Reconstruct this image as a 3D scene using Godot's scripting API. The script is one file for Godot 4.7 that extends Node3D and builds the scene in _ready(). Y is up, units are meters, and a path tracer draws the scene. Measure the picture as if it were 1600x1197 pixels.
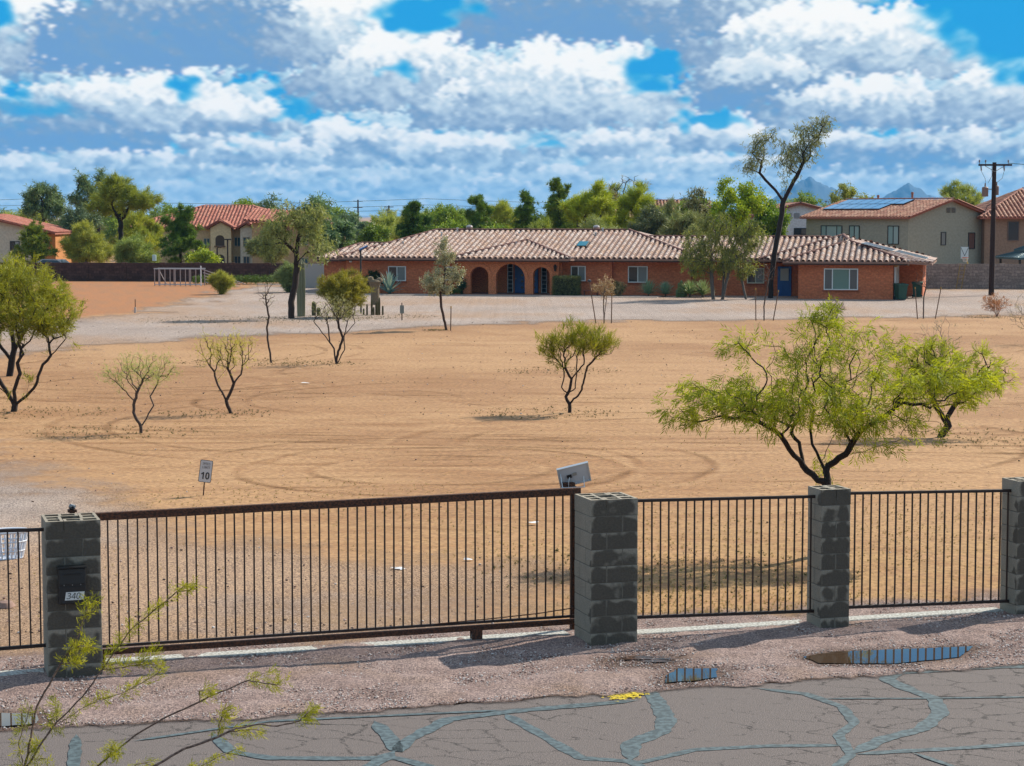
extends Node3D

# ---------------------------------------------------------------- helpers
class Geo:
	var v := PackedVector3Array()
	var n := PackedVector3Array()
	var t := PackedVector2Array()
	var c := PackedColorArray()
	var i := PackedInt32Array()
	var col := Color.WHITE
	func vert(p: Vector3, nn: Vector3, uv := Vector2.ZERO) -> int:
		v.append(p); n.append(nn); t.append(uv); c.append(col)
		return v.size() - 1
	func tri(a: Vector3, b: Vector3, d: Vector3, ua := Vector2.ZERO, ub := Vector2.ZERO, ud := Vector2.ZERO) -> void:
		var nn := (b - a).cross(d - a).normalized()
		var k := v.size()
		v.append_array(PackedVector3Array([a, b, d])); n.append_array(PackedVector3Array([nn, nn, nn])); t.append_array(PackedVector2Array([ua, ub, ud]))
		c.append_array(PackedColorArray([col, col, col])); i.append_array(PackedInt32Array([k, k + 2, k + 1]))
	func quad(a: Vector3, b: Vector3, d: Vector3, e: Vector3, u0 := Vector2(0, 1), u1 := Vector2(1, 1), u2 := Vector2(1, 0), u3 := Vector2(0, 0)) -> void:
		var nn := (b - a).cross(e - a).normalized()
		var k := v.size()
		v.append_array(PackedVector3Array([a, b, d, e])); n.append_array(PackedVector3Array([nn, nn, nn, nn])); t.append_array(PackedVector2Array([u0, u1, u2, u3]))
		c.append_array(PackedColorArray([col, col, col, col])); i.append_array(PackedInt32Array([k, k + 2, k + 1, k, k + 3, k + 2]))
	func box(at: Vector3, size: Vector3, b := Basis(), bev := 0.0) -> Geo:
		var h := size / 2
		var ax := [Vector3.RIGHT, Vector3.UP, Vector3.BACK]
		for k in 3:
			var e0: Vector3 = ax[k]
			var e1: Vector3 = ax[(k + 1) % 3]
			var e2: Vector3 = ax[(k + 2) % 3]
			for s in [1.0, -1.0]:
				var o: Vector3 = e0 * h[k] * s
				var p: Vector3 = e1 * (h[(k + 1) % 3] - bev) * s
				var q: Vector3 = e2 * (h[(k + 2) % 3] - bev)
				var su: float = size[(k + 1) % 3]
				var sv: float = size[(k + 2) % 3]
				quad(at + b * (o - p - q), at + b * (o + p - q), at + b * (o + p + q), at + b * (o - p + q), Vector2(0, sv), Vector2(su, sv), Vector2(su, 0), Vector2(0, 0))
				if bev > 0:
					for s2 in [1.0, -1.0]:   # the bevel between this face and the next axis
						var o2: Vector3 = e1 * s2 * s
						var a1: Vector3 = e0 * h[k] * s + o2 * (h[(k + 1) % 3] - bev)
						var a2: Vector3 = e0 * (h[k] - bev) * s + o2 * h[(k + 1) % 3]
						var qq: Vector3 = q * s2
						quad(at + b * (a1 - qq), at + b * (a2 - qq), at + b * (a2 + qq), at + b * (a1 + qq))
		return self
	func tube(p: PackedVector3Array, r: PackedFloat32Array, sides := 6, cap := false) -> Geo:
		var side := Vector3.ZERO
		var first := v.size()
		var m := p.size()
		for k in m:
			var d := (p[mini(k + 1, m - 1)] - p[maxi(k - 1, 0)]).normalized()
			if side == Vector3.ZERO:
				side = d.cross(Vector3.BACK if absf(d.z) < 0.8 else Vector3.RIGHT).normalized()
			side = (side - d * side.dot(d)).normalized()
			var up := d.cross(side)
			for j in sides + 1:
				var a := TAU * j / sides
				var o := side * cos(a) + up * sin(a)
				vert(p[k] + o * r[k], o, Vector2(float(j) / sides, k * 0.3))
		for k in m - 1:
			for j in sides:
				var q := first + k * (sides + 1) + j
				i.append_array(PackedInt32Array([q, q + sides + 1, q + 1, q + 1, q + sides + 1, q + sides + 2]))
		if cap:
			for k in [0, m - 1]:
				var d2 := (p[m - 1] - p[m - 2]).normalized() if k else (p[0] - p[1]).normalized()
				var ce := vert(p[k], d2)
				for j in sides:
					var a0 := v[first + k * (sides + 1) + j]
					var a1 := v[first + k * (sides + 1) + j + 1]
					var x := vert(a0, d2)
					var y := vert(a1, d2)
					i.append_array(PackedInt32Array([ce, y, x] if k else [ce, x, y]))
		return self
	func rod(a: Vector3, b: Vector3, r: float, sides := 6, r2 := -1.0) -> Geo:
		return tube(PackedVector3Array([a, b]), PackedFloat32Array([r, r if r2 < 0 else r2]), sides, true)
	func lathe(prof: Array, sides := 12, at := Vector3.ZERO) -> Geo:   # prof: Vector2(r, y) from below upwards
		for k in prof.size() - 1:
			var d: Vector2 = (prof[k + 1] - prof[k]).normalized()
			for j in sides:
				var q := []
				for s in [[k, j], [k, j + 1], [k + 1, j + 1], [k + 1, j]]:
					var a: float = TAU * s[1] / sides
					var pr: Vector2 = prof[s[0]]
					q.append(vert(at + Vector3(cos(a) * pr.x, pr.y, -sin(a) * pr.x), Vector3(cos(a) * d.y, -d.x, -sin(a) * d.y)))
				i.append_array(PackedInt32Array([q[0], q[2], q[1], q[0], q[3], q[2]]))
		return self
	func prism(pts: PackedVector2Array, depth: float, xf := Transform3D()) -> Geo:   # outline in xy (counter-clockwise), extruded from z 0 to -depth
		var ix := Geometry2D.triangulate_polygon(pts)
		for k in range(0, ix.size(), 3):
			var a := pts[ix[k]]
			var b := pts[ix[k + 1]]
			var d := pts[ix[k + 2]]
			if (b - a).cross(d - a) < 0:
				var sw := b
				b = d
				d = sw
			tri(xf * Vector3(a.x, a.y, 0), xf * Vector3(b.x, b.y, 0), xf * Vector3(d.x, d.y, 0), a, b, d)
			tri(xf * Vector3(a.x, a.y, -depth), xf * Vector3(d.x, d.y, -depth), xf * Vector3(b.x, b.y, -depth), a, d, b)
		for k in pts.size():
			var a := pts[k]
			var b := pts[(k + 1) % pts.size()]
			quad(xf * Vector3(a.x, a.y, 0), xf * Vector3(a.x, a.y, -depth), xf * Vector3(b.x, b.y, -depth), xf * Vector3(b.x, b.y, 0))
		return self
	func mesh() -> ArrayMesh:
		var a := []
		a.resize(Mesh.ARRAY_MAX)
		a[Mesh.ARRAY_VERTEX] = v; a[Mesh.ARRAY_NORMAL] = n; a[Mesh.ARRAY_TEX_UV] = t; a[Mesh.ARRAY_COLOR] = c; a[Mesh.ARRAY_INDEX] = i
		var m := ArrayMesh.new()
		m.add_surface_from_arrays(Mesh.PRIMITIVE_TRIANGLES, a)
		return m

var taken := {}
func numbered(called: String) -> String:
	var k: int = taken.get(called, 0)
	taken[called] = k + 1
	return called if k == 0 else "%s_%03d" % [called, k]

func node(called: String, parent: Node3D, mesh: Mesh, m: Material, at := Transform3D()) -> MeshInstance3D:
	var o := MeshInstance3D.new()
	o.name = called if parent != self else numbered(called)
	o.mesh = mesh
	o.material_override = m
	o.transform = at
	parent.add_child(o, true)
	if parent != self:   # plain three-digit numbers for repeats
		var k := 0
		for s in parent.get_children():
			if s != o and (s.name == StringName(called) or String(s.name).begins_with(called + "_0") or String(s.name).begins_with(called + "_1")):
				k += 1
		o.name = called if k == 0 else "%s_%03d" % [called, k]
	return o

func part(called: String, parent: Node3D, g: Geo, m: Material, at := Transform3D()) -> MeshInstance3D:
	return node(called, parent, g.mesh(), m, at)

func tag(o: Node3D, label: String, category: String, group := "") -> Node3D:
	o.set_meta("label", label)
	o.set_meta("category", category)
	if group:
		o.set_meta("group", group)
	return o

func thing(called: String, label: String, category: String, at := Vector3.ZERO, turn := 0.0, group := "") -> Node3D:
	var o := Node3D.new()
	o.name = numbered(called)
	add_child(o)
	o.position = at
	o.rotation.y = turn
	return tag(o, label, category, group)

func structure(called: String, mesh: Mesh, m: Material) -> MeshInstance3D:
	var o := node(called, self, mesh, m)
	o.set_meta("kind", "structure")
	return o

func lin(r: float, g: float, b: float) -> Color:
	return Color(r, g, b).linear_to_srgb()

func mat(c: Color, rough := 0.9, metal := 0.0) -> StandardMaterial3D:   # c is a linear base colour
	var m := StandardMaterial3D.new()
	m.albedo_color = c.linear_to_srgb()
	m.roughness = rough
	m.metallic = metal
	return m

func noise(kind: int, freq: float, oct := 4, sd := 1) -> FastNoiseLite:
	var f := FastNoiseLite.new()
	f.noise_type = kind
	f.frequency = freq
	f.fractal_octaves = oct
	f.seed = sd
	f.fractal_type = FastNoiseLite.FRACTAL_FBM if oct > 1 else FastNoiseLite.FRACTAL_NONE
	return f

func ntex(f: FastNoiseLite, size: int, lo: Color, hi: Color, a := 0.0, b := 1.0, bump := false) -> NoiseTexture2D:
	var x := NoiseTexture2D.new()
	x.width = size
	x.height = size
	x.seamless = true
	x.seamless_blend_skirt = 0.3
	x.noise = f
	if not bump:
		var g := Gradient.new()
		g.offsets = PackedFloat32Array([a, b])
		g.colors = PackedColorArray([lo, hi])
		x.color_ramp = g
	return x

func grain(m: StandardMaterial3D, tile: float, tex: Texture2D, bump: Texture2D = null, depth := 0.0) -> StandardMaterial3D:   # world triplanar colour grain and relief
	m.albedo_texture = tex
	m.uv1_triplanar = true
	m.uv1_world_triplanar = true
	m.uv1_scale = Vector3.ONE / tile
	if bump:
		m.heightmap_enabled = true
		m.heightmap_texture = bump
		m.heightmap_scale = depth
	return m

var rng := RandomNumberGenerator.new()
func rnd(a := 0.0, b := 1.0) -> float:
	return rng.randf_range(a, b)
func rdir() -> Vector3:
	return Vector3(rng.randfn(), rng.randfn(), rng.randfn()).normalized()

# ---------------------------------------------------------------- sky
const BLUE_HOLES := [[25, 32, 34, 24, 1.5], [135, 6, 30, 16, 1.2], [250, 58, 14, 14, 0.8], [297, 138, 22, 22, 1.2], [388, 128, 16, 11, 1.0], [432, 120, 12, 10, 0.7], [462, 172, 32, 20, 1.1], [640, 38, 50, 26, 1.5], [692, 14, 55, 24, 1.5],
	[632, 108, 34, 11, 0.9], [777, 92, 12, 10, 0.8], [1022, 104, 48, 20, 1.35], [1010, 142, 56, 14, 1.2], [1090, 188, 80, 9, 1.1], [1570, 30, 120, 66, 2.4], [1450, 2, 40, 12, 1.0], [70, 178, 60, 26, 0.9], [1120, 196, 60, 10, 0.8], [880, 232, 50, 7, 0.6], [1380, 214, 60, 8, 0.6], [350, 236, 60, 7, 0.6], [1250, 250, 60, 7, 0.6], [1590, 128, 46, 11, 1.3], [45, 150, 26, 24, 0.5],
	[556, 30, 20, 8, 0.3], [130, 252, 26, 8, 0.6], [560, 190, 30, 8, 0.5], [960, 255, 60, 6, 0.5], [1500, 262, 90, 10, 0.6], [1280, 190, 40, 7, 0.5], [300, 270, 80, 6, 0.4], [1700, 100, 90, 60, 1.2], [-100, 60, 60, 30, 1.0]]
const TONES := [[335, 62, 105, 55, -1.2], [120, 98, 85, 22, -0.5], [215, 112, 80, 18, -0.6], [90, 205, 120, 34, -1.5], [60, 165, 32, 40, -0.9], [370, 205, 80, 10, -0.7], [905, 32, 130, 38, -1.2], [960, 62, 100, 14, -0.7], [1165, 152, 90, 24, -1.2],
	[1310, 116, 120, 10, -0.8], [870, 197, 70, 12, -0.6], [1420, 242, 80, 16, -1.1], [1560, 200, 50, 12, -0.7], [700, 68, 50, 14, -0.3], [470, 92, 80, 8, -0.4], [1000, 18, 60, 24, -0.6], [1090, 90, 50, 18, -0.4], [20, 236, 100, 7, -0.6],
	[70, 20, 50, 26, 0.8], [20, 62, 40, 24, 0.7], [100, 55, 40, 18, 0.4], [560, 52, 90, 40, 0.8], [235, 182, 55, 26, 0.9], [330, 165, 60, 26, 0.7], [160, 165, 40, 20, 0.6], [880, 138, 95, 38, 0.9], [960, 168, 40, 16, 0.6], [1245, 78, 80, 34, 0.9],
	[1405, 92, 80, 34, 0.8], [1480, 108, 50, 18, 0.6], [1330, 158, 90, 24, 0.7], [1460, 182, 60, 16, 0.7], [1540, 152, 70, 20, 0.6], [520, 205, 70, 14, 0.4], [640, 135, 100, 44, 0.5], [755, 186, 60, 16, 0.5], [750, 130, 50, 40, 0.3], [1130, 30, 80, 24, 0.3],
	[720, 250, 300, 40, 0.25], [1240, 30, 60, 20, 0.3], [260, 88, 40, 26, 0.3], [180, 100, 30, 14, 0.3]]

# clouds in the part of the sky that shows: middle, base, width, height, how light
const CLOUDS := [[700, 60, 260, 90, 0.1], [790, 66, 160, 80, -0.02], [900, 80, 420, 150, -0.2], [1110, 60, 260, 90, 0.0], [1250, 126, 330, 100, 0.12], [1420, 132, 300, 104, 0.14], [1190, 176, 270, 74, -0.16], [90, 128, 330, 140, 0.06],
	[345, 120, 400, 170, -0.2], [560, 104, 220, 110, 0.16], [640, 176, 280, 112, 0.12], [780, 208, 230, 80, 0.08], [895, 202, 290, 118, 0.14], [70, 240, 360, 62, -0.26], [255, 214, 340, 84, 0.14], [390, 214, 170, 50, 0.05], [120, 190, 200, 50, 0.05],
	[1330, 208, 270, 74, 0.1], [1480, 206, 260, 70, 0.1], [1560, 196, 170, 84, 0.12], [1100, 240, 240, 40, 0.02], [1420, 264, 280, 42, -0.2], [560, 250, 200, 50, 0.04], [700, 262, 260, 46, 0.04], [960, 250, 200, 40, 0.05], [430, 262, 240, 40, 0.02],
	[-150, 130, 300, 120, 0.0], [-250, 230, 300, 80, 0.0], [1800, 150, 300, 110, 0.0], [1760, 250, 260, 60, 0.05], [450, -40, 420, 120, 0.0], [1050, -50, 500, 130, 0.0], [60, -20, 260, 120, 0.05], [-200, -40, 400, 140, -0.1], [1800, -30, 300, 100, 0.0]]

func puffs(w: int, h: int, az0: float, az1: float, el0: float, el1: float, tone: PackedFloat32Array, alpha: PackedFloat32Array) -> void:
	var r := RandomNumberGenerator.new()
	r.seed = 31
	var sx := w / ((az1 - az0) * 56.46)      # texels per unit across and up
	var sy := h / ((el1 - el0) * 56.46)
	var x0 := 800.0 + 56.46 * az0
	var y0 := 338.0 - 56.46 * el1
	var warp := noise(FastNoiseLite.TYPE_SIMPLEX_SMOOTH, 0.03, 4, 77)
	warp.fractal_gain = 0.6
	var all := []
	for k in 330:   # small far clouds low in the sky
		var by := 215.0 + 118.0 * sqrt(r.randf())
		var s := 1.25 - (by - 215.0) / 118.0
		all.append([r.randf_range(-300, 1900), by, (45 + 100 * r.randf()) * (0.3 + s * 0.9), (15 + 24 * r.randf()) * (0.3 + s), r.randf_range(-0.10, 0.22)])
	all.sort_custom(func(a, b): return a[1] > b[1])
	all.append_array(CLOUDS)
	for c in all:
		var cw: float = c[2]
		var ch: float = c[3] * 1.2
		var count := int(12 + cw * ch / 260.0)
		var lumps := r.randf() * 100.0
		var list := []
		for k in count:
			var fx := clampf(r.randfn() * 0.24, -0.5, 0.5)
			var top := pow(1.0 - 4.0 * fx * fx, 0.55) * (0.72 + 0.45 * warp.get_noise_2d(fx * cw * 0.8 + lumps * 31.0, lumps))
			var fy := top * (1.0 - pow(r.randf(), 1.5) * 0.95)
			list.append([fx, fy, (0.05 + 0.17 * r.randf()) * ch * (1.15 - 0.6 * fy)])
		list.sort_custom(func(a, b): return a[1] + a[2] * 0.004 > b[1] + b[2] * 0.004)
		for p in list:
			var fx2: float = p[0]
			var fy2: float = p[1]
			var rad: float = p[2] * 1.5 + 6.0
			var px: float = c[0] + fx2 * cw
			var py: float = c[1] - maxf(fy2 * ch, rad * 0.45)
			var base: float = 0.26 + 0.62 * smoothstep(0.03, 0.7, fy2) + 0.16 * fx2 + c[4] + r.randf_range(-0.04, 0.05)
			var ix0 := maxi(0, int((px - rad * 1.5 - x0) * sx))
			var ix1 := mini(w - 1, int((px + rad * 1.5 - x0) * sx) + 1)
			var iy0 := maxi(0, int((py - rad * 1.5 - y0) * sy))
			var iy1 := mini(h - 1, int((py + rad * 1.5 - y0) * sy) + 1)
			for y in range(iy0, iy1 + 1):
				for x in range(ix0, ix1 + 1):
					var ux := (x + 0.5) / sx + x0
					var uy := (y + 0.5) / sy + y0
					var wn := warp.get_noise_2d(ux * 1.3, uy * 1.3)
					var wm := warp.get_noise_2d(uy * 1.3 + 500.0, ux * 1.3)
					var dx := (ux - px) / rad + wn * 0.7
					var dy := (uy - py) / rad + wm * 0.7
					var d := sqrt(dx * dx + dy * dy)
					if d > 1.05:
						continue
					var floor_y: float = c[1] + wm * ch * 0.22 + wn * 6.0
					if dy > 0.0 and uy > floor_y:
						continue
					var a := smoothstep(1.05, 0.72, d) * smoothstep(floor_y + 1.0, floor_y - 9.0, uy)
					var t := base + 0.27 * (dx * 0.45 - dy * 0.75) * minf(1.0, d * 1.3) + wn * 0.07
					var q := y * w + x
					tone[q] = lerpf(tone[q], t, a if alpha[q] > 0.05 else 1.0)
					alpha[q] = alpha[q] + (1.0 - alpha[q]) * a * 0.92

func sky_patch(w: int, h: int, az0: float, az1: float, el0: float, el1: float) -> Image:
	var cw := maxi(8, w / 4)
	var ch := maxi(8, h / 4)
	var f_cov := Image.create(cw, ch, false, Image.FORMAT_RF)
	var f_tone := Image.create(cw, ch, false, Image.FORMAT_RF)
	var broad := noise(FastNoiseLite.TYPE_SIMPLEX_SMOOTH, 0.0016, 3, 5)
	for y in ch:
		var py := 338.0 - 56.46 * (el1 + (el0 - el1) * (y + 0.5) / ch)
		for x in cw:
			var px := 800.0 + 56.46 * (az0 + (az1 - az0) * (x + 0.5) / cw)
			var cov := 0.54
			var hx := px + 34.0 * broad.get_noise_2d(px * 14.0, py * 18.0)
			var hy := py + 22.0 * broad.get_noise_2d(px * 14.0 + 400.0, py * 18.0)
			var tone := 0.0
			var away := maxf(maxf(-150.0 - px, px - 1750.0), -120.0 - py)
			if away < 200.0:
				for b in BLUE_HOLES:
					var q := Vector2((hx - b[0]) / b[2], (hy - b[1]) / b[3]).length_squared()
					if q < 6.0:
						cov -= b[4] * exp(-q)
				for b in TONES:
					var q2 := Vector2((hx - b[0]) / b[2], (hy - b[1]) / b[3]).length_squared()
					if q2 < 6.0:
						tone += b[4] * exp(-q2)
			var far := clampf(away / 200.0, 0.0, 1.0)
			if far > 0:
				var g := broad.get_noise_2d(px, py * 1.6)
				cov += far * (g * 1.6 - 0.05)
				tone += far * (broad.get_noise_2d(px * 1.4 + 900, py * 2.4) * 1.4 + 0.1)
			f_cov.set_pixel(x, y, Color(cov, 0, 0))
			f_tone.set_pixel(x, y, Color(tone, 0, 0))
	f_cov.resize(w, h, Image.INTERPOLATE_CUBIC)
	f_tone.resize(w, h, Image.INTERPOLATE_CUBIC)
	var fc := f_cov.get_data().to_float32_array()
	var ft := f_tone.get_data().to_float32_array()
	# billowing height of the clouds
	var n1 := noise(FastNoiseLite.TYPE_SIMPLEX_SMOOTH, 0.0075, 5, 21)
	n1.fractal_gain = 0.55
	var n2 := noise(FastNoiseLite.TYPE_CELLULAR, 0.017, 4, 8)
	n2.cellular_return_type = FastNoiseLite.RETURN_DISTANCE
	n2.fractal_gain = 0.5
	n2.domain_warp_enabled = true
	n2.domain_warp_amplitude = 22.0
	n2.domain_warp_frequency = 0.02
	n2.domain_warp_fractal_octaves = 3
	var hh := PackedFloat32Array()
	hh.resize(w * h)
	for y in h:
		var py := 338.0 - 56.46 * (el1 + (el0 - el1) * (y + 0.5) / h)
		var low := clampf(py / 338.0, -0.6, 1.0)
		var k := 1.0 / (1.0 - 0.5 * low)      # clouds get smaller towards the horizon
		for x in w:
			var px := 800.0 + 56.46 * (az0 + (az1 - az0) * (x + 0.5) / w)
			hh[y * w + x] = n1.get_noise_2d((px - 800) * k, py * k * 1.25 + 300) * 0.75 - (n2.get_noise_2d((px - 800) * k, py * k * 1.2) + 0.35) * 0.55
	var soft := PackedColorArray()
	soft.resize(w * h)
	var pt := PackedFloat32Array()
	var pa := PackedFloat32Array()
	pt.resize(w * h)
	pa.resize(w * h)
	if el1 < 60.0:
		puffs(w, h, az0, az1, el0, el1, pt, pa)
	var dx := maxi(1, roundi(w / (az1 - az0) * 0.10))
	var dy := maxi(1, roundi(h / (el1 - el0) * 0.13))
	for y in h:
		var el := el1 + (el0 - el1) * (y + 0.5) / h
		var t := clampf(el / 6.0, 0.0, 1.0)
		var blue := Color(0.66, 0.83, 0.91).lerp(Color(0.06, 0.61, 0.86), smoothstep(0.05, 0.6, t))
		blue = blue.lerp(Color(0.34, 0.55, 0.80), smoothstep(6.0, 40.0, el))
		var haze := 1.0 - smoothstep(0.0, 2.2, el)
		var y2 := maxi(0, y - dy)
		for x in w:
			var q := y * w + x
			var hq := hh[q]
			var cov := fc[q] + hq * 0.9
			var a := smoothstep(0.05, 0.55, cov) * 0.88
			var x2 := mini(w - 1, x + dx)
			var lit := (hq - hh[y2 * w + x2])
			var tone := clampf(0.68 + ft[q] * 0.26 + lit * 0.75 + hq * 0.2, 0.05, 0.97)
			var pq := pa[q] * smoothstep(-0.6, 0.4, fc[q] + hq * 0.5)
			tone = lerpf(tone, clampf(pt[q] + ft[q] * 0.12 + lit * 0.3 + hq * 0.08 + haze * 0.24, 0.0, 1.0), pq)
			a = a + (1.0 - a) * pq
			var cl: Color
			if tone < 0.35:
				cl = Color(0.22, 0.43, 0.64).lerp(Color(0.57, 0.67, 0.78), pow(tone / 0.35, 0.8))
			elif tone < 0.65:
				cl = Color(0.57, 0.67, 0.78).lerp(Color(0.79, 0.86, 0.905), (tone - 0.35) / 0.3)
			else:
				cl = Color(0.79, 0.86, 0.905).lerp(Color(1.0, 0.995, 0.98), (tone - 0.65) / 0.35)
			cl = cl.lerp(Color(0.74, 0.86, 0.92), haze * 0.35)
			soft[q] = blue.lerp(cl, a * (1.0 - 0.2 * haze))
	# the renderer looks the sky up with a smoothing filter: sharpen first, across and then up
	var out := Image.create(w, h, false, Image.FORMAT_RGBA8)
	if el1 > 60.0:
		for y in h:
			for x in w:
				out.set_pixel(x, y, soft[y * w + x])
		return out
	var crisp := PackedColorArray()
	crisp.resize(w * h)
	for y in h:
		for x in w:
			var q := y * w + x
			crisp[q] = soft[q] * 1.44 - (soft[y * w + maxi(0, x - 1)] + soft[y * w + mini(w - 1, x + 1)]) * 0.22
	for y in h:
		for x in w:
			var q := y * w + x
			var c := crisp[q] * 1.24 - (crisp[maxi(0, y - 1) * w + x] + crisp[mini(h - 1, y + 1) * w + x]) * 0.12
			out.set_pixel(x, y, Color(clampf(c.r, 0, 1), clampf(c.g, 0, 1), clampf(c.b, 0, 1)))
	return out

func make_sky() -> ImageTexture:
	var S := 4096
	var all := sky_patch(720, 180, -180, 180, 0, 90)
	var im := Image.create(720, 360, false, Image.FORMAT_RGBA8)
	im.fill(Color(0.55, 0.47, 0.40))
	im.blit_rect(all, Rect2i(0, 0, 720, 180), Vector2i.ZERO)
	im.resize(S, S, Image.INTERPOLATE_BILINEAR)
	var w := 728
	var h := 400
	var p := sky_patch(w, h, -32.0, -32.0 + w * 360.0 / S, -0.6, -0.6 + h * 180.0 / S)
	for y in h:
		for x in w:
			var edge := minf(minf(x, w - 1 - x), y) / 50.0
			if edge < 1.0:
				var q := p.get_pixel(x, y)
				q.a = edge
				p.set_pixel(x, y, q)
	im.blend_rect(p, Rect2i(0, 0, w, h), Vector2i(roundi((180 - 32.0) / 360 * S), roundi((90 - (-0.6 + h * 180.0 / S)) / 180 * S)))
	var turned := Image.create(S, S, false, Image.FORMAT_RGBA8)   # column 0 looks along -z
	turned.blit_rect(im, Rect2i(S / 2, 0, S / 2, S), Vector2i.ZERO)
	turned.blit_rect(im, Rect2i(0, 0, S / 2, S), Vector2i(S / 2, 0))
	return ImageTexture.create_from_image(turned)

# ---------------------------------------------------------------- scene
func _ready() -> void:
	rng.seed = 7
	var cam := Camera3D.new()
	cam.name = "camera"
	add_child(cam)
	cam.position = Vector3(0, 5.1, 0)
	cam.rotation_degrees = Vector3(-4.604, 0, 0)
	cam.fov = 20.963
	cam.near = 0.5
	cam.far = 60000.0
	cam.current = true
	var sun := DirectionalLight3D.new()
	sun.name = "sun"
	add_child(sun)
	var to_sun := Vector3(0.86, 0.92, -0.70).normalized()
	sun.look_at_from_position(Vector3.ZERO, -to_sun, Vector3.UP)
	sun.light_energy = 1.6
	sun.light_color = Color(1.0, 0.965, 0.90)
	sun.light_angular_distance = 0.5
	sun.shadow_enabled = true
	var env := Environment.new()
	env.background_mode = Environment.BG_SKY
	env.tonemap_mode = Environment.TONE_MAPPER_LINEAR
	env.tonemap_exposure = 1.42
	env.background_energy_multiplier = 0.74
	env.sdfgi_enabled = true
	env.ssao_enabled = true
	env.ssil_enabled = true
	env.fog_enabled = true
	env.fog_density = 0.00007
	env.fog_light_color = Color(0.40, 0.71, 0.95)
	var sk := Sky.new()
	var pan := PanoramaSkyMaterial.new()
	pan.panorama = make_sky()
	sk.sky_material = pan
	env.sky = sk
	var we := WorldEnvironment.new()
	we.name = "environment"
	we.environment = env
	add_child(we)
	build_ground()
	build_road()
	build_mountains()
	build_house()
	build_neighbours()
	build_walls()
	build_fence()
	build_trees()
	build_plants()
	build_small()

# ---------------------------------------------------------------- ground
const YARD := [Vector2(-30, -70), Vector2(-26.06, -81.79), Vector2(-23.13, -93.41), Vector2(-21.88, -104.03), Vector2(-19.44, -110.29), Vector2(-19.38, -125.39), Vector2(-19.3, -145.25), Vector2(-17.86, -156.24), Vector2(-15.74, -159.26), Vector2(-11.27, -151.93), Vector2(-1.8, -145.25), Vector2(40.39, -145.25),
	Vector2(31.9, -107.42), Vector2(16.09, -104.03), Vector2(6.2, -100.8), Vector2(1.54, -100.2), Vector2(-1.2, -97.27), Vector2(-4.65, -93.94), Vector2(-9.73, -89.84), Vector2(-13.32, -86.08), Vector2(-16.72, -81.79), Vector2(-18.45, -76.11), Vector2(-21.29, -65.48)]
const DRIVE := [Vector2(-17.21, -49.5), Vector2(-14.31, -48.14), Vector2(-11.31, -45.46), Vector2(-9.78, -42.5), Vector2(-8.03, -38.48), Vector2(-6.87, -35.53), Vector2(-5.4, -33.2), Vector2(-3.4, -31.6), Vector2(0.76, -29.6), Vector2(0.69, -24.3), Vector2(-4.96, -22.59), Vector2(-9.55, -21.0), Vector2(-16, -30)]
const RED := [Vector2(-52, -160), Vector2(-20.3, -167), Vector2(-19.24, -141.52), Vector2(-19.77, -125.39), Vector2(-19.8, -110.29), Vector2(-22.6, -104.5), Vector2(-24.5, -93), Vector2(-60, -80)]
const FENCE_AT := Vector2(0.93, -24.23)
const FENCE_TURN := 0.3019   # 17.3 degrees

func signed_to(p: Vector2, poly: Array) -> float:   # metres inside a polygon, negative outside
	var best := 1e9
	var inside := false
	var j := poly.size() - 1
	for k in poly.size():
		var a: Vector2 = poly[k]
		var b: Vector2 = poly[j]
		var ab := b - a
		var d := p - a - ab * clampf((p - a).dot(ab) / ab.length_squared(), 0, 1)
		best = minf(best, d.length_squared())
		if (a.y > p.y) != (b.y > p.y) and p.x < (b.x - a.x) * (p.y - a.y) / (b.y - a.y) + a.x:
			inside = not inside
		j = k
	return sqrt(best) * (1.0 if inside else -1.0)

func behind_fence(x: float, z: float) -> float:   # metres behind the fronts of the pillars
	var d := Vector2(x, z) - FENCE_AT
	return -(d.x * sin(FENCE_TURN) + d.y * cos(FENCE_TURN))

var bumps := noise(FastNoiseLite.TYPE_SIMPLEX_SMOOTH, 0.11, 4, 3)
var fine := noise(FastNoiseLite.TYPE_SIMPLEX_SMOOTH, 0.9, 4, 4)
var patchy := noise(FastNoiseLite.TYPE_SIMPLEX_SMOOTH, 0.05, 4, 9)

func dirt_material(lo: Color, hi: Color, tile: float, depth: float, freq: float, sd: int) -> StandardMaterial3D:
	var m := mat(Color(1, 1, 1), 0.95)
	m.vertex_color_use_as_albedo = true
	var f := noise(FastNoiseLite.TYPE_SIMPLEX, freq, 6, sd)
	f.fractal_gain = 0.72
	grain(m, tile, ntex(f, 1024, lo, hi, 0.25, 0.75), ntex(f, 1024, lo, hi, 0, 1, true), depth)
	return m

func gravel_material(tile: float, sd: int, depth: float) -> StandardMaterial3D:
	var m := mat(Color(1, 1, 1), 0.95)
	m.vertex_color_use_as_albedo = true
	var f := noise(FastNoiseLite.TYPE_CELLULAR, 0.085, 3, sd)
	f.cellular_return_type = FastNoiseLite.RETURN_CELL_VALUE
	f.fractal_gain = 0.6
	var h := noise(FastNoiseLite.TYPE_CELLULAR, 0.085, 3, sd)
	h.cellular_return_type = FastNoiseLite.RETURN_DISTANCE
	h.fractal_gain = 0.6
	var t := ntex(f, 1024, Color(0.36, 0.33, 0.35), Color(1.0, 0.98, 0.96), 0.12, 0.8)
	grain(m, tile, t, ntex(h, 1024, Color.WHITE, Color.BLACK, 0, 1, true), -depth)
	return m

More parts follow.
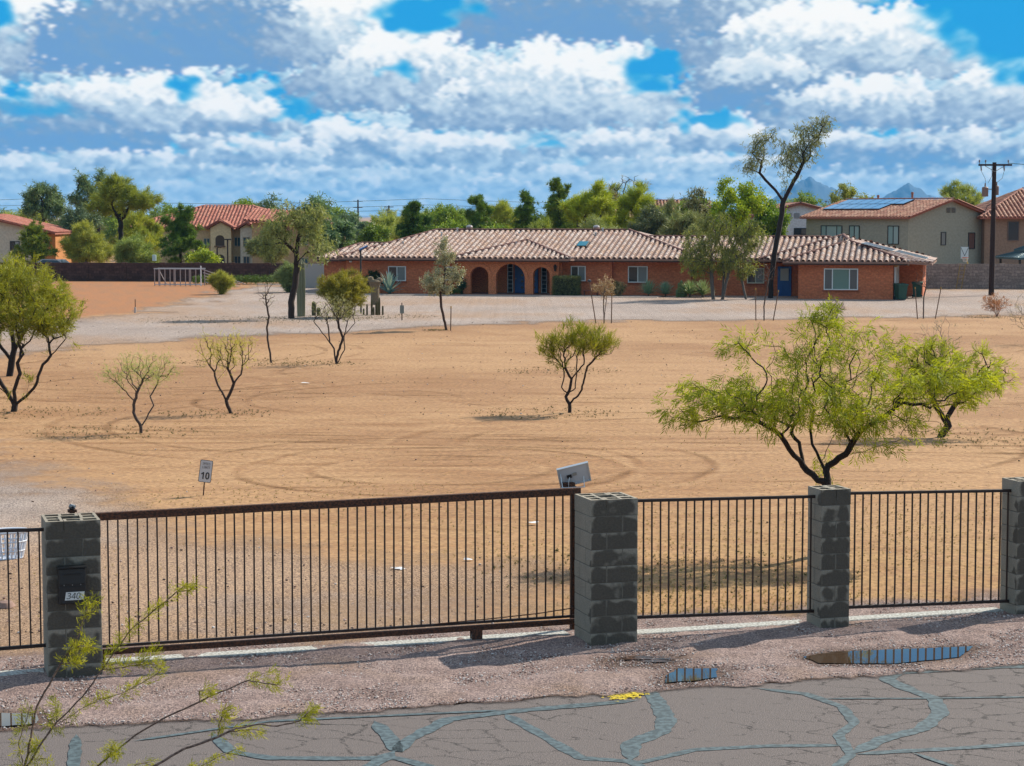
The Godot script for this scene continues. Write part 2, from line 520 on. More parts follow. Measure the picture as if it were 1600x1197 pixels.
func build_ground() -> void:
	var tracks := []   # middle, radius, from, to: wheel tracks in the dirt
	for k in 40:
		var c := Vector2(rnd(-16, 16), rnd(-88, -36))
		var r := rnd(3.0, 9.0) if k < 16 else rnd(30, 90)
		if k >= 16:
			c.y += r * (1 if k % 2 else -1)
			tracks.append([c, r, -PI, PI, rnd(0.4, 1.0)])
		else:
			var a := rnd(-PI, PI)
			tracks.append([c, r, a, a + rnd(1.5, 4.5), rnd(0.6, 1.2)])
	tracks.append([Vector2(-1.6, -41.5), 3.2, -PI, PI, 1.3])
	tracks.append([Vector2(-1.2, -42.5), 4.6, -PI, 1.5, 1.1])
	tracks.append([Vector2(5.0, -46.0), 7.0, -PI, 1.0, 1.0])
	var cols := 720
	var rows := 430
	var g := Geo.new()
	var d := Geo.new()
	var g_i := PackedInt32Array()
	var d_i := PackedInt32Array()
	var count := (cols + 1) * (rows + 1)
	g.v.resize(count); g.c.resize(count); g.n.resize(count); g.t.resize(count)
	var dv := PackedVector3Array()
	dv.resize(count)
	var dc := PackedColorArray()
	dc.resize(count)
	for r in rows + 1:
		var z := -1.0 / lerpf(1.0 / 15.0, 1.0 / 330.0, float(r) / rows)
		for k in cols + 1:
			var a := lerpf(-0.33, 0.33, float(k) / cols)
			var x := a * (12.0 - z)
			var p := Vector2(x, z)
			var q := r * (cols + 1) + k
			var b := bumps.get_noise_2d(x, z)
			var f := fine.get_noise_2d(x, z)
			var pt := patchy.get_noise_2d(x, z)
			var wob := Vector2(bumps.get_noise_2d(x * 2.0 + 70, z * 2.0), bumps.get_noise_2d(x * 2.0, z * 2.0 - 90)) * (0.5 + 0.012 * -z)
			var in_yard := -5.0
			var in_drive := -5.0
			if z < -60.0:
				in_yard = signed_to(p + wob * 1.6, YARD)
			elif z > -52.0:
				in_drive = signed_to(p + wob, DRIVE)
			var gravel := maxf(smoothstep(-0.9, 1.3, in_yard + f * 0.9), clampf(0.55 + pt * 0.8 + b * 0.5, 0.25, 0.9) * smoothstep(-0.8, 1.4, in_drive + f * 1.2 + pt * 0.8))
			var bf := behind_fence(x, z)
			var field := smoothstep(1.5, 5.0, bf) * (1.0 - gravel) * (1.0 - smoothstep(96.0, 104.0, -z))
			var y := field * (b * 0.025)
			var rut := 0.0
			if field > 0.01:
				for t in tracks:
					var o: Vector2 = p - t[0]
					var rr := o.length() - float(t[1]) + wob.x * 0.15
					if absf(rr) < 1.4:
						var an := o.angle()
						if (an > t[2] and an < t[3]) or (an + TAU > t[2] and an + TAU < t[3]):
							var e := (absf(rr) - 0.75) / 0.12
							rut += float(t[4]) * (1.4 * exp(-(e - 1.7) * (e - 1.7)) - exp(-e * e))
			if bf < 1.5:
				y -= 0.03
			var streak := fine.get_noise_2d(x * 0.05 + 3.0, z * 1.5 + 1.6 * b) + 0.5 * fine.get_noise_2d(x * 0.4, z * 1.4 + 50.0)
			var col := Color(0.252, 0.131, 0.052)
			col = col.lerp(Color(0.325, 0.188, 0.085), clampf(0.4 + pt * 1.2 + streak * 0.6 + rut * 0.25, 0, 1))
			col = col.lerp(Color(0.215, 0.100, 0.032), clampf(-pt * 0.5 - b * 0.4 - streak * 0.6 - f * 0.15 - rut * 0.3, 0, 0.8))
			var near_fence := smoothstep(12.0, 5.0, bf + pt * 4.0)
			col = col.lerp(Color(0.300, 0.180, 0.070), near_fence * clampf(0.4 + f, 0, 0.7))
			if z < -75.0 and x < -15.0:
				var red := smoothstep(-0.5, 1.0, signed_to(p + wob, RED))
				col = col.lerp(Color(0.285, 0.115, 0.034).lerp(Color(0.23, 0.11, 0.044), clampf(f + 0.3, 0, 1)), red)
			g.v[q] = Vector3(x, y, z)
			g.c[q] = Color(col.r * 1.3, col.g * 1.3, col.b * 1.3)
			# gravel over it
			var gc := Color(0.365, 0.300, 0.255).lerp(Color(0.500, 0.425, 0.370), clampf(0.5 + b * 0.8 + pt * 0.7, 0, 1))
			gc = gc.lerp(Color(0.41, 0.275, 0.175), clampf(pt * 1.5 + f * 0.5 + 0.12, 0, 0.85))
			if z > -60.0:
				gc = Color(0.37, 0.315, 0.275).lerp(Color(0.46, 0.40, 0.355), clampf(0.5 + b + f * 0.5, 0, 1)).lerp(Color(0.430, 0.290, 0.178), smoothstep(-9.5, -6.0, x + b * 2.0) * clampf(0.85 + b + f * 0.5, 0, 0.95))
			dv[q] = Vector3(x, y + 0.012, z)
			var gain := 1.65 if z > -60.0 else 1.4
			dc[q] = Color(gc.r * gain, gc.g * gain, gc.b * gain, gravel)
	for r in rows:
		for k in cols:
			var q := r * (cols + 1) + k
			g_i.append_array(PackedInt32Array([q, q + cols + 1, q + 1, q + 1, q + cols + 1, q + cols + 2]))
			if dc[q].a > 0.002 or dc[q + 1].a > 0.002 or dc[q + cols + 1].a > 0.002 or dc[q + cols + 2].a > 0.002:
				d_i.append_array(PackedInt32Array([q, q + cols + 1, q + 1, q + 1, q + cols + 1, q + cols + 2]))
	for r in rows + 1:
		for k in cols + 1:
			var q := r * (cols + 1) + k
			var ex := g.v[r * (cols + 1) + mini(k + 1, cols)] - g.v[r * (cols + 1) + maxi(k - 1, 0)]
			var ez := g.v[mini(r + 1, rows) * (cols + 1) + k] - g.v[maxi(r - 1, 0) * (cols + 1) + k]
			g.n[q] = ex.cross(ez).normalized()
			if g.n[q].y < 0:
				g.n[q] = -g.n[q]
	g.i = g_i
	structure("ground", g.mesh(), dirt_material(Color(0.79, 0.76, 0.73), Color(1.0, 0.99, 0.98), 6.3, 0.4, 0.03, 11))
	d.v = dv; d.c = dc; d.n = g.n; d.t = g.t; d.i = d_i
	# leave out the vertices that no face uses
	var used := {}
	var e := Geo.new()
	for q in d_i:
		if not used.has(q):
			used[q] = e.v.size()
			e.v.append(dv[q]); e.c.append(dc[q]); e.n.append(g.n[q]); e.t.append(Vector2.ZERO)
		e.i.append(used[q])
	var gm := gravel_material(1.6, 5, 1.5)
	gm.transparency = BaseMaterial3D.TRANSPARENCY_ALPHA
	structure("gravel_driveway", e.mesh(), gm)
	# tyre tracks: thin pressed lines in pairs
	var tm := mat(Color(1, 1, 1), 0.95)
	tm.vertex_color_use_as_albedo = true
	tm.transparency = BaseMaterial3D.TRANSPARENCY_ALPHA
	for t in tracks:
		var tg := Geo.new()
		for s in [-0.75, 0.75]:
			var r: float = float(t[1]) + s
			var a0: float = t[2]
			var a1: float = t[3]
			var steps := clampi(int(r * (a1 - a0) / 0.25), 8, 900)
			var last := -1
			for q in steps + 1:
				var an := lerpf(a0, a1, float(q) / steps)
				var c: Vector2 = t[0]
				var dir := Vector2(cos(an), sin(an))
				var rw := r + 0.3 * bumps.get_noise_2d(c.x + dir.x * r, c.y + dir.y * r)
				var p := c + dir * rw
				var ok := absf(p.x) < 0.3 * (12.0 - p.y) and p.y < -33.0 and p.y > -95.0 and (p.y < -54.0 or signed_to(p, DRIVE) < -1.5)
				if p.y < -60.0 and ok and signed_to(p, YARD) > -1.5:
					ok = false
				if not ok:
					last = -1
					continue
				var fade := clampf(0.55 + 1.2 * fine.get_noise_2d(p.x * 0.3, p.y * 0.3), 0.0, 1.0) * float(t[4]) * smoothstep(0.0, 0.1, minf(float(q), float(steps - q)) / steps)
				var edge := [-0.14, -0.05, 0.05, 0.14]
				var tone := [Color(0.50, 0.30, 0.13, 0.0), Color(0.21, 0.10, 0.036, 0.17 * fade), Color(0.21, 0.10, 0.036, 0.17 * fade), Color(0.50, 0.30, 0.13, 0.0)]
				for w in 4:
					var pp := p + dir * (edge[w] as float)
					tg.col = tone[w]
					tg.vert(Vector3(pp.x, bumps.get_noise_2d(pp.x, pp.y) * 0.025 * smoothstep(1.5, 5.0, behind_fence(pp.x, pp.y)) + 0.012, pp.y), Vector3.UP)
				var k := tg.v.size() - 4
				if last >= 0:
					for w in 3:
						tg.i.append_array(PackedInt32Array([last + w, k + w, last + w + 1, last + w + 1, k + w, k + w + 1]))
				last = k
		if tg.i.size():
			structure("tyre_track_markings", tg.mesh(), tm)
	# plain land out to the horizon
	var far := Geo.new()
	far.col = Color(0.40, 0.24, 0.12)
	far.quad(Vector3(-12000, -0.35, 400), Vector3(12000, -0.35, 400), Vector3(12000, -0.35, -13000), Vector3(-12000, -0.35, -13000))
	structure("land", far.mesh(), dirt_material(Color(0.78, 0.75, 0.72), Color(0.98, 0.97, 0.96), 40.0, 0.0, 0.012, 12))

func strip_mesh(pts: PackedVector2Array, wd: float, y: float, jag := 0.25, col := Color.WHITE, ends := 1.0) -> Geo:   # a flat ribbon along a line on the ground
	var c := Curve2D.new()
	for k in pts.size():
		var t: Vector2 = (pts[mini(k + 1, pts.size() - 1)] - pts[maxi(k - 1, 0)]) / 6.0
		c.add_point(pts[k], -t, t)
	var g := Geo.new()
	g.col = col
	var l := c.get_baked_length()
	var steps := maxi(4, int(l / 0.06))
	var pr := PackedVector2Array()
	for k in steps + 1:
		var s := l * k / steps
		var p := c.sample_baked(s)
		var q := c.sample_baked(minf(l, s + 0.04)) - c.sample_baked(maxf(0, s - 0.04))
		var nn := Vector2(-q.y, q.x).normalized()
		var w := wd * 0.5 * (1.0 + jag * 2.0 * fine.get_noise_2d(p.x * 3.0, p.y * 3.0)) * lerpf(1.0, smoothstep(0.0, 0.3, minf(s, l - s)), ends)
		pr.append(p + nn * w)
		pr.append(p - nn * w * (1.0 + jag * fine.get_noise_2d(p.x * 5 + 40, p.y * 5)))
	for k in steps:
		var a := pr[k * 2]
		var b := pr[k * 2 + 1]
		var d := pr[k * 2 + 3]
		var e := pr[k * 2 + 2]
		g.quad(Vector3(b.x, y, b.y), Vector3(a.x, y, a.y), Vector3(e.x, y, e.y), Vector3(d.x, y, d.y))
		for m in range(g.n.size() - 4, g.n.size()):
			g.n[m] = Vector3.UP
	return g

func blot(pts: Array, y: float, jag: float, col := Color.WHITE) -> Geo:   # a flat patch with an uneven outline
	var c := Curve2D.new()
	var m := pts.size()
	for k in m + 1:
		var t: Vector2 = (pts[(k + 1) % m] - pts[(k + m - 1) % m]) / 6.0
		c.add_point(pts[k % m], -t, t)
	var out := PackedVector2Array()
	var l := c.get_baked_length()
	var cnt := 150
	for k in cnt:
		var p := c.sample_baked(l * k / cnt)
		out.append(p + Vector2(fine.get_noise_2d(p.x * 4, p.y * 4), fine.get_noise_2d(p.x * 4 + 33, p.y * 4) * 0.8) * jag)
	var g := Geo.new()
	g.col = col
	var ix := Geometry2D.triangulate_polygon(out)
	for p in out:
		g.vert(Vector3(p.x, y, p.y), Vector3.UP)
	for k in range(0, ix.size(), 3):
		var a := out[ix[k]]
		var up := (out[ix[k + 1]] - a).cross(out[ix[k + 2]] - a) > 0
		g.i.append_array(PackedInt32Array([ix[k], ix[k + 1], ix[k + 2]] if up else [ix[k], ix[k + 2], ix[k + 1]]))
	return g

const PUDDLES := [[Vector2(3.36, -23.59), Vector2(3.74, -23.87), Vector2(4.51, -24.01), Vector2(5.46, -24.19), Vector2(5.18, -23.59), Vector2(4.37, -23.24), Vector2(3.5, -23.24)],
	[Vector2(1.7, -22.59), Vector2(1.87, -22.98), Vector2(2.31, -22.98), Vector2(2.25, -22.53), Vector2(1.96, -22.34), Vector2(1.69, -22.27)],
	[Vector2(-5.56, -20.69), Vector2(-5.25, -20.88), Vector2(-4.86, -20.85), Vector2(-4.76, -20.45), Vector2(-5.08, -20.32), Vector2(-5.44, -20.32)]]
const MUD := [Vector2(1.0, -23.52), Vector2(1.4, -23.75), Vector2(2.02, -23.69), Vector2(1.84, -23.1), Vector2(1.13, -23.08)]

func road_edge(x: float) -> float:
	return -21.52 - 0.3 * x - 0.008 * x * x * clampf(-x, 0, 1) + 0.16 * bumps.get_noise_2d(x * 6.0, 5.0) + 0.05 * fine.get_noise_2d(x * 4.0, 1.0)

func build_road() -> void:
	# asphalt
	var g := Geo.new()
	var steps := 600
	for k in steps:
		var x0 := lerpf(-30, 30, float(k) / steps)
		var x1 := lerpf(-30, 30, float(k + 1) / steps)
		g.quad(Vector3(x0, 0.0, -6), Vector3(x1, 0.0, -6), Vector3(x1, 0.0, road_edge(x1)), Vector3(x0, 0.0, road_edge(x0)))
	for q in g.v.size():
		g.t[q] = Vector2(g.v[q].x, g.v[q].z)
	g.i.append_array(g.i.duplicate().slice(0, 0))
	var m := mat(Color(1, 1, 1), 0.93)
	var f := noise(FastNoiseLite.TYPE_SIMPLEX, 0.2, 4, 41)
	f.fractal_gain = 0.85
	m.albedo_texture = ntex(f, 1024, lin(0.018, 0.015, 0.014), lin(0.29, 0.235, 0.220), 0.18, 0.8)
	m.uv1_scale = Vector3.ONE / 3.1
	m.heightmap_enabled = true
	m.heightmap_texture = ntex(f, 1024, Color.BLACK, Color.WHITE, 0, 1, true)
	m.heightmap_scale = 0.8
	var cr := noise(FastNoiseLite.TYPE_CELLULAR, 0.0105, 1, 15)
	cr.cellular_return_type = FastNoiseLite.RETURN_DISTANCE2_SUB
	cr.domain_warp_enabled = true
	cr.domain_warp_amplitude = 60.0
	cr.domain_warp_frequency = 0.009
	cr.domain_warp_fractal_octaves = 5
	cr.domain_warp_fractal_gain = 0.6
	var ct := ntex(cr, 2048, Color(0.22, 0.20, 0.20), Color.WHITE, 0.003, 0.024)
	m.detail_enabled = true
	m.detail_albedo = ct
	m.detail_blend_mode = BaseMaterial3D.BLEND_MODE_MUL
	m.detail_uv_layer = BaseMaterial3D.DETAIL_UV_1
	m.detail_uv_layer = BaseMaterial3D.DETAIL_UV_2
	m.uv2_scale = Vector3.ONE
	var a := []
	a.resize(Mesh.ARRAY_MAX)
	a[Mesh.ARRAY_VERTEX] = g.v; a[Mesh.ARRAY_NORMAL] = g.n; a[Mesh.ARRAY_TEX_UV] = g.t; a[Mesh.ARRAY_INDEX] = g.i
	var u2 := PackedVector2Array()
	for q in g.v.size():
		u2.append(Vector2((g.v[q].x + g.v[q].z * 0.3) * 0.6, g.v[q].z - g.v[q].x * 0.3) / 7.7)
	a[Mesh.ARRAY_TEX_UV2] = u2
	var rm := ArrayMesh.new()
	rm.add_surface_from_arrays(Mesh.PRIMITIVE_TRIANGLES, a)
	structure("road", rm, m)
	# tar poured into the wider cracks
	var seal := mat(Color(0.082, 0.112, 0.120), 0.55)
	var sf := noise(FastNoiseLite.TYPE_SIMPLEX, 0.03, 4, 6)
	grain(seal, 1.7, ntex(sf, 512, Color(0.72, 0.72, 0.72), Color.WHITE, 0.3, 0.7))
	var lines := [
		[0.10, [Vector2(-0.1, -21.0), Vector2(0.25, -20.17), Vector2(0.52, -19.5), Vector2(0.66, -19.19), Vector2(1.11, -19.08), Vector2(1.28, -18.7)]],
		[0.15, [Vector2(1.46, -22.1), Vector2(1.54, -21.38), Vector2(1.57, -20.69), Vector2(1.5, -20.24), Vector2(1.15, -19.72), Vector2(1.11, -19.08)]],
		[0.08, [Vector2(0.66, -19.19), Vector2(1.2, -19.03), Vector2(1.75, -19.5), Vector2(2.47, -19.64), Vector2(3.28, -19.67)]],
		[0.09, [Vector2(2.6, -22.12), Vector2(3.15, -21.82), Vector2(3.44, -21.24), Vector2(3.46, -20.56), Vector2(3.21, -20.04), Vector2(3.22, -19.67), Vector2(3.22, -19.31), Vector2(2.92, -18.7)]],
		[0.13, [Vector2(6.3, -23.3), Vector2(5.83, -23.2), Vector2(5.07, -23.08), Vector2(4.3, -22.85), Vector2(4.13, -22.53), Vector2(4.29, -22.03), Vector2(4.48, -21.61), Vector2(4.41, -20.96), Vector2(4.08, -20.29), Vector2(3.63, -19.91), Vector2(3.22, -19.31)]],
		[0.09, [Vector2(3.22, -19.31), Vector2(3.67, -19.43), Vector2(4.3, -19.55), Vector2(4.96, -19.72), Vector2(6, -20)]],
		[0.12, [Vector2(-1.40, -20.65), Vector2(-1.19, -19.91), Vector2(-1.1, -19.43), Vector2(-1.0, -19.91), Vector2(-0.65, -20.69), Vector2(0.0, -21.04), Vector2(1.35, -21.53)]],
		[0.10, [Vector2(-2.98, -20.17), Vector2(-2.69, -19.43), Vector2(-2.3, -19.19), Vector2(-1.69, -19.17), Vector2(-1.09, -19.19), Vector2(-0.59, -18.7)]],
		[0.12, [Vector2(-1.1, -19.5), Vector2(-1.42, -18.6)]], [0.09, [Vector2(-4.3, -20.1), Vector2(-4.02, -18.6)]],
		[0.04, [Vector2(3.2, -21.6), Vector2(4.41, -21.61), Vector2(5.44, -21.67), Vector2(7, -21.8)]], [0.05, [Vector2(-3.73, -19.79), Vector2(-2.46, -20.61), Vector2(0.0, -21.1)]], [0.05, [Vector2(3.79, -19.43), Vector2(4.2, -18.7)]]]
	var k := 0
	for l in lines:
		structure("crack_seal", strip_mesh(PackedVector2Array(l[1]), l[0] * 1.3, 0.004 + 0.0004 * k, 0.18).mesh(), seal)
		k += 1
	# worn yellow paint
	var paint := Geo.new()
	var pr := RandomNumberGenerator.new()
	pr.seed = 4
	for q in 260:
		var c := Vector2(1.23 + pr.randfn() * 0.085, -21.74 + pr.randfn() * 0.10)
		c.x += (c.y + 21.74) * -0.5
		var pts := []
		for w in 7:
			pts.append(c + Vector2.from_angle(TAU * w / 7) * pr.randf_range(0.002, 0.022) * Vector2(1.3, 0.9))
		for w in 7:
			var b: Vector2 = pts[w]
			var b2: Vector2 = pts[(w + 1) % 7]
			paint.tri(Vector3(c.x, 0.009 + q * 0.00003, c.y), Vector3(b2.x, 0.009 + q * 0.00003, b2.y), Vector3(b.x, 0.009 + q * 0.00003, b.y))
	structure("paint_marking", paint.mesh(), mat(Color(0.62, 0.46, 0.01), 0.8))
	# gravel verge between the road and the fence
	var v := Geo.new()
	var nx := 700
	var nz := 64
	for r in nz + 1:
		for c in nx + 1:
			var x := lerpf(-11, 11, float(c) / nx)
			var s := float(r) / nz
			var front := road_edge(x) + 0.12 + 0.05 * fine.get_noise_2d(x * 7, 9)
			var back := FENCE_AT.y - (x - FENCE_AT.x) * tan(FENCE_TURN) - 2.1
			var z := lerpf(front, back, s)
			var dd := front - z
			var f1 := fine.get_noise_2d(x * 2.0, z * 2.0)
			var b1 := bumps.get_noise_2d(x * 5, z * 5)
			var bf := behind_fence(x, z)
			var alpha := smoothstep(0.0, 0.14, dd + f1 * 0.1) * smoothstep(1.9, 0.9, bf + b1 * 0.9)
			var damp := 0.0
			for pd in PUDDLES:
				damp = maxf(damp, smoothstep(-0.35, 0.05, signed_to(Vector2(x, z), pd) + f1 * 0.12))
			damp = maxf(damp, smoothstep(-0.3, 0.1, signed_to(Vector2(x, z), MUD) + f1 * 0.16))
			var base := Color(0.30, 0.215, 0.190).lerp(Color(0.42, 0.325, 0.295), clampf(0.45 + b1 + f1 * 0.8, 0, 1))
			base = base.lerp(Color(0.26, 0.165, 0.105), clampf(b1 * 1.3 - 0.1, 0, 0.7))
			base = base.lerp(Color(0.11, 0.060, 0.036), damp * 0.85)
			var h := 0.016 + (0.012 * f1 + 0.03 * bumps.get_noise_2d(x * 8, z * 8) + 0.012 * b1) * smoothstep(0.1, 0.5, dd) * (1.0 - damp) + 0.012 * smoothstep(0.0, 0.5, dd) - damp * 0.014
			v.col = Color(base.r * 1.35, base.g * 1.35, base.b * 1.35, alpha)
			v.vert(Vector3(x, h, z), Vector3.UP)
	for r in nz:
		for c in nx:
			var q := r * (nx + 1) + c
			v.i.append_array(PackedInt32Array([q, q + nx + 1, q + 1, q + 1, q + nx + 1, q + nx + 2]))
	for r in nz + 1:
		for c in nx + 1:
			var q := r * (nx + 1) + c
			var ex := v.v[r * (nx + 1) + mini(c + 1, nx)] - v.v[r * (nx + 1) + maxi(c - 1, 0)]
			var ez := v.v[mini(r + 1, nz) * (nx + 1) + c] - v.v[maxi(r - 1, 0) * (nx + 1) + c]
			var nn := ex.cross(ez).normalized()
			v.n[q] = nn if nn.y > 0 else -nn
	var vm := gravel_material(1.3, 19, 1.6)
	vm.transparency = BaseMaterial3D.TRANSPARENCY_ALPHA
	structure("gravel_verge", v.mesh(), vm)
	var wm := mat(Color(0.06, 0.036, 0.02), 0.03)
	wm.metallic_specular = 0.75
	for p in PUDDLES:
		structure("puddle_water", blot(p, 0.0265, 0.03).mesh(), wm)
	var wet := mat(Color(0.075, 0.036, 0.02), 0.35)
	grain(wet, 0.9, ntex(noise(FastNoiseLite.TYPE_SIMPLEX, 0.02, 4, 3), 256, Color(0.6, 0.6, 0.6), Color.WHITE, 0.3, 0.7))
	for q in [[Vector2(1.05, -23.42), Vector2(1.5, -23.5), Vector2(2.0, -23.46)], [Vector2(1.2, -23.55), Vector2(1.55, -23.6), Vector2(1.85, -23.56)], [Vector2(1.35, -23.33), Vector2(1.65, -23.36), Vector2(1.95, -23.30)]]:
		structure("mud_path", strip_mesh(PackedVector2Array(q), 0.09, 0.029 + 0.001 * q[0].x, 0.5).mesh(), wet)

func build_mountains() -> void:
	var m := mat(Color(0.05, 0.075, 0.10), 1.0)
	# middle, how wide, how high, in metres, of the peaks on each range; then how far
	var ranges := [[[2720, 420, 385], [2920, 260, 300], [2480, 300, 190], [3250, 330, 190]], [[3790, 330, 345], [4000, 260, 240], [3600, 260, 190]], [[1450, 260, 200], [1700, 240, 215], [1950, 260, 150]], [[-640, 300, 130], [-330, 260, 140], [-60, 300, 110]]]
	var f := noise(FastNoiseLite.TYPE_SIMPLEX, 0.0022, 5, 2)
	var labels := 0
	for rg in ranges:
		var g := Geo.new()
		var z := -19000.0 - 900.0 * labels
		labels += 1
		var lo: float = 1e9
		var hi: float = -1e9
		for p in rg:
			lo = minf(lo, p[0] - p[1] * 2.2)
			hi = maxf(hi, p[0] + p[1] * 2.2)
		var nx := 160
		var nz := 14
		for r in nz + 1:
			for c in nx + 1:
				var x := lerpf(lo, hi, float(c) / nx)
				var s := float(r) / nz
				var h := 0.0
				for p in rg:
					var t: float = absf(x - p[0]) / p[1]
					h = maxf(h, p[2] * maxf(0.0, 1.0 - 0.55 * t - 0.12 * t * t))
				var y := h * (1.0 - absf(s * 2.0 - 1.0)) * (1.0 + 0.16 * f.get_noise_2d(x, s * 900.0)) + f.get_noise_2d(x * 1.4, s * 1500.0 + 99) * 0.08 * h - 6.0
				g.vert(Vector3(x, y, z + (0.5 - s) * 1500.0) * 0.5, Vector3.UP)
		for r in nz:
			for c in nx:
				var q := r * (nx + 1) + c
				g.i.append_array(PackedInt32Array([q, q + nx + 1, q + 1, q + 1, q + nx + 1, q + nx + 2]))
		for q in g.v.size():
			var c := q % (nx + 1)
			var r := q / (nx + 1)
			var ex := g.v[r * (nx + 1) + mini(c + 1, nx)] - g.v[r * (nx + 1) + maxi(c - 1, 0)]
			var ez := g.v[mini(r + 1, nz) * (nx + 1) + c] - g.v[maxi(r - 1, 0) * (nx + 1) + c]
			var nn := ex.cross(ez).normalized()
			g.n[q] = nn if nn.y > 0 else -nn
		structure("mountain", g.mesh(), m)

# ---------------------------------------------------------------- trees
# A crown's twigs are joined one by one to the nearest wood already grown, so that limbs fork and taper as in a real tree.
var bark_mats := {}
func bark(c: Color) -> StandardMaterial3D:
	if not bark_mats.has(c):
		var m := mat(Color(1, 1, 1), 0.95)
		m.albedo_color = c.linear_to_srgb()
		var f := noise(FastNoiseLite.TYPE_SIMPLEX, 0.04, 4, 13)
		if not bark_mats.has("tex"):
			bark_mats["tex"] = ntex(f, 256, Color(0.55, 0.52, 0.5), Color(1, 1, 1), 0.25, 0.75)
		grain(m, 0.35, bark_mats["tex"])
		bark_mats[c] = m
	return bark_mats[c]

var leaf_meshes := {}
func leaf_mesh(kind: String) -> ArrayMesh:
	if leaf_meshes.has(kind):
		return leaf_meshes[kind]
	var r := RandomNumberGenerator.new()
	r.seed = kind.hash()
	var g := Geo.new()
	if kind == "frond":   # feathery leaf along y: a few narrow drooping leaflets on both sides of a rib
		for k in 4:
			var y := k * 0.24
			for s in [-1.0, 1.0]:
				var a := Vector3(0, y, 0)
				var tip := a + Vector3(s * 0.30, 0.42 + r.randf_range(-0.08, 0.12), r.randf_range(-0.22, 0.22))
				var mid := a.lerp(tip, 0.45)
				var side := Vector3(0.02 * s, -0.028, r.randf_range(0.01, 0.04))
				g.tri(a, mid + side, mid - side)
				g.tri(tip, mid - side, mid + side)
	elif kind == "blade":   # a spray of narrow drooping leaves
		for k in 7:
			var a := Vector3(r.randf_range(-0.15, 0.15), k * 0.13, r.randf_range(-0.15, 0.15))
			var d := Vector3(r.randf_range(-0.5, 0.5), r.randf_range(0.1, 0.7), r.randf_range(-0.5, 0.5)).normalized() * 0.5
			var w := d.cross(rdir_of(r)).normalized() * 0.055
			var mid := a + d * 0.5 + Vector3(0, 0.02, 0)
			g.tri(a, mid + w, mid - w)
			g.tri(a + d, mid - w, mid + w)
	elif kind == "tuft":   # needles in a burst
		for k in 15:
			var d := Vector3(r.randf_range(-0.8, 0.8), r.randf_range(-0.2, 1.0), r.randf_range(-0.8, 0.8)).normalized() * r.randf_range(0.4, 0.75)
			var w := d.cross(rdir_of(r)).normalized() * 0.045
			g.tri(-w, d, w)
	elif kind == "wisp":   # long thin green twigs
		for k in 8:
			var a := Vector3(r.randf_range(-0.25, 0.25), r.randf_range(-0.2, 0.4), r.randf_range(-0.25, 0.25))
			var d := Vector3(r.randf_range(-0.45, 0.45), r.randf_range(0.3, 1.0), r.randf_range(-0.45, 0.45)).normalized() * r.randf_range(0.5, 1.0)
			var w := d.cross(rdir_of(r)).normalized() * 0.03
			g.tri(a - w, a + d, a + w)
			var b := a + d * r.randf_range(0.3, 0.9)
			var e := rdir_of(r) * 0.16
			g.tri(b, b + e + w * 1.2, b + e * 0.5 - w * 2.2)
	else:   # small oval leaves round a twig
		for k in 9:
			var a := Vector3(r.randf_range(-0.35, 0.35), r.randf_range(-0.1, 0.8), r.randf_range(-0.35, 0.35))
			var d := rdir_of(r) * 0.28
			var w := d.cross(rdir_of(r)).normalized() * 0.10
			g.tri(a, a + d * 0.55 + w, a + d * 0.55 - w)
			g.tri(a + d, a + d * 0.55 - w, a + d * 0.55 + w)
	leaf_meshes[kind] = g.mesh()
	return leaf_meshes[kind]

func rdir_of(r: RandomNumberGenerator) -> Vector3:
	return Vector3(r.randfn(), r.randfn(), r.randfn()).normalized()

var leaf_mats := {}
func leaf_mat(through: float) -> StandardMaterial3D:
	if not leaf_mats.has(through):
		var m := mat(Color(1, 1, 1), 0.55)
		m.vertex_color_use_as_albedo = true
		m.metallic_specular = 0.35
		m.backlight_enabled = true
		m.backlight = Color(through, through, through * 0.55).linear_to_srgb()
		leaf_mats[through] = m
	return leaf_mats[through]

func crown_mesh(o: Node3D, called: String, kind: String, xf: Array, cols: Array, through := 0.8) -> void:
	var mm := MultiMesh.new()
	mm.transform_format = MultiMesh.TRANSFORM_3D
	mm.use_colors = true
	mm.mesh = leaf_mesh(kind)
	mm.instance_count = xf.size()
	for k in xf.size():
		mm.set_instance_transform(k, xf[k])
		mm.set_instance_color(k, cols[k])
	var mi := MultiMeshInstance3D.new()
	mi.name = called
	mi.multimesh = mm
	mi.material_override = leaf_mat(through)
	mi.set_meta("kind", "stuff")
	o.add_child(mi, true)

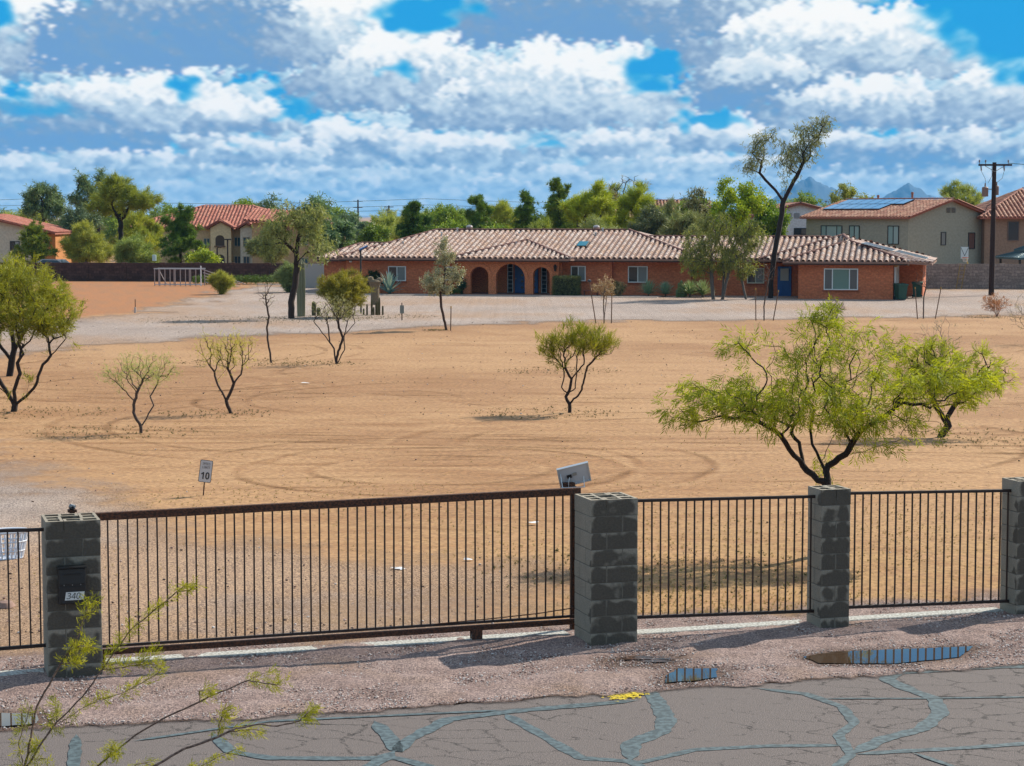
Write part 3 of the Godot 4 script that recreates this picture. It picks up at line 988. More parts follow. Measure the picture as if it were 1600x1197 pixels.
# stems: polylines of Vector3 from the base (metres); blobs: [middle, radii, share of the twigs]; p: settings
func grow(o: Node3D, stems: Array, blobs: Array, p: Dictionary) -> void:
	var pos := PackedVector3Array()
	var par := PackedInt32Array()
	var run := PackedFloat32Array()
	var step: float = p.get("step", 0.22)
	var bf: float = p.get("bf", 0.35)
	var wob: float = p.get("wobble", 0.12)
	var first_free := p.get("bare", 0.0) as float   # height below which no twig may join
	for s in stems:
		var from := -1
		var a: Vector3 = s[0]
		if pos.size() > 0:   # a further stem leaves the wood already there at its nearest point
			var bd := 1e9
			for k in pos.size():
				var dd := pos[k].distance_squared_to(a)
				if dd < bd:
					bd = dd
					from = k
			if bd > 0.09:
				from = -1
		if from < 0:
			pos.append(a); par.append(-1); run.append(absf(a.y))
			from = pos.size() - 1
		for k in range(1, s.size()):
			var b: Vector3 = s[k]
			var a0 := pos[from]
			var nseg := maxi(1, ceili(a0.distance_to(b) / step))
			for q in nseg:
				var c := a0.lerp(b, (q + 1.0) / nseg)
				if q < nseg - 1:
					c += rdir() * step * wob * 0.6
				pos.append(c); par.append(from); run.append(run[from] + c.distance_to(pos[from]))
				from = pos.size() - 1
	var pts := []
	var total: int = p.get("twigs", 160)
	var centre := Vector3.ZERO
	for b in blobs:
		centre += b[0] / blobs.size()
		var nb := int(total * (b[2] as float))
		for k in nb:
			var d := rdir()
			var rad := pow(rnd(), p.get("shell", 0.42))
			d.y = d.y if d.y > 0 else d.y * (p.get("under", 0.8) as float)
			pts.append(b[0] + d * b[1] * rad)
	var base: Vector3 = stems[0][stems[0].size() - 1] if stems[0].size() > 1 else stems[0][0]
	pts.sort_custom(func(a, b): return a.distance_squared_to(base) < b.distance_squared_to(base))
	var tips := PackedInt32Array()
	for t in pts:
		var best := 0
		var bs := 1e9
		for k in pos.size():
			var q := pos[k]
			if q.y < first_free:
				continue
			var sc := q.distance_to(t) + bf * run[k]
			if q.y > t.y:
				sc += (q.y - t.y) * 0.7
			if sc < bs:
				bs = sc
				best = k
		var from := best
		var a0 := pos[best]
		var l := a0.distance_to(t)
		var nseg := maxi(1, ceili(l / step))
		var sag: float = p.get("sag", 0.0) * l
		for q in nseg:
			var f := (q + 1.0) / nseg
			var c := a0.lerp(t, f)
			if q < nseg - 1:
				c += rdir() * step * wob
				c.y += sag * sin(PI * f)
			pos.append(c); par.append(from); run.append(run[from] + c.distance_to(pos[from]))
			from = pos.size() - 1
		tips.append(from)
	# pipe model for the radii
	var n := pos.size()
	var ex: float = p.get("taper", 2.0)
	var carry := PackedFloat32Array()
	carry.resize(n)
	var kids := []
	kids.resize(n)
	for k in n:
		kids[k] = []
	for k in tips:
		carry[k] = 1.0
	for k in range(n - 1, -1, -1):
		if carry[k] == 0.0:
			carry[k] = 1.0
		if par[k] >= 0:
			carry[par[k]] += carry[k]
			kids[par[k]].append(k)
	var top := 0.0
	for k in n:
		if par[k] < 0:
			top = maxf(top, carry[k])
	var r0: float = p.get("r", 0.08)
	var tip: float = p.get("tip", 0.004)
	var rad := PackedFloat32Array()
	rad.resize(n)
	for k in n:
		rad[k] = maxf(tip, r0 * pow(carry[k] / top, 1.0 / ex))
	# limbs: follow the thickest child
	var g := Geo.new()
	var open := []
	for k in n:
		if par[k] < 0:
			open.append([k, -1])
	while open.size():
		var job: Array = open.pop_back()
		var k: int = job[0]
		var line := PackedVector3Array()
		var rr := PackedFloat32Array()
		if job[1] >= 0:
			line.append(pos[job[1]]); rr.append(minf(rad[job[1]], rad[k] * 1.15))
		else:
			line.append(pos[k] - Vector3(0, 0.15, 0)); rr.append(rad[k] * 1.35)
		while true:
			line.append(pos[k]); rr.append(rad[k])
			var big := -1
			for c in kids[k]:
				if big < 0 or carry[c] > carry[big]:
					big = c
			for c in kids[k]:
				if c != big:
					open.append([c, k])
			if big < 0:
				break
			k = big
		if line.size() > 1:
			rr[rr.size() - 1] *= 0.5
			g.tube(line, rr, 7 if rr[0] > 0.05 else (5 if rr[0] > 0.015 else 3))
	part("trunk", o, g, bark(p.get("bark", Color(0.045, 0.027, 0.02))))
	# leaves on the thin wood
	var leaves: int = p.get("leaves", 2500)
	if leaves <= 0:
		return
	var thin := []
	var limit: float = p.get("leafy", 0.018)
	for k in n:
		if par[k] >= 0 and rad[k] <= limit and pos[k].y > first_free:
			thin.append(k)
	var xf := []
	var cols := []
	var size: float = p.get("size", 0.14)
	var droop: float = p.get("droop", 0.3)
	var spread: float = p.get("spread", 0.12)
	var c1: Color = p.get("c1", Color(0.13, 0.15, 0.02))
	var c2: Color = p.get("c2", Color(0.07, 0.10, 0.015))
	c1 *= p.get("lift", 2.4) as float
	c2 *= p.get("lift", 2.4) as float
	var clump := noise(FastNoiseLite.TYPE_SIMPLEX_SMOOTH, 0.9 / (p.get("clump", 1.0) as float), 2, rng.randi_range(1, 999))
	var gap: float = p.get("gap", -0.28)
	var tries := 0
	while thin.size() and xf.size() < leaves and tries < leaves * 3:
		tries += 1
		var k: int = thin[rng.randi_range(0, thin.size() - 1)]
		var at := pos[par[k]].lerp(pos[k], rnd())
		at += rdir() * spread * rnd()
		var cn := clump.get_noise_3d(at.x, at.y, at.z)
		if cn < gap and rnd() < 0.85:
			continue
		var d := ((at - centre).normalized() * 0.5 + rdir() * 0.9 + (pos[k] - pos[par[k]]).normalized() * 0.5 - Vector3(0, droop * 2.0, 0)).normalized()
		var side := d.cross(rdir()).normalized()
		var s := size * rnd(0.65, 1.3)
		xf.append(Transform3D(Basis(side * s, d * s, side.cross(d) * s), at))
		var cc := c1.lerp(c2, clampf(rnd() * 0.8 + cn * 0.5, 0, 1))
		cols.append(cc * rnd(0.8, 1.2))
	crown_mesh(o, "crown", p.get("leaf", "frond"), xf, cols, p.get("through", 0.8))

func V(a: Array, unit: float, zs := 0.0) -> Vector3:   # [across, up] or [across, up, towards] in some unit
	return Vector3(a[0], a[1], a[2] if a.size() > 2 else zs) * unit

func stems_of(list: Array, unit: float) -> Array:
	var out := []
	for s in list:
		var line := []
		var drift := rnd(-0.35, 0.35)
		var first := V(s[0], unit)
		var z0 := first.z
		for l in out:   # a fork starts where the older stem is
			for q in l:
				if absf(q.x - first.x) + absf(q.y - first.y) < 0.02:
					z0 = q.z
		for k in s.size():
			var v := V(s[k], unit)
			if s[k].size() < 3:
				v.z = z0 + drift * Vector2(v.x - first.x, v.y - first.y).length() * 0.8
			elif k == 0:
				v.z = z0
			line.append(v)
		out.append(line)
	return out

func blobs_of(list: Array, unit: float) -> Array:   # [x, y, z, rx, ry, rz, share]
	var out := []
	for b in list:
		out.append([Vector3(b[0], b[1], b[2]) * unit, Vector3(b[3], b[4], b[5]) * unit, b[6]])
	return out

func tree(called: String, label: String, group: String, at: Vector3, unit: float, stems: Array, blobs: Array, p: Dictionary, category := "tree") -> Node3D:
	rng.seed = hash(label)
	var o := thing(called, label, category, at, 0.0, group)
	grow(o, stems_of(stems, unit), blobs_of(blobs, unit), p)
	return o

# ---------------------------------------------------------------- walls and fence
func pillar_picture(w: float, h: float, sd: int) -> ImageTexture:   # left half: front, right half: side; damp patches on each course
	var iw := 128
	var ih := 256
	var im := Image.create(iw, ih, false, Image.FORMAT_RGB8)
	var f := noise(FastNoiseLite.TYPE_SIMPLEX_SMOOTH, 0.028, 3, sd)
	var f2 := noise(FastNoiseLite.TYPE_SIMPLEX, 0.25, 3, sd + 1)
	var dry := Color(0.262, 0.228, 0.180)
	var damp := Color(0.084, 0.070, 0.054)
	for y in ih:
		var up := (1.0 - (y + 0.5) / ih) * h
		var course := fposmod(up - (h - 0.2 * ceil(h / 0.2)), 0.2) / 0.2
		var row := int(floor((up - (h - 0.2 * ceil(h / 0.2))) / 0.2))
		for x in iw:
			var front := x < 64
			var u := (x % 64 + 0.5) / 64.0
			var nn := f.get_noise_2d(x * 1.0, y * 0.8)
			var rown := f.get_noise_2d(row * 60.0, 500.0)
			var wet := 0.0
			if front:
				var edge := minf(u + 0.03, (1.0 - u) * 1.3) * w
				wet = smoothstep(-0.10, 0.16, 0.33 - smoothstep(0.6, 1.0, course) * 0.30 + nn * 0.42 + rown * 0.30 - smoothstep(0.10, 0.0, edge) * (0.30 + nn * 0.3))
			else:
				wet = smoothstep(0.3, 0.5, u - 0.52 - course * 0.25 + nn * 0.5 + rown * 0.3)
			var c := dry.lerp(damp, wet) * (1.0 + f2.get_noise_2d(x, y) * 0.22 + nn * 0.12)
			im.set_pixel(x, y, c.linear_to_srgb())
	return ImageTexture.create_from_image(im)

func pillar(label: String, x: float, z: float, w: float, h: float, sd: int) -> Node3D:   # x, z: its front corner along the fence
	var t := Vector2(cos(FENCE_TURN), -sin(FENCE_TURN))
	var b := Vector2(-sin(FENCE_TURN), -cos(FENCE_TURN))
	var at := FENCE_AT + t * x - b * z
	var o := thing("fence_pillar", label, "pillar", Vector3(at.x, 0, at.y), FENCE_TURN, "grey block pillars of the fence")
	var m := mat(Color(1, 1, 1), 0.95)
	m.albedo_texture = pillar_picture(w, h, sd)
	m.heightmap_enabled = true
	m.heightmap_texture = ntex(noise(FastNoiseLite.TYPE_SIMPLEX, 0.12, 3, sd), 256, Color.BLACK, Color.WHITE, 0, 1, true)
	m.heightmap_scale = 0.4
	var mortar := mat(Color(0.125, 0.110, 0.088), 0.95)
	var g := Geo.new()
	g.box(Vector3(w / 2, h / 2 - 0.1, -w / 2), Vector3(w - 0.016, h - 0.02, w - 0.016))
	part("mortar", o, g, mortar)
	var courses := ceili(h / 0.2)
	for k in courses:
		var y1 := h - 0.2 * k
		var y0 := y1 - 0.2 + 0.007
		var flip := k % 2 == 1
		var blocks := []   # x0, x1, z0, z1 in plan
		if w > 0.5:
			var s := w / 3.0
			blocks = [[0, 2 * s, 0, s], [2 * s, 3 * s, 0, 2 * s], [s, 3 * s, 2 * s, 3 * s], [0, s, s, 3 * s]] if flip else [[s, 3 * s, 0, s], [2 * s, 3 * s, s, 3 * s], [0, 2 * s, 2 * s, 3 * s], [0, s, 0, 2 * s]]
		else:
			blocks = [[0, w, 0, w / 2], [0, w, w / 2, w]] if flip else [[0, w / 2, 0, w], [w / 2, w, 0, w]]
		for q in blocks:
			var c := Vector3((q[0] + q[1]) / 2.0, (y0 + y1) / 2, -(q[2] + q[3]) / 2.0)
			var sz := Vector3(q[1] - q[0] - 0.007, y1 - y0, q[3] - q[2] - 0.007)
			c += Vector3(rnd(-0.0015, 0.0015), 0, rnd(-0.0015, 0.0015))
			var bg := Geo.new()
			if k == 0:   # the top course shows its hollow cells
				var tk := 0.032
				bg.box(c + Vector3(0, -0.008, 0), sz - Vector3(tk, 0.016, tk))
				for s in [-1, 1]:
					bg.box(c + Vector3(s * (sz.x - tk) / 2, 0, 0), Vector3(tk, sz.y, sz.z))
					bg.box(c + Vector3(0, 0, s * (sz.z - tk) / 2), Vector3(sz.x - 2 * tk, sz.y, tk))
				if sz.x > sz.z:
					bg.box(c, Vector3(tk, sz.y, sz.z - 2 * tk))
				else:
					bg.box(c, Vector3(sz.x - 2 * tk, sz.y, tk))
			else:
				bg.box(c, sz, Basis(), 0.006)
			for i in bg.v.size():
				var p := bg.v[i]
				var v := 1.0 - p.y / h
				if bg.n[i].x < -0.7:
					bg.t[i] = Vector2(0.5 + clampf(1.0 + p.z / w, 0.01, 0.99) * 0.5, v)
				elif bg.n[i].z > 0.5 or absf(bg.n[i].y) < 0.5 and bg.n[i].x < 0.7:
					bg.t[i] = Vector2(clampf(p.x / w, 0.01, 0.99) * 0.5, v)
				else:
					bg.t[i] = Vector2(0.52, 0.97) if absf(bg.n[i].y) > 0.5 else Vector2(0.53 + 0.1 * clampf(-p.z / w, 0, 1), v)
			part("block", o, bg, m)
	return o

func flat_text(s: String, size: float, depth: float, slant := 0.0, bold := true) -> ArrayMesh:
	var t := TextMesh.new()
	var f := SystemFont.new()
	f.font_names = PackedStringArray(["Droid Sans"])
	f.font_weight = 700 if bold else 400
	t.font = f
	t.text = s
	t.font_size = 64
	t.pixel_size = size / 46.0    # size: the height of a capital
	t.depth = depth
	var a := t.get_mesh_arrays()
	var v: PackedVector3Array = a[Mesh.ARRAY_VERTEX]
	for k in v.size():
		v[k].x += v[k].y * slant
	a[Mesh.ARRAY_VERTEX] = v
	var m := ArrayMesh.new()
	m.add_surface_from_arrays(Mesh.PRIMITIVE_TRIANGLES, a)
	return m

func fence_node(called: String, label: String, category: String, x: float, z: float, group := "") -> Node3D:
	var t := Vector2(cos(FENCE_TURN), -sin(FENCE_TURN))
	var b := Vector2(-sin(FENCE_TURN), -cos(FENCE_TURN))
	var at := FENCE_AT + t * x - b * z
	return thing(called, label, category, Vector3(at.x, 0, at.y), FENCE_TURN, group)

func panel(label: String, x0: float, x1: float, z: float, low0: float, high0: float, low1: float, high1: float, m: Material, count: int) -> void:
	var o := fence_node("fence_panel", label, "fence", x0, z, "dark iron picket panels between the pillars")
	var l := x1 - x0
	var r := Geo.new()
	var slope_t := atan2(high1 - high0, l)
	var slope_b := atan2(low1 - low0, l)
	r.box(Vector3(l / 2, (high0 + high1) / 2, 0), Vector3(l, 0.038, 0.038), Basis(Vector3.BACK, slope_t), 0.003)
	part("top_rail", o, r, m)
	r = Geo.new()
	r.box(Vector3(l / 2, (low0 + low1) / 2, 0), Vector3(l, 0.038, 0.038), Basis(Vector3.BACK, slope_b), 0.003)
	part("bottom_rail", o, r, m)
	for k in count:
		var f := (k + 0.6) / (count + 0.2)
		var lo := lerpf(low0, low1, f) + 0.0185
		var hi := lerpf(high0, high1, f) - 0.0185
		var g := Geo.new()
		g.box(Vector3.ZERO, Vector3(0.017, hi - lo, 0.017))
		part("picket", o, g, m, Transform3D(Basis(Vector3.BACK, rnd(-0.004, 0.004)), Vector3(f * l + rnd(-0.004, 0.004), (lo + hi) / 2, 0)))

func build_fence() -> void:
	rng.seed = 55
	pillar("wide grey block pillar with the black mailbox, left of the sliding gate", -6.29, -0.13, 0.6, 1.76, 3)
	pillar("wide damp grey block pillar between sliding gate and picket fence, solar panel behind", 0, 0, 0.6, 1.76, 14)
	pillar("narrow grey block pillar standing in front of the spreading mesquite", 3.04, -0.10, 0.4, 1.75, 25)
	pillar("grey block pillar at the far end of the fence, cut by the picture edge", 5.82, -0.18, 0.4, 1.74, 37)
	var iron := mat(Color(0.026, 0.013, 0.010), 0.5, 0.2)
	var rust := mat(Color(0.125, 0.062, 0.040), 0.75, 0.15)
	grain(rust, 0.6, ntex(noise(FastNoiseLite.TYPE_SIMPLEX, 0.03, 5, 8), 512, Color(0.45, 0.42, 0.42), Color(1.0, 0.85, 0.7), 0.25, 0.7))
	panel("picket panel between the two nearer pillars, tree shade behind it", 0.6, 3.06, -0.3, 0.27, 1.69, 0.21, 1.645, iron, 22)
	panel("picket panel between the narrow pillar and the last pillar", 3.44, 5.86, -0.36, 0.22, 1.66, 0.17, 1.60, iron, 21)
	panel("short end of picket panel left of the mailbox pillar, basket behind", -8.8, -6.27, -0.4, 0.30, 1.67, 0.34, 1.64, iron, 22)
	panel("picket panel beyond the last pillar, mostly out of the picture", 6.2, 8.6, -0.46, 0.2, 1.64, 0.18, 1.62, iron, 21)
	# sliding gate
	var o := fence_node("sliding_gate", "long dark iron sliding gate with rusty brown top beam", "gate", -6.22, -0.72)
	var l := 6.34
	var top_a := 1.706
	var top_b := 1.775
	var g := Geo.new()
	g.box(Vector3(l / 2, (top_a + top_b) / 2, 0), Vector3(l, 0.09, 0.06), Basis(Vector3.BACK, atan2(top_b - top_a, l)), 0.006)
	part("top_beam", o, g, rust)
	g = Geo.new()
	g.box(Vector3(l / 2, 0.165, 0), Vector3(l, 0.065, 0.06), Basis(Vector3.BACK, 0.004), 0.006)
	part("bottom_beam", o, g, rust)
	g = Geo.new()
	g.box(Vector3(l / 2, 0.232, 0.005), Vector3(l, 0.03, 0.03), Basis(Vector3.BACK, 0.004))
	part("bottom_rail", o, g, iron)
	for x in [0.03, l - 0.03]:
		g = Geo.new()
		g.box(Vector3(x, 0.95, 0), Vector3(0.035, 1.5, 0.04), Basis(), 0.004)
		part("end_post", o, g, iron)
	var n := 56
	for k in n:
		var f := (k + 1.0) / (n + 1)
		var lo := 0.247
		var hi := lerpf(top_a, top_b, f) - 0.05
		g = Geo.new()
		g.box(Vector3.ZERO, Vector3(0.017, hi - lo, 0.017))
		part("picket", o, g, iron, Transform3D(Basis(Vector3.BACK, rnd(-0.004, 0.004)), Vector3(f * l + rnd(-0.003, 0.003), (lo + hi) / 2, 0.0)))
	var zinc := mat(Color(0.10, 0.095, 0.09), 0.5, 0.7)
	for x in [0.55, 5.02]:
		var wh := Geo.new()
		wh.rod(Vector3(x, 0.075, -0.02), Vector3(x, 0.075, 0.02), 0.06, 16)
		wh.rod(Vector3(x, 0.075, -0.035), Vector3(x, 0.075, 0.035), 0.015, 8)
		var wp := part("wheel", o, wh, zinc)
		var br := Geo.new()
		for s in [-1, 1]:
			br.box(Vector3(x, 0.10, s * 0.042), Vector3(0.13, 0.12, 0.008))
		part("bracket", wp, br, rust)
	g = Geo.new()
	g.tube(PackedVector3Array([Vector3(4.5, 0.255, 0.04), Vector3(5.2, 0.28, 0.04), Vector3(5.8, 0.31, 0.04), Vector3(l, 0.36, 0.04)]), PackedFloat32Array([0.007, 0.007, 0.007, 0.007]), 5)
	part("drive_chain", o, g, rust)
	# concrete footing strips below the gate and the panels
	var conc := mat(Color(0.47, 0.47, 0.44), 0.9)
	grain(conc, 0.8, ntex(noise(FastNoiseLite.TYPE_SIMPLEX, 0.03, 5, 18), 512, Color(0.68, 0.66, 0.64), Color.WHITE, 0.25, 0.7))
	for s in [[-5.67, -0.02, -0.80], [0.615, 3.03, -0.55], [3.455, 5.81, -0.55], [6.24, 9.5, -0.55], [-9.6, -6.3, -0.5]]:
		var st := fence_node("concrete_strip", "", "", s[0], s[2])
		st.remove_meta("category")
		st.remove_meta("label")
		st.set_meta("kind", "structure")
		g = Geo.new()
		var sl: float = s[1] - s[0]
		g.box(Vector3(sl / 2, 0.0, 0), Vector3(sl, 0.075, 0.24), Basis(), 0.01)
		part("slab", st, g, conc)
	# gate operator post with its small solar panel
	o = fence_node("solar_charger", "small white backed solar panel on a rusty post behind the damp pillar", "solar charger", 0.0, -0.98)
	g = Geo.new()
	g.box(Vector3(0.12, 0.9, 0), Vector3(0.07, 1.8, 0.07), Basis(), 0.004)
	part("post", o, g, rust)
	g = Geo.new()
	g.box(Vector3(0.05, 1.80, 0), Vector3(0.16, 0.10, 0.10), Basis(), 0.008)
	part("box", o, g, rust)
	var frame := mat(Color(0.62, 0.64, 0.66), 0.4, 0.5)
	var back := mat(Color(0.55, 0.55, 0.58), 0.7)
	var ty := Vector3(-0.34, 0.86, 0.50).normalized()
	var tx := Vector3(1.0, 0.0, 0.1)
	tx = (tx - ty * tx.dot(ty)).normalized()
	var tilt := Transform3D(Basis(tx, ty, tx.cross(ty)), Vector3(0.12, 1.945, 0.02))
	var sheet := Geo.new()
	sheet.box(Vector3(0, 0, -0.004), Vector3(0.37, 0.27, 0.008))
	var sp := part("panel", o, sheet, back, tilt)
	g = Geo.new()
	for s in [-1, 1]:
		g.box(Vector3(s * 0.19, 0, 0), Vector3(0.014, 0.30, 0.03))
		g.box(Vector3(0, s * 0.143, 0), Vector3(0.366, 0.014, 0.03))
	part("frame", sp, g, frame)
	g = Geo.new()
	g.box(Vector3(-0.06, 0.0, 0.012), Vector3(0.06, 0.04, 0.02))
	part("junction_box", sp, g, mat(Color(0.02, 0.015, 0.015), 0.5))
	g = Geo.new()
	g.box(Vector3(0.01, 0.015, 0.008), Vector3(0.05, 0.045, 0.004))
	part("label_plate", sp, g, mat(Color(0.35, 0.32, 0.28), 0.6))
	g = Geo.new()
	for s in [-1, 1]:
		g.rod(Vector3(0.10 + s * 0.14, 1.79, 0.06), Vector3(0.10 + s * 0.15, 1.97, 0.0), 0.006)
	g.rod(Vector3(-0.06, 1.795, 0.06), Vector3(0.25, 1.795, 0.06), 0.006)
	g.tube(PackedVector3Array([Vector3(0.05, 1.92, 0.06), Vector3(0.03, 1.86, 0.08), Vector3(0.04, 1.80, 0.05)]), PackedFloat32Array([0.004, 0.004, 0.004]), 5)
	part("bracket", o, g, frame)
	# little lamp on the other gate post
	o = fence_node("gate_sensor", "small grey sensor on the gate post behind the mailbox pillar", "sensor", -5.92, -0.98)
	g = Geo.new()
	g.box(Vector3(0, 0.87, 0), Vector3(0.06, 1.74, 0.06), Basis(), 0.004)
	part("post", o, g, rust)
	g = Geo.new()
	g.box(Vector3(0, 1.755, 0), Vector3(0.10, 0.03, 0.08), Basis(), 0.004)
	part("bracket", o, g, rust)
	g = Geo.new()
	g.box(Vector3(0, 1.80, 0.01), Vector3(0.075, 0.05, 0.10), Basis(Vector3.RIGHT, -0.3) * Basis(Vector3.BACK, -0.35), 0.012)
	var ho := part("housing", o, g, mat(Color(0.22, 0.23, 0.24), 0.4, 0.3))
	g = Geo.new()
	g.rod(Vector3(0.0, 1.80, 0.055), Vector3(0.0, 1.797, 0.064), 0.016, 10)
	part("lens", ho, g, mat(Color(0.03, 0.03, 0.035), 0.1))
	# mailbox
	o = fence_node("mailbox", "black locking mailbox with a white house number plate on the pillar face", "mailbox", -6.02, -0.12)
	var black := mat(Color(0.012, 0.012, 0.013), 0.35)
	g = Geo.new()
	g.box(Vector3(0, 1.06, 0.06), Vector3(0.30, 0.40, 0.11), Basis(), 0.008)
	var body := part("body", o, g, black)
	g = Geo.new()
	g.box(Vector3(0, 1.165, 0.118), Vector3(0.285, 0.17, 0.012), Basis(Vector3.RIGHT, -0.05), 0.004)
	var flap := part("flap", o, g, black)
	g = Geo.new()
	g.box(Vector3(0, 1.19, 0.129), Vector3(0.19, 0.012, 0.01))
	part("handle", flap, g, mat(Color(0.03, 0.03, 0.03), 0.3, 0.5))
	g = Geo.new()
	g.box(Vector3(0, 1.267, 0.07), Vector3(0.31, 0.014, 0.14))
	part("roof", o, g, black)
	g = Geo.new()
	g.box(Vector3(0, 1.0, 0.118), Vector3(0.285, 0.11, 0.008), Basis(), 0.003)
	part("door", o, g, black)
	for s in [-0.09, 0.0, 0.09]:
		g = Geo.new()
		g.rod(Vector3(s, 1.072, 0.112), Vector3(s, 1.072, 0.124), 0.006, 8)
		part("rivet", body, g, mat(Color(0.3, 0.3, 0.3), 0.3, 0.8))
	var pl := Geo.new()
	var xs := Transform3D(Basis(Vector3.RIGHT, Vector3(0.12, 1, 0), Vector3.BACK), Vector3.ZERO)
	for k in pl.v.size():
		pass
	pl.prism(PackedVector2Array([Vector2(-0.085, 0.905), Vector2(0.115, 0.905), Vector2(0.129, 0.995), Vector2(-0.071, 0.995)]), 0.005, Transform3D(Basis(), Vector3(0, 0, 0.128)))
	var plate := part("number_plate", o, pl, mat(Color(0.62, 0.62, 0.60), 0.5))
	node("digits", plate, flat_text("340", 0.066, 0.002, 0.18, false), mat(Color(0.01, 0.01, 0.01), 0.6), Transform3D(Basis(), Vector3(0.012, 0.951, 0.1295)))

# long block walls behind the yard
func block_wall_material(c: Color, joint: Color, bw: float, bh: float, vary: float) -> StandardMaterial3D:
	var iw := 512
	var ih := 256
	var im := Image.create(iw, ih, false, Image.FORMAT_RGB8)
	var f := noise(FastNoiseLite.TYPE_SIMPLEX, 0.03, 4, 61)
	var r := RandomNumberGenerator.new()
	r.seed = 99
	var tone := []
	for k in 200:
		tone.append(r.randf_range(1.0 - vary, 1.0 + vary))
	var nx := 8
	var ny := 8
	for y in ih:
		for x in iw:
			var cy := y * ny / ih
			var fx := fposmod(float(x) / iw * nx + (0.5 if cy % 2 else 0.0), nx)
			var u := fposmod(fx, 1.0)
			var v := fposmod(float(y) / ih * ny, 1.0)
			var q: float = tone[(cy * nx + int(fx)) % 200]
			var j := minf(minf(u, 1 - u) * 2.0, minf(v, 1 - v) * 1.0)
			var cc := (c * q).lerp(joint, smoothstep(0.09, 0.04, j)) * (1.0 + f.get_noise_2d(x, y) * 0.3)
			im.set_pixel(x, y, cc.linear_to_srgb())
	var m := mat(Color(1, 1, 1), 0.95)
	m.albedo_texture = ImageTexture.create_from_image(im)
	m.uv1_scale = Vector3(1.0 / (nx * bw), 1.0 / (ny * bh), 1)
	return m

func build_walls() -> void:
	rng.seed = 12
	var brown := block_wall_material(Color(0.070, 0.036, 0.027), Color(0.045, 0.024, 0.02), 0.42, 0.21, 0.3)
	var jobs := [["brown block wall behind the red dirt, houses beyond it", Vector3(-52, 0, -166), Vector3(-27.5, 0, -163), 1.45, 8, brown], ["brown block wall behind the aluminium ramp frame, next to green ground cover", Vector3(-27.5, 0, -163), Vector3(-13.5, 0, -161), 1.45, 5, brown],
		["grey block wall with pilasters right of the ranch house", Vector3(26, 0, -147.5), Vector3(60, 0, -141), 1.75, 12, block_wall_material(Color(0.25, 0.195, 0.165), Color(0.15, 0.115, 0.10), 0.42, 0.21, 0.16)],
		["pale plastered wall at the end of the ranch house", Vector3(-15.2, 0, -149), Vector3(-12.6, 0, -147.8), 1.7, 1, mat(Color(0.34, 0.31, 0.28), 0.9)]]
	for j in jobs:
		var a: Vector3 = j[1]
		var b: Vector3 = j[2]
		var o := thing("block_wall", j[0], "wall", a, -atan2(b.z - a.z, b.x - a.x))
		var l := a.distance_to(b)
		var n: int = j[4]
		for k in n:
			var g := Geo.new()
			g.box(Vector3(l * (k + 0.5) / n, j[3] / 2 - 0.1, 0), Vector3(l / n, j[3] + 0.2, 0.2))
			part("panel", o, g, j[5])
			g = Geo.new()
			g.box(Vector3(l * k / n, j[3] / 2 - 0.09, 0), Vector3(0.4, j[3] + 0.26, 0.28))
			part("pilaster", o, g, j[5])

# ---------------------------------------------------------------- houses
var tile_shape: ArrayMesh
func tile_mesh() -> ArrayMesh:   # half-round clay tile, its lower end at z 0
	if tile_shape == null:
		var g := Geo.new()
		var n := 6
		for k in n:
			var a0 := PI * k / n
			var a1 := PI * (k + 1) / n
			var p0 := Vector3(cos(a0) * 0.5, sin(a0) * 0.42, 0)
			var p1 := Vector3(cos(a1) * 0.5, sin(a1) * 0.42, 0)
			var q0 := Vector3(cos(a0) * 0.42, sin(a0) * 0.34, -1.12)
			var q1 := Vector3(cos(a1) * 0.42, sin(a1) * 0.34, -1.12)
			g.quad(p0, q0, q1, p1)
			for m in [g.n.size() - 4, g.n.size() - 3]:
				g.n[m] = Vector3(cos(a0), sin(a0), 0)
			for m in [g.n.size() - 2, g.n.size() - 1]:
				g.n[m] = Vector3(cos(a1), sin(a1), 0)
			g.quad(p0, p1, p1 * 0.82, p0 * 0.82)
		tile_shape = g.mesh()
	return tile_shape

var tile_mat: StandardMaterial3D
func tiles_of(o: Node3D, called: String, xf: Array, cols: Array) -> void:
	if tile_mat == null:
		tile_mat = mat(Color(1, 1, 1), 0.8)
		tile_mat.vertex_color_use_as_albedo = true
		grain(tile_mat, 1.3, ntex(noise(FastNoiseLite.TYPE_SIMPLEX, 0.05, 4, 71), 512, Color(0.6, 0.55, 0.52), Color.WHITE, 0.2, 0.6))
	var mm := MultiMesh.new()
	mm.transform_format = MultiMesh.TRANSFORM_3D
	mm.use_colors = true
	mm.mesh = tile_mesh()
	mm.instance_count = xf.size()
	for k in xf.size():
		mm.set_instance_transform(k, xf[k])
		mm.set_instance_color(k, cols[k])
	var mi := MultiMeshInstance3D.new()
	mi.name = called
	mi.multimesh = mm
	mi.material_override = tile_mat
	mi.set_meta("kind", "stuff")
	o.add_child(mi, true)

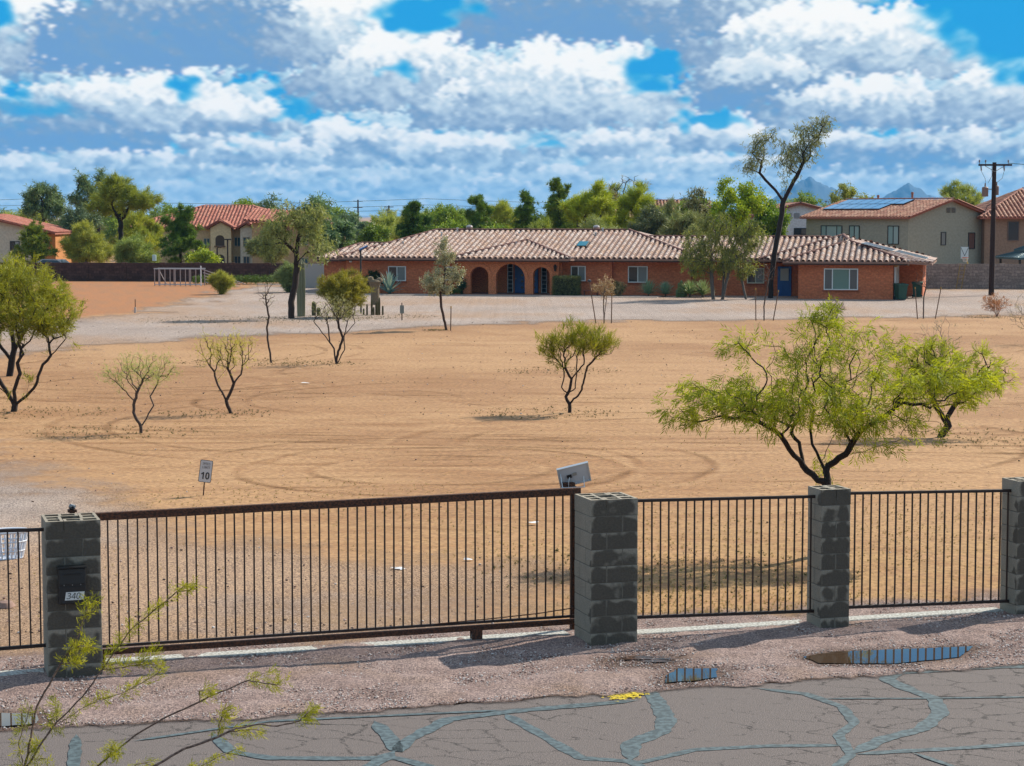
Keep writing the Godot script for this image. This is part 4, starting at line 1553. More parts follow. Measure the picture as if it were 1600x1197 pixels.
# planes: convex polygons of Vector3, the eave first (left to right as seen from outside); hips: [a, b] lines capped with ridge tiles
func tiled_roof(o: Node3D, planes: Array, hips: Array, deck: Color, pal: Array, cap: Color, across := 0.36, along := 0.40) -> Node3D:
	var g := Geo.new()
	var xf := []
	var cols := []
	for pl in planes:
		var a: Vector3 = pl[0]
		var e: Vector3 = (pl[1] - a).normalized()
		var nn := Vector3.ZERO   # mean normal of the whole face
		for k in pl.size():
			nn += (pl[k] as Vector3).cross(pl[(k + 1) % pl.size()])
		nn = nn.normalized()
		e = (e - nn * e.dot(nn)).normalized()
		var s := nn.cross(e)
		for k in range(1, pl.size() - 1):
			g.tri(pl[0], pl[k], pl[k + 1])
			g.tri(pl[0] - Vector3(0, 0.12, 0), pl[k + 1] - Vector3(0, 0.12, 0), pl[k] - Vector3(0, 0.12, 0))
		for k in pl.size():
			var p: Vector3 = pl[k]
			var q: Vector3 = pl[(k + 1) % pl.size()]
			g.quad(p, p - Vector3(0, 0.12, 0), q - Vector3(0, 0.12, 0), q)
		var poly := PackedVector2Array()
		var hi := Vector2(-1e9, -1e9)
		var lo := Vector2(1e9, 1e9)
		for p in pl:
			var u := Vector2((p - a).dot(e), (p - a).dot(s))
			poly.append(u)
			hi = hi.max(u)
			lo = lo.min(u)
		var nx := int((hi.x - lo.x) / across)
		var ny := int((hi.y - lo.y) / along)
		for c in nx:
			for r in ny:
				var u := Vector2(lo.x + (c + 0.5) * across, lo.y + (r + 0.5) * along)
				if not Geometry2D.is_point_in_polygon(u, poly):
					continue
				var w := across * 0.74
				var p := a + e * u.x + s * (u.y - along * 0.55) + nn * 0.012 + Vector3(0, 0.018, 0)
				var tw := rnd(-0.03, 0.03)
				xf.append(Transform3D(Basis((e + s * tw) * w, nn * w * rnd(0.92, 1.08), -(s - e * tw) * along * 1.0), p))
				var cc: Color = pal[rng.randi_range(0, pal.size() - 1)]
				cols.append(cc * rnd(0.85, 1.12))
	var roof := part("roof", o, g, mat(deck, 0.9))
	tiles_of(roof, "roof_tile", xf, cols)
	xf = []
	cols = []
	for h in hips:
		var a: Vector3 = h[0]
		var b: Vector3 = h[1]
		var d := (b - a).normalized()
		var side := d.cross(Vector3.UP).normalized()
		var up := side.cross(d)
		var n := int(a.distance_to(b) / along)
		for k in n:
			xf.append(Transform3D(Basis(side * across * 0.75, up * across * 0.75, -d * along * -1.0 * -1.0), a + d * (k * along) + up * 0.05))
			cols.append(cap * rnd(0.8, 1.2))
	if xf.size():
		tiles_of(roof, "ridge_tile", xf, cols)
	return roof

func window(o: Node3D, at: Vector3, w: float, h: float, panes: Array, frame: Material, glass: Array, turn := 0.0, bar := 0.06, sill: Material = null) -> Node3D:   # panes: shares of the width; at: middle on the wall face, local z outwards
	var wx := Transform3D(Basis(Vector3.UP, turn), at)
	var g := Geo.new()
	for s in [-1, 1]:
		g.box(Vector3(s * (w - bar) / 2, 0, 0.03), Vector3(bar, h, 0.07))
		g.box(Vector3(0, s * (h - bar) / 2, 0.03), Vector3(w - 2 * bar, bar, 0.07))
	var x := -w / 2
	for k in panes.size() - 1:
		x += w * panes[k]
		g.box(Vector3(x, 0, 0.028), Vector3(bar, h - 2 * bar, 0.06))
	var win := part("window", o, g, frame, wx)
	x = -w / 2
	for k in panes.size():
		var pw: float = w * panes[k]
		g = Geo.new()
		g.box(Vector3(x + pw / 2, 0, 0.012), Vector3(pw - 0.01, h - 0.02, 0.02))
		part("pane", win, g, glass[k % glass.size()])
		x += pw
	if sill:
		g = Geo.new()
		g.box(Vector3(0, -h / 2 - 0.035, 0.05), Vector3(w + 0.12, 0.07, 0.13))
		part("sill", win, g, sill)
	return win

func brick_material() -> StandardMaterial3D:
	var iw := 512
	var ih := 512
	var im := Image.create(iw, ih, false, Image.FORMAT_RGB8)
	var f := noise(FastNoiseLite.TYPE_SIMPLEX, 0.02, 4, 66)
	var r := RandomNumberGenerator.new()
	r.seed = 5
	var tone := []
	for k in 512:
		tone.append([r.randf_range(0.88, 1.1), r.randf()])
	for y in ih:
		for x in iw:
			var cy := y * 20 / ih
			var fx := fposmod(float(x) / iw * 8 + (0.5 if cy % 2 else 0.0), 8)
			var v := fposmod(float(y) / ih * 20, 1.0)
			var u := fposmod(fx, 1.0)
			var q: Array = tone[(cy * 8 + int(fx)) % 512]
			var c := Color(0.47, 0.132, 0.055).lerp(Color(0.51, 0.160, 0.068), q[1]) * (q[0] as float)
			c = c.lerp(Color(0.41, 0.135, 0.065), smoothstep(0.16, 0.06, minf(v, minf(u, 1 - u) * 3.0)))
			c = c * (1.0 + f.get_noise_2d(x, y) * 0.25)
			im.set_pixel(x, y, c.linear_to_srgb())
	var m := mat(Color(1, 1, 1), 0.9)
	m.albedo_texture = ImageTexture.create_from_image(im)
	m.uv1_scale = Vector3(1.0 / 2.4, 1.0 / 1.9, 1)
	return m

func wall_box(o: Node3D, x0: float, x1: float, z0: float, z1: float, y1: float, m: Material, y0 := -0.2) -> void:   # uv in metres on every side
	var g := Geo.new()
	g.box(Vector3((x0 + x1) / 2, (y0 + y1) / 2, (z0 + z1) / 2), Vector3(x1 - x0, y1 - y0, z1 - z0))
	for k in g.v.size():
		g.t[k] = Vector2(g.v[k].x if absf(g.n[k].z) > 0.5 else g.v[k].z, -g.v[k].y)
	part("wall", o, g, m)

func build_house() -> void:
	rng.seed = 101
	var o := thing("ranch_house", "long low red brick ranch house with pale tiled roof and arched entry", "house", Vector3(-11.04, 0, -137.97), -0.2269)
	var brick := brick_material()
	var stucco := mat(Color(0.64, 0.215, 0.090), 0.9)
	grain(stucco, 2.0, ntex(noise(FastNoiseLite.TYPE_SIMPLEX, 0.03, 5, 31), 512, Color(0.8, 0.78, 0.76), Color.WHITE, 0.3, 0.7))
	var fascia := mat(Color(0.060, 0.030, 0.020), 0.8)
	var white := mat(Color(0.66, 0.68, 0.66), 0.5)
	var dark_glass := mat(Color(0.035, 0.042, 0.045), 0.08)
	var blind := mat(Color(0.16, 0.17, 0.165), 0.3)
	var green_glass := mat(Color(0.12, 0.22, 0.19), 0.12)
	var blue := mat(Color(0.010, 0.085, 0.28), 0.45)
	# walls, in the house's own axes: x along the front, z towards the yard
	wall_box(o, 0, 8.0, -13, 0, 2.30, brick)
	wall_box(o, 14.62, 17.96, -13, 0.0, 2.30, brick)
	wall_box(o, 17.96, 23.04, -13, -0.35, 2.295, brick)
	wall_box(o, 8.0, 14.62, -12.9, -1.6, 2.29, stucco)
	wall_box(o, 23.04, 30.23, -10, -1.3, 2.29, brick)
	wall_box(o, 30.23, 36.0, 2.9, 3.2, 2.26, brick)
	wall_box(o, 30.24, 34.7, -9, 2.9, 2.255, brick)
	wall_box(o, 34.7, 36.05, -8.9, -3.2, 2.25, brick)
	wall_box(o, -2.2, 0, -12, -2.0, 2.2, brick)
	wall_box(o, 36.0, 37.6, -9, -2.6, 2.24, brick)
	# entry arches
	var pts := PackedVector2Array([Vector2(7.95, 0)])
	for a in [[8.78, 9.98, 1.10], [10.49, 12.41, 1.16], [12.96, 14.06, 1.12]]:
		var r: float = (a[1] - a[0]) / 2.0
		var top := 1.82 if r < 0.8 else 2.02
		var ry := minf(r, top - 0.9)
		pts.append(Vector2(a[0], 0))
		for k in 15:
			var an := PI - PI * k / 14
			pts.append(Vector2((a[0] + a[1]) / 2.0 + cos(an) * r, top - ry + sin(an) * ry))
		pts.append(Vector2(a[1], 0))
	pts.append_array(PackedVector2Array([Vector2(14.66, 0), Vector2(14.66, 2.3), Vector2(7.95, 2.3)]))
	var g := Geo.new()
	g.prism(pts, 0.38, Transform3D(Basis(), Vector3(0, 0, 1.0)))
	part("arch_wall", o, g, stucco)
	for a in [[8.78, 9.98, 1.82], [10.49, 12.41, 2.02], [12.96, 14.06, 1.82]]:   # raised bands over the arches
		var r: float = (a[1] - a[0]) / 2.0
		var ry := minf(r, (a[2] as float) - 0.9)
		var ring := PackedVector2Array()
		for k in 15:
			var an := PI * k / 14
			ring.append(Vector2((a[0] + a[1]) / 2.0 + cos(an) * (r + 0.24), minf(2.27, (a[2] as float) - ry + sin(an) * (ry + 0.24))))
		for k in 15:
			var an := PI - PI * k / 14
			ring.append(Vector2((a[0] + a[1]) / 2.0 + cos(an) * (r + 0.02), (a[2] as float) - ry + sin(an) * (ry + 0.02)))
		g = Geo.new()
		g.prism(ring, 0.05, Transform3D(Basis(), Vector3(0, 0, 1.04)))
		part("arch_band", o, g, stucco)
	g = Geo.new()
	g.box(Vector3(7.98, 1.15, -0.15), Vector3(0.3, 2.3, 1.5))
	part("wall", o, g, stucco)
	g = Geo.new()
	g.box(Vector3(14.63, 1.15, -0.15), Vector3(0.3, 2.3, 1.5))
	part("wall", o, g, stucco)
	g = Geo.new()
	g.box(Vector3(11.3, 0.02, 0.2), Vector3(6.9, 0.08, 3.6))
	part("porch_floor", o, g, mat(Color(0.22, 0.13, 0.10), 0.8))
	# front door and its sidelights
	for d in [[11.55, 0.78], [12.35, 0.78]]:
		g = Geo.new()
		g.box(Vector3(d[0], 1.05, -1.57), Vector3(d[1], 1.98, 0.07), Basis(), 0.01)
		var door := part("door", o, g, blue)
		for k in 4:
			g = Geo.new()
			g.box(Vector3(d[0] + 0.12, 0.42 + k * 0.4, -1.525), Vector3(0.14, 0.16, 0.03), Basis(Vector3.BACK, PI / 4))
			part("panel", door, g, mat(Color(0.02, 0.02, 0.025), 0.2))
		g = Geo.new()
		g.rod(Vector3(d[0] - 0.3, 1.0, -1.53), Vector3(d[0] - 0.3, 1.0, -1.46), 0.03, 8)
		part("handle", door, g, mat(Color(0.3, 0.25, 0.12), 0.3, 0.9))
	for x in [10.86, 13.15]:
		g = Geo.new()
		for s in [-1, 1]:
			g.box(Vector3(x + s * 0.17, 1.05, -1.55), Vector3(0.04, 1.98, 0.08))
		for k in 8:
			g.box(Vector3(x, 0.1 + k * 0.27, -1.555), Vector3(0.30, 0.025, 0.05))
		var sl := part("sidelight", o, g, white)
		g = Geo.new()
		g.box(Vector3(x, 1.05, -1.585), Vector3(0.30, 1.94, 0.02))
		part("pane", sl, g, dark_glass)
	# windows
	var brick_sill := mat(Color(0.27, 0.075, 0.035), 0.9)
	window(o, Vector3(3.53, 1.32, 0), 1.22, 0.98, [0.5, 0.5], white, [dark_glass, blind], 0, 0.06, brick_sill)
	window(o, Vector3(7.2, 1.35, 0), 0.9, 0.9, [0.5, 0.5], white, [dark_glass, blind], 0, 0.06, brick_sill)
	window(o, Vector3(15.75, 1.4, 0), 0.98, 0.98, [0.5, 0.5], white, [dark_glass, blind], 0, 0.06, brick_sill)
	window(o, Vector3(19.6, 1.36, -0.35), 1.28, 1.06, [0.5, 0.5], white, [dark_glass, blind], 0, 0.06, brick_sill)
	window(o, Vector3(27.1, 1.3, -1.3), 1.1, 1.0, [0.5, 0.5], mat(Color(0.5, 0.5, 0.38), 0.5), [dark_glass, blind], 0, 0.06, brick_sill)
	window(o, Vector3(32.84, 1.24, 3.2), 2.08, 1.32, [0.25, 0.5, 0.25], white, [mat(Color(0.10, 0.10, 0.10), 0.2), green_glass, mat(Color(0.10, 0.10, 0.10), 0.2)], 0, 0.06, brick_sill)
	# blue side door
	g = Geo.new()
	g.box(Vector3(28.95, 0.95, -1.26), Vector3(0.88, 1.9, 0.08), Basis(), 0.01)
	var sd := part("door", o, g, blue)
	g = Geo.new()
	g.box(Vector3(28.95, 1.38, -1.21), Vector3(0.52, 0.78, 0.04))
	part("pane", sd, g, mat(Color(0.34, 0.35, 0.33), 0.3))
	for s in [-0.2, 0.2]:
		g = Geo.new()
		g.box(Vector3(28.95 + s, 0.5, -1.215), Vector3(0.28, 0.6, 0.02))
		part("panel", sd, g, blue)
	# lantern by the arches
	g = Geo.new()
	g.lathe([Vector2(0.0, 1.55), Vector2(0.07, 1.58), Vector2(0.11, 1.85), Vector2(0.13, 1.87), Vector2(0.02, 2.0), Vector2(0.0, 2.03)], 6, Vector3(14.45, 0, 1.16))
	g.box(Vector3(14.45, 1.85, 1.06), Vector3(0.05, 0.05, 0.14))
	part("wall_lantern", o, g, mat(Color(0.02, 0.015, 0.012), 0.4, 0.4))
	g = Geo.new()
	g.box(Vector3(0.35, 2.12, 0.1), Vector3(0.18, 0.10, 0.16), Basis(Vector3.RIGHT, 0.4), 0.02)
	part("floodlight", o, g, white)
	# fascia boards below the eaves
	for f in [[Vector3(-0.25, 2.27, 0.66), Vector3(8.0, 2.27, 0.66)], [Vector3(7.6, 2.27, 1.52), Vector3(15.4, 2.27, 1.52)], [Vector3(15.0, 2.27, 0.66), Vector3(23.9, 2.27, 0.66)], [Vector3(23.5, 2.25, -0.42), Vector3(29.6, 2.25, -0.42)], [Vector3(29.35, 2.22, 3.66), Vector3(36.85, 2.22, 3.66)], [Vector3(-2.6, 2.17, -1.62), Vector3(0.2, 2.17, -1.62)]]:
		g = Geo.new()
		g.box((f[0] + f[1]) / 2, Vector3(f[1].x - f[0].x, 0.20, 0.06))
		part("fascia", o, g, fascia)
	for f in [[37.9, -8.6, 2.4, 2.20], [36.9, 2.5, 3.6, 2.20]]:
		g = Geo.new()
		g.box(Vector3(f[0], f[3], (f[1] + f[2]) / 2), Vector3(0.06, 0.18, f[2] - f[1]))
		part("fascia", o, g, mat(Color(0.25, 0.20, 0.16), 0.8))
	# roofs
	var e := 2.37
	var m0 := Vector3(-0.3, e, 0.75)
	var m1 := Vector3(23.9, e, 0.75)
	var m2 := Vector3(23.9, e, -13.8)
	var m3 := Vector3(-0.3, e, -13.8)
	var ra := Vector3(4.48, 4.11, -6.5)
	var rb := Vector3(17.95, 4.11, -6.5)
	var ea := Vector3(7.55, e, 1.6)
	var eb := Vector3(15.55, e, 1.6)
	var ep := Vector3(11.75, 3.46, -2.6)
	var ec := Vector3(15.75, e - 0.02, 0.55)
	var ed := Vector3(7.35, e - 0.02, 0.55)
	var c0 := Vector3(19.0, 2.33, -0.35)
	var c1 := Vector3(30.5, 2.33, -0.35)
	var cr0 := Vector3(17.0, 3.69, -5.5)
	var cr1 := Vector3(31.9, 3.69, -5.5)
	var b0 := Vector3(29.3, 2.33, 3.75)
	var b1 := Vector3(36.9, 2.33, 3.75)
	var bp := Vector3(33.1, 3.5, -0.1)
	var bq := Vector3(33.1, 3.5, -5)
	var p0 := Vector3(27.5, 2.36, 0.25)
	var ap := Vector3(32.45, 3.84, -4.2)
	var w0 := Vector3(-2.65, 2.26, -1.55)
	var w1 := Vector3(0.6, 2.26, -1.55)
	var wr0 := Vector3(-0.8, 3.18, -6.0)
	var wr1 := Vector3(1.9, 3.18, -6.0)
	var planes := [[m0, m1, rb, ra], [m1, m2, rb], [m2, m3, ra, rb], [m3, m0, ra],
		[ea, eb, ep], [eb, ec, ep], [ed, ea, ep],
		[c0, c1, cr1, cr0], [Vector3(30.5, 2.33, -10.6), Vector3(19, 2.33, -10.6), cr0, cr1],
		[p0, Vector3(37.0, 2.36, 0.25), ap], [Vector3(27.5, 2.36, -9.4), p0, ap],
		[b0, b1, bp], [Vector3(29.3, 2.33, -6), b0, bp, bq], [Vector3(38.3, 2.22, 2.5), Vector3(38.3, 2.22, -8.8), Vector3(33.1, 3.5, -8.8), bp], [b1, Vector3(38.3, 2.22, 2.5), bp], [Vector3(38.3, 2.3, -8.8), Vector3(27.5, 2.3, -8.8), ap],
		[w0, w1, wr1, wr0], [Vector3(-2.65, 2.26, -10.5), w0, wr0]]
	var hips := [[m0, ra], [ra, rb], [rb + Vector3(0, 0.02, 0), m1], [ea, ep], [ep, eb], [cr0 + Vector3(2.5, 0, 0), cr1], [p0, ap], [ap, bp + Vector3(0, 0.05, 0)], [b0, bp], [bp, b1], [w0, wr0], [wr0, wr1]]
	var pal := [Color(0.52, 0.395, 0.345), Color(0.46, 0.325, 0.275), Color(0.56, 0.45, 0.40), Color(0.47, 0.335, 0.280), Color(0.44, 0.285, 0.225), Color(0.53, 0.41, 0.35), Color(0.50, 0.33, 0.24)]
	var roof := tiled_roof(o, planes, hips, Color(0.24, 0.14, 0.105), pal, Color(0.17, 0.060, 0.042))
	# skylight, turbine vents, pipes
	g = Geo.new()
	var sk := Basis(Vector3.RIGHT, 0.236)
	g.box(Vector3(15.55, 3.24, -2.5), Vector3(0.75, 0.14, 1.3), sk, 0.01)
	var skl := part("skylight", roof, g, mat(Color(0.05, 0.03, 0.02), 0.6))
	g = Geo.new()
	g.box(Vector3(15.55, 3.315, -2.48), Vector3(0.62, 0.02, 1.15), sk)
	part("pane", roof, g, mat(Color(0.02, 0.13, 0.16), 0.08))
	for v in [[6.75, -6.8], [15.65, -6.8]]:
		g = Geo.new()
		g.lathe([Vector2(0.13, 3.95), Vector2(0.13, 4.22), Vector2(0.20, 4.25), Vector2(0.24, 4.36), Vector2(0.19, 4.47), Vector2(0.0, 4.52)], 12, Vector3(v[0], 0, v[1]))
		part("turbine_vent", roof, g, mat(Color(0.42, 0.36, 0.34), 0.35, 0.6))
	for v in [[6.1, -6.0, 4.32], [16.2, -6.2, 4.32], [5.35, -4.6, 4.02], [3.2, -2.6, 3.4], [10.6, -5.4, 4.05], [15.9, -5.2, 4.02]]:
		g = Geo.new()
		g.lathe([Vector2(0.055, 3.0), Vector2(0.055, v[2] - 0.05), Vector2(0.10, v[2] - 0.04), Vector2(0.09, v[2]), Vector2(0.0, v[2] + 0.01)], 8, Vector3(v[0], 0, v[1]))
		part("vent_pipe", roof, g, mat(Color(0.5, 0.48, 0.46), 0.4, 0.4))
	# solar panels on the right-hand slope
	var panel_m := mat(Color(0.10, 0.16, 0.22), 0.12)
	panel_m.metallic_specular = 0.8
	var rim := mat(Color(0.5, 0.5, 0.5), 0.4, 0.7)
	var sb := Basis(Vector3.BACK, -0.241)
	for r in 5:
		for c in 2:
			var pc := Vector3(34.9 + c * 2.05, 3.055 - c * 2.05 * 0.246 + 0.14, 0.9 - r * 1.08)
			g = Geo.new()
			g.box(pc, Vector3(1.98, 0.04, 1.02), sb)
			var sp := part("solar_panel", roof, g, rim)
			g = Geo.new()
			g.box(pc + sb * Vector3(0, 0.0215, 0), Vector3(1.92, 0.003, 0.96), sb)
			part("pane", roof, g, panel_m)
	# side porch posts
	for z in [2.75, 0.6, -1.3, -2.9]:
		g = Geo.new()
		g.box(Vector3(36.1, 1.05, z), Vector3(0.12, 2.2, 0.12), Basis(), 0.008)
		part("porch_post", o, g, white)
	g = Geo.new()
	g.box(Vector3(36.1, 2.12, -0.2), Vector3(0.14, 0.24, 6.2))
	part("porch_beam", o, g, mat(Color(0.42, 0.24, 0.07), 0.8))
	# walk along the front
	g = Geo.new()
	g.box(Vector3(9.5, 0.0, 2.6), Vector3(24.0, 0.10, 2.2), Basis(), 0.01)
	var walk := structure("front_path", g.mesh(), mat(Color(0.32, 0.255, 0.21), 0.9))
	walk.transform = o.transform

func simple_house(label: String, category: String, at: Vector3, turn: float) -> Node3D:
	return thing("neighbour_house", label, category, at, turn)

func gable(o: Node3D, x0: float, x1: float, z0: float, z1: float, eave: float, ridge: float, over: float, along_z: bool, wall: Material, pal: Array, deck: Color, cap: Color) -> Node3D:   # a block with a gabled roof; along_z: the gable faces the yard
	wall_box(o, x0, x1, z0, z1, eave, wall)
	var planes := []
	var hips := []
	var rise := ridge - eave
	if along_z:
		var xm := (x0 + x1) / 2
		var dy := rise / ((x1 - x0) / 2) * over
		var g := Geo.new()
		g.prism(PackedVector2Array([Vector2(x0, eave), Vector2(x1, eave), Vector2(xm, ridge)]), absf(z1 - z0), Transform3D(Basis(), Vector3(0, 0, maxf(z0, z1))))
		part("gable_wall", o, g, wall)
		var zf := maxf(z0, z1) + over
		var zb := minf(z0, z1) - over
		planes = [[Vector3(x0 - over, eave - dy + 0.06, zb), Vector3(x0 - over, eave - dy + 0.06, zf), Vector3(xm, ridge + 0.06, zf), Vector3(xm, ridge + 0.06, zb)], [Vector3(x1 + over, eave - dy + 0.06, zf), Vector3(x1 + over, eave - dy + 0.06, zb), Vector3(xm, ridge + 0.06, zb), Vector3(xm, ridge + 0.06, zf)]]
		hips = [[Vector3(xm, ridge + 0.05, zf), Vector3(xm, ridge + 0.05, zb)], [Vector3(x0 - over, eave - dy + 0.06, zf), Vector3(xm, ridge + 0.06, zf)], [Vector3(x1 + over, eave - dy + 0.06, zf), Vector3(xm, ridge + 0.06, zf)]]
	else:
		var zm := (z0 + z1) / 2
		var zf := maxf(z0, z1) + over
		var zb := minf(z0, z1) - over
		var dy := rise / (absf(z1 - z0) / 2) * over
		var g := Geo.new()
		g.prism(PackedVector2Array([Vector2(-maxf(z0, z1), eave), Vector2(-minf(z0, z1), eave), Vector2(-zm, ridge)]), x1 - x0, Transform3D(Basis(Vector3(0, 0, -1), Vector3.UP, Vector3(1, 0, 0)), Vector3(x1, 0, 0)))
		part("gable_wall", o, g, wall)
		planes = [[Vector3(x0 - over, eave - dy + 0.06, zf), Vector3(x1 + over, eave - dy + 0.06, zf), Vector3(x1 + over, ridge + 0.06, zm), Vector3(x0 - over, ridge + 0.06, zm)], [Vector3(x1 + over, eave - dy + 0.06, zb), Vector3(x0 - over, eave - dy + 0.06, zb), Vector3(x0 - over, ridge + 0.06, zm), Vector3(x1 + over, ridge + 0.06, zm)]]
		hips = [[Vector3(x0 - over, ridge + 0.05, zm), Vector3(x1 + over, ridge + 0.05, zm)], [Vector3(x0 - over, eave - dy + 0.06, zf), Vector3(x0 - over, ridge + 0.06, zm)], [Vector3(x1 + over, eave - dy + 0.06, zf), Vector3(x1 + over, ridge + 0.06, zm)]]
	return tiled_roof(o, planes, hips, deck, pal, cap, 0.34, 0.42)

func stucco_of(c: Color) -> StandardMaterial3D:
	var m := mat(c, 0.95)
	var f := noise(FastNoiseLite.TYPE_SIMPLEX, 0.02, 5, 44)
	if not bark_mats.has("stucco"):
		bark_mats["stucco"] = ntex(f, 512, Color(0.93, 0.925, 0.92), Color(1, 1, 1), 0.25, 0.75)
	return grain(m, 3.0, bark_mats["stucco"])

func build_neighbours() -> void:
	rng.seed = 202
	var red := [Color(0.44, 0.135, 0.085), Color(0.50, 0.175, 0.115), Color(0.40, 0.115, 0.075), Color(0.52, 0.21, 0.135)]
	var clay := [Color(0.48, 0.23, 0.14), Color(0.42, 0.17, 0.10), Color(0.54, 0.29, 0.19), Color(0.36, 0.14, 0.085)]
	var deck := Color(0.30, 0.105, 0.070)
	var black := mat(Color(0.02, 0.018, 0.018), 0.5)
	var dark := mat(Color(0.028, 0.036, 0.045), 0.08)
	var pale := mat(Color(0.25, 0.36, 0.36), 0.2)
	var white := mat(Color(0.62, 0.62, 0.6), 0.5)
	# grey two-storey house, turned: its gable end faces right, its long side left
	var grey := stucco_of(Color(0.315, 0.315, 0.255))
	var o := simple_house("grey two storey stucco house with solar panels on its clay tile roof", "house", Vector3(31.5, 0, -165), 0.698)
	var roof := gable(o, 0, 10.5, -10.8, 0, 5.05, 6.42, 0.4, true, grey, clay, deck, Color(0.36, 0.13, 0.085))
	for w in [[-8.0, 2.3, [0.25, 0.5, 0.25]], [-5.55, 1.1, [0.5, 0.5]], [-1.5, 1.15, [0.5, 0.5]]]:
		window(o, Vector3(0, 3.6, w[0]), w[1], 1.5, w[2], black, [pale, mat(Color(0.30, 0.40, 0.40), 0.2)], -PI / 2, 0.06)
	window(o, Vector3(4.4, 3.3, 0), 0.64, 1.08, [1.0], black, [mat(Color(0.16, 0.17, 0.16), 0.2)])
	window(o, Vector3(8.05, 3.1, 0), 0.85, 1.35, [1.0], black, [mat(Color(0.14, 0.075, 0.06), 0.15)])
	var g := Geo.new()
	for s in [5.0, 5.65]:
		g = Geo.new()
		for k in 6:
			g.box(Vector3(s, 5.42 + k * 0.07, 0.02), Vector3(0.5, 0.03, 0.06), Basis(Vector3.RIGHT, 0.6))
		part("louvre", o, g, mat(Color(0.16, 0.15, 0.13), 0.8))
	var pv := mat(Color(0.02, 0.17, 0.40), 0.12)
	pv.metallic_specular = 0.8
	var rimm := mat(Color(0.015, 0.015, 0.02), 0.4)
	var slope := atan2(6.42 - 5.05, 5.25)
	var tilt := Basis(Vector3.BACK, slope)
	for r in 2:
		for c in (6 if r == 0 else 7):
			g = Geo.new()
			var x := 2.3 + r * 1.55
			var pc := Vector3(x, 5.05 + x * tan(slope) + 0.24, -9.9 + c * 1.02 + r * 0.2)
			g.box(pc, Vector3(1.5, 0.05, 0.98), tilt)
			part("solar_panel", roof, g, rimm)
			g = Geo.new()
			g.box(pc + tilt * Vector3(0, 0.027, 0), Vector3(1.45, 0.004, 0.93), tilt)
			part("pane", roof, g, pv)
	for v in [[5.6, -4.2, 6.5], [6.4, -8.5, 6.3]]:
		g = Geo.new()
		g.lathe([Vector2(0.09, v[2] - 0.3), Vector2(0.09, v[2] + 0.45), Vector2(0.13, v[2] + 0.46), Vector2(0.1, v[2] + 0.6), Vector2(0, v[2] + 0.6)], 8, Vector3(v[0], 0, v[1]))
		part("chimney", roof, g, mat(Color(0.28, 0.12, 0.08), 0.7))
	# white gabled house between the trees and the grey house
	o = simple_house("white stucco gable end showing between leafy trees and grey house", "house", Vector3(25.8, 0, -186), 0.0)
	gable(o, -4.2, 4.2, -12, 0, 5.1, 6.2, 0.35, true, stucco_of(Color(0.62, 0.64, 0.68)), clay, deck, Color(0.34, 0.13, 0.09))
	for s in [-1.0, -0.3]:
		g = Geo.new()
		for k in 5:
			g.box(Vector3(s, 4.95 + k * 0.1, 0.02), Vector3(0.5, 0.05, 0.06), Basis(Vector3.RIGHT, 0.6))
		part("louvre", o, g, mat(Color(0.30, 0.31, 0.34), 0.8))
	window(o, Vector3(0.1, 3.75, 0), 1.3, 0.62, [0.5, 0.5], black, [dark, mat(Color(0.12, 0.11, 0.1), 0.2)])
	# tan house at the edge
	o = simple_house("tan stucco house behind the utility pole and the garden pavilion", "house", Vector3(38.7, 0, -170), 0.0)
	wall_box(o, 0, 12, -12, 0, 5.1, stucco_of(Color(0.30, 0.195, 0.135)))
	tiled_roof(o, [[Vector3(-0.5, 5.0, 0.5), Vector3(12.5, 5.0, 0.5), Vector3(8.0, 7.4, -6), Vector3(4.5, 7.4, -6)], [Vector3(-0.5, 5.0, -12.5), Vector3(-0.5, 5.0, 0.5), Vector3(4.5, 7.4, -6)]], [[Vector3(-0.5, 5.0, 0.5), Vector3(4.5, 7.4, -6)], [Vector3(4.5, 7.4, -6), Vector3(8, 7.4, -6)]], deck, clay, Color(0.36, 0.13, 0.085), 0.34, 0.42)
	window(o, Vector3(2.35, 3.9, 0), 0.95, 1.6, [1.0], mat(Color(0.15, 0.1, 0.08), 0.6), [dark])
	# house far behind, only its roof shows
	o = simple_house("clay tile roof of a house hidden behind the grey green trees", "house", Vector3(13.5, 0, -205), 0.0)
	gable(o, -4, 6, -9, 0, 4.9, 6.6, 0.4, false, stucco_of(Color(0.4, 0.33, 0.27)), clay, deck, Color(0.36, 0.13, 0.085))
	# far left house: cream gable with an ochre side
	o = simple_house("cream gable house with ochre side wall and red tile roof", "house", Vector3(-45.6, 0, -183), 0.0)
	var cream := stucco_of(Color(0.60, 0.52, 0.41))
	var ochre := stucco_of(Color(0.50, 0.21, 0.065))
	wall_box(o, -6, 3.6, -10, 0, 3.7, cream)
	wall_box(o, 3.6, 5.2, -10, -0.6, 3.55, ochre)
	g = Geo.new()
	g.prism(PackedVector2Array([Vector2(-4.4, 3.7), Vector2(4.4, 3.7), Vector2(0.0, 4.75)]), 9.9, Transform3D(Basis(), Vector3(0, 0, -0.05)))
	part("gable_wall", o, g, cream)
	tiled_roof(o, [[Vector3(-6.4, 3.55, 0.4), Vector3(-0.2, 4.9, 0.4), Vector3(-2.6, 5.25, -5.2), Vector3(-6.4, 5.25, -5.2)], [Vector3(5.4, 3.62, 0.4), Vector3(5.4, 3.62, -10.4), Vector3(-1.2, 5.2, -10.4), Vector3(-0.2, 4.9, 0.4)], [Vector3(-0.2, 4.9, 0.4), Vector3(-1.2, 5.2, -10), Vector3(-2.6, 5.25, -5.2)]], [[Vector3(5.4, 3.62, 0.42), Vector3(-0.2, 4.92, 0.42)], [Vector3(-6.4, 3.55, 0.42), Vector3(-0.2, 4.92, 0.42)]], deck, red, Color(0.42, 0.13, 0.09), 0.34, 0.42)
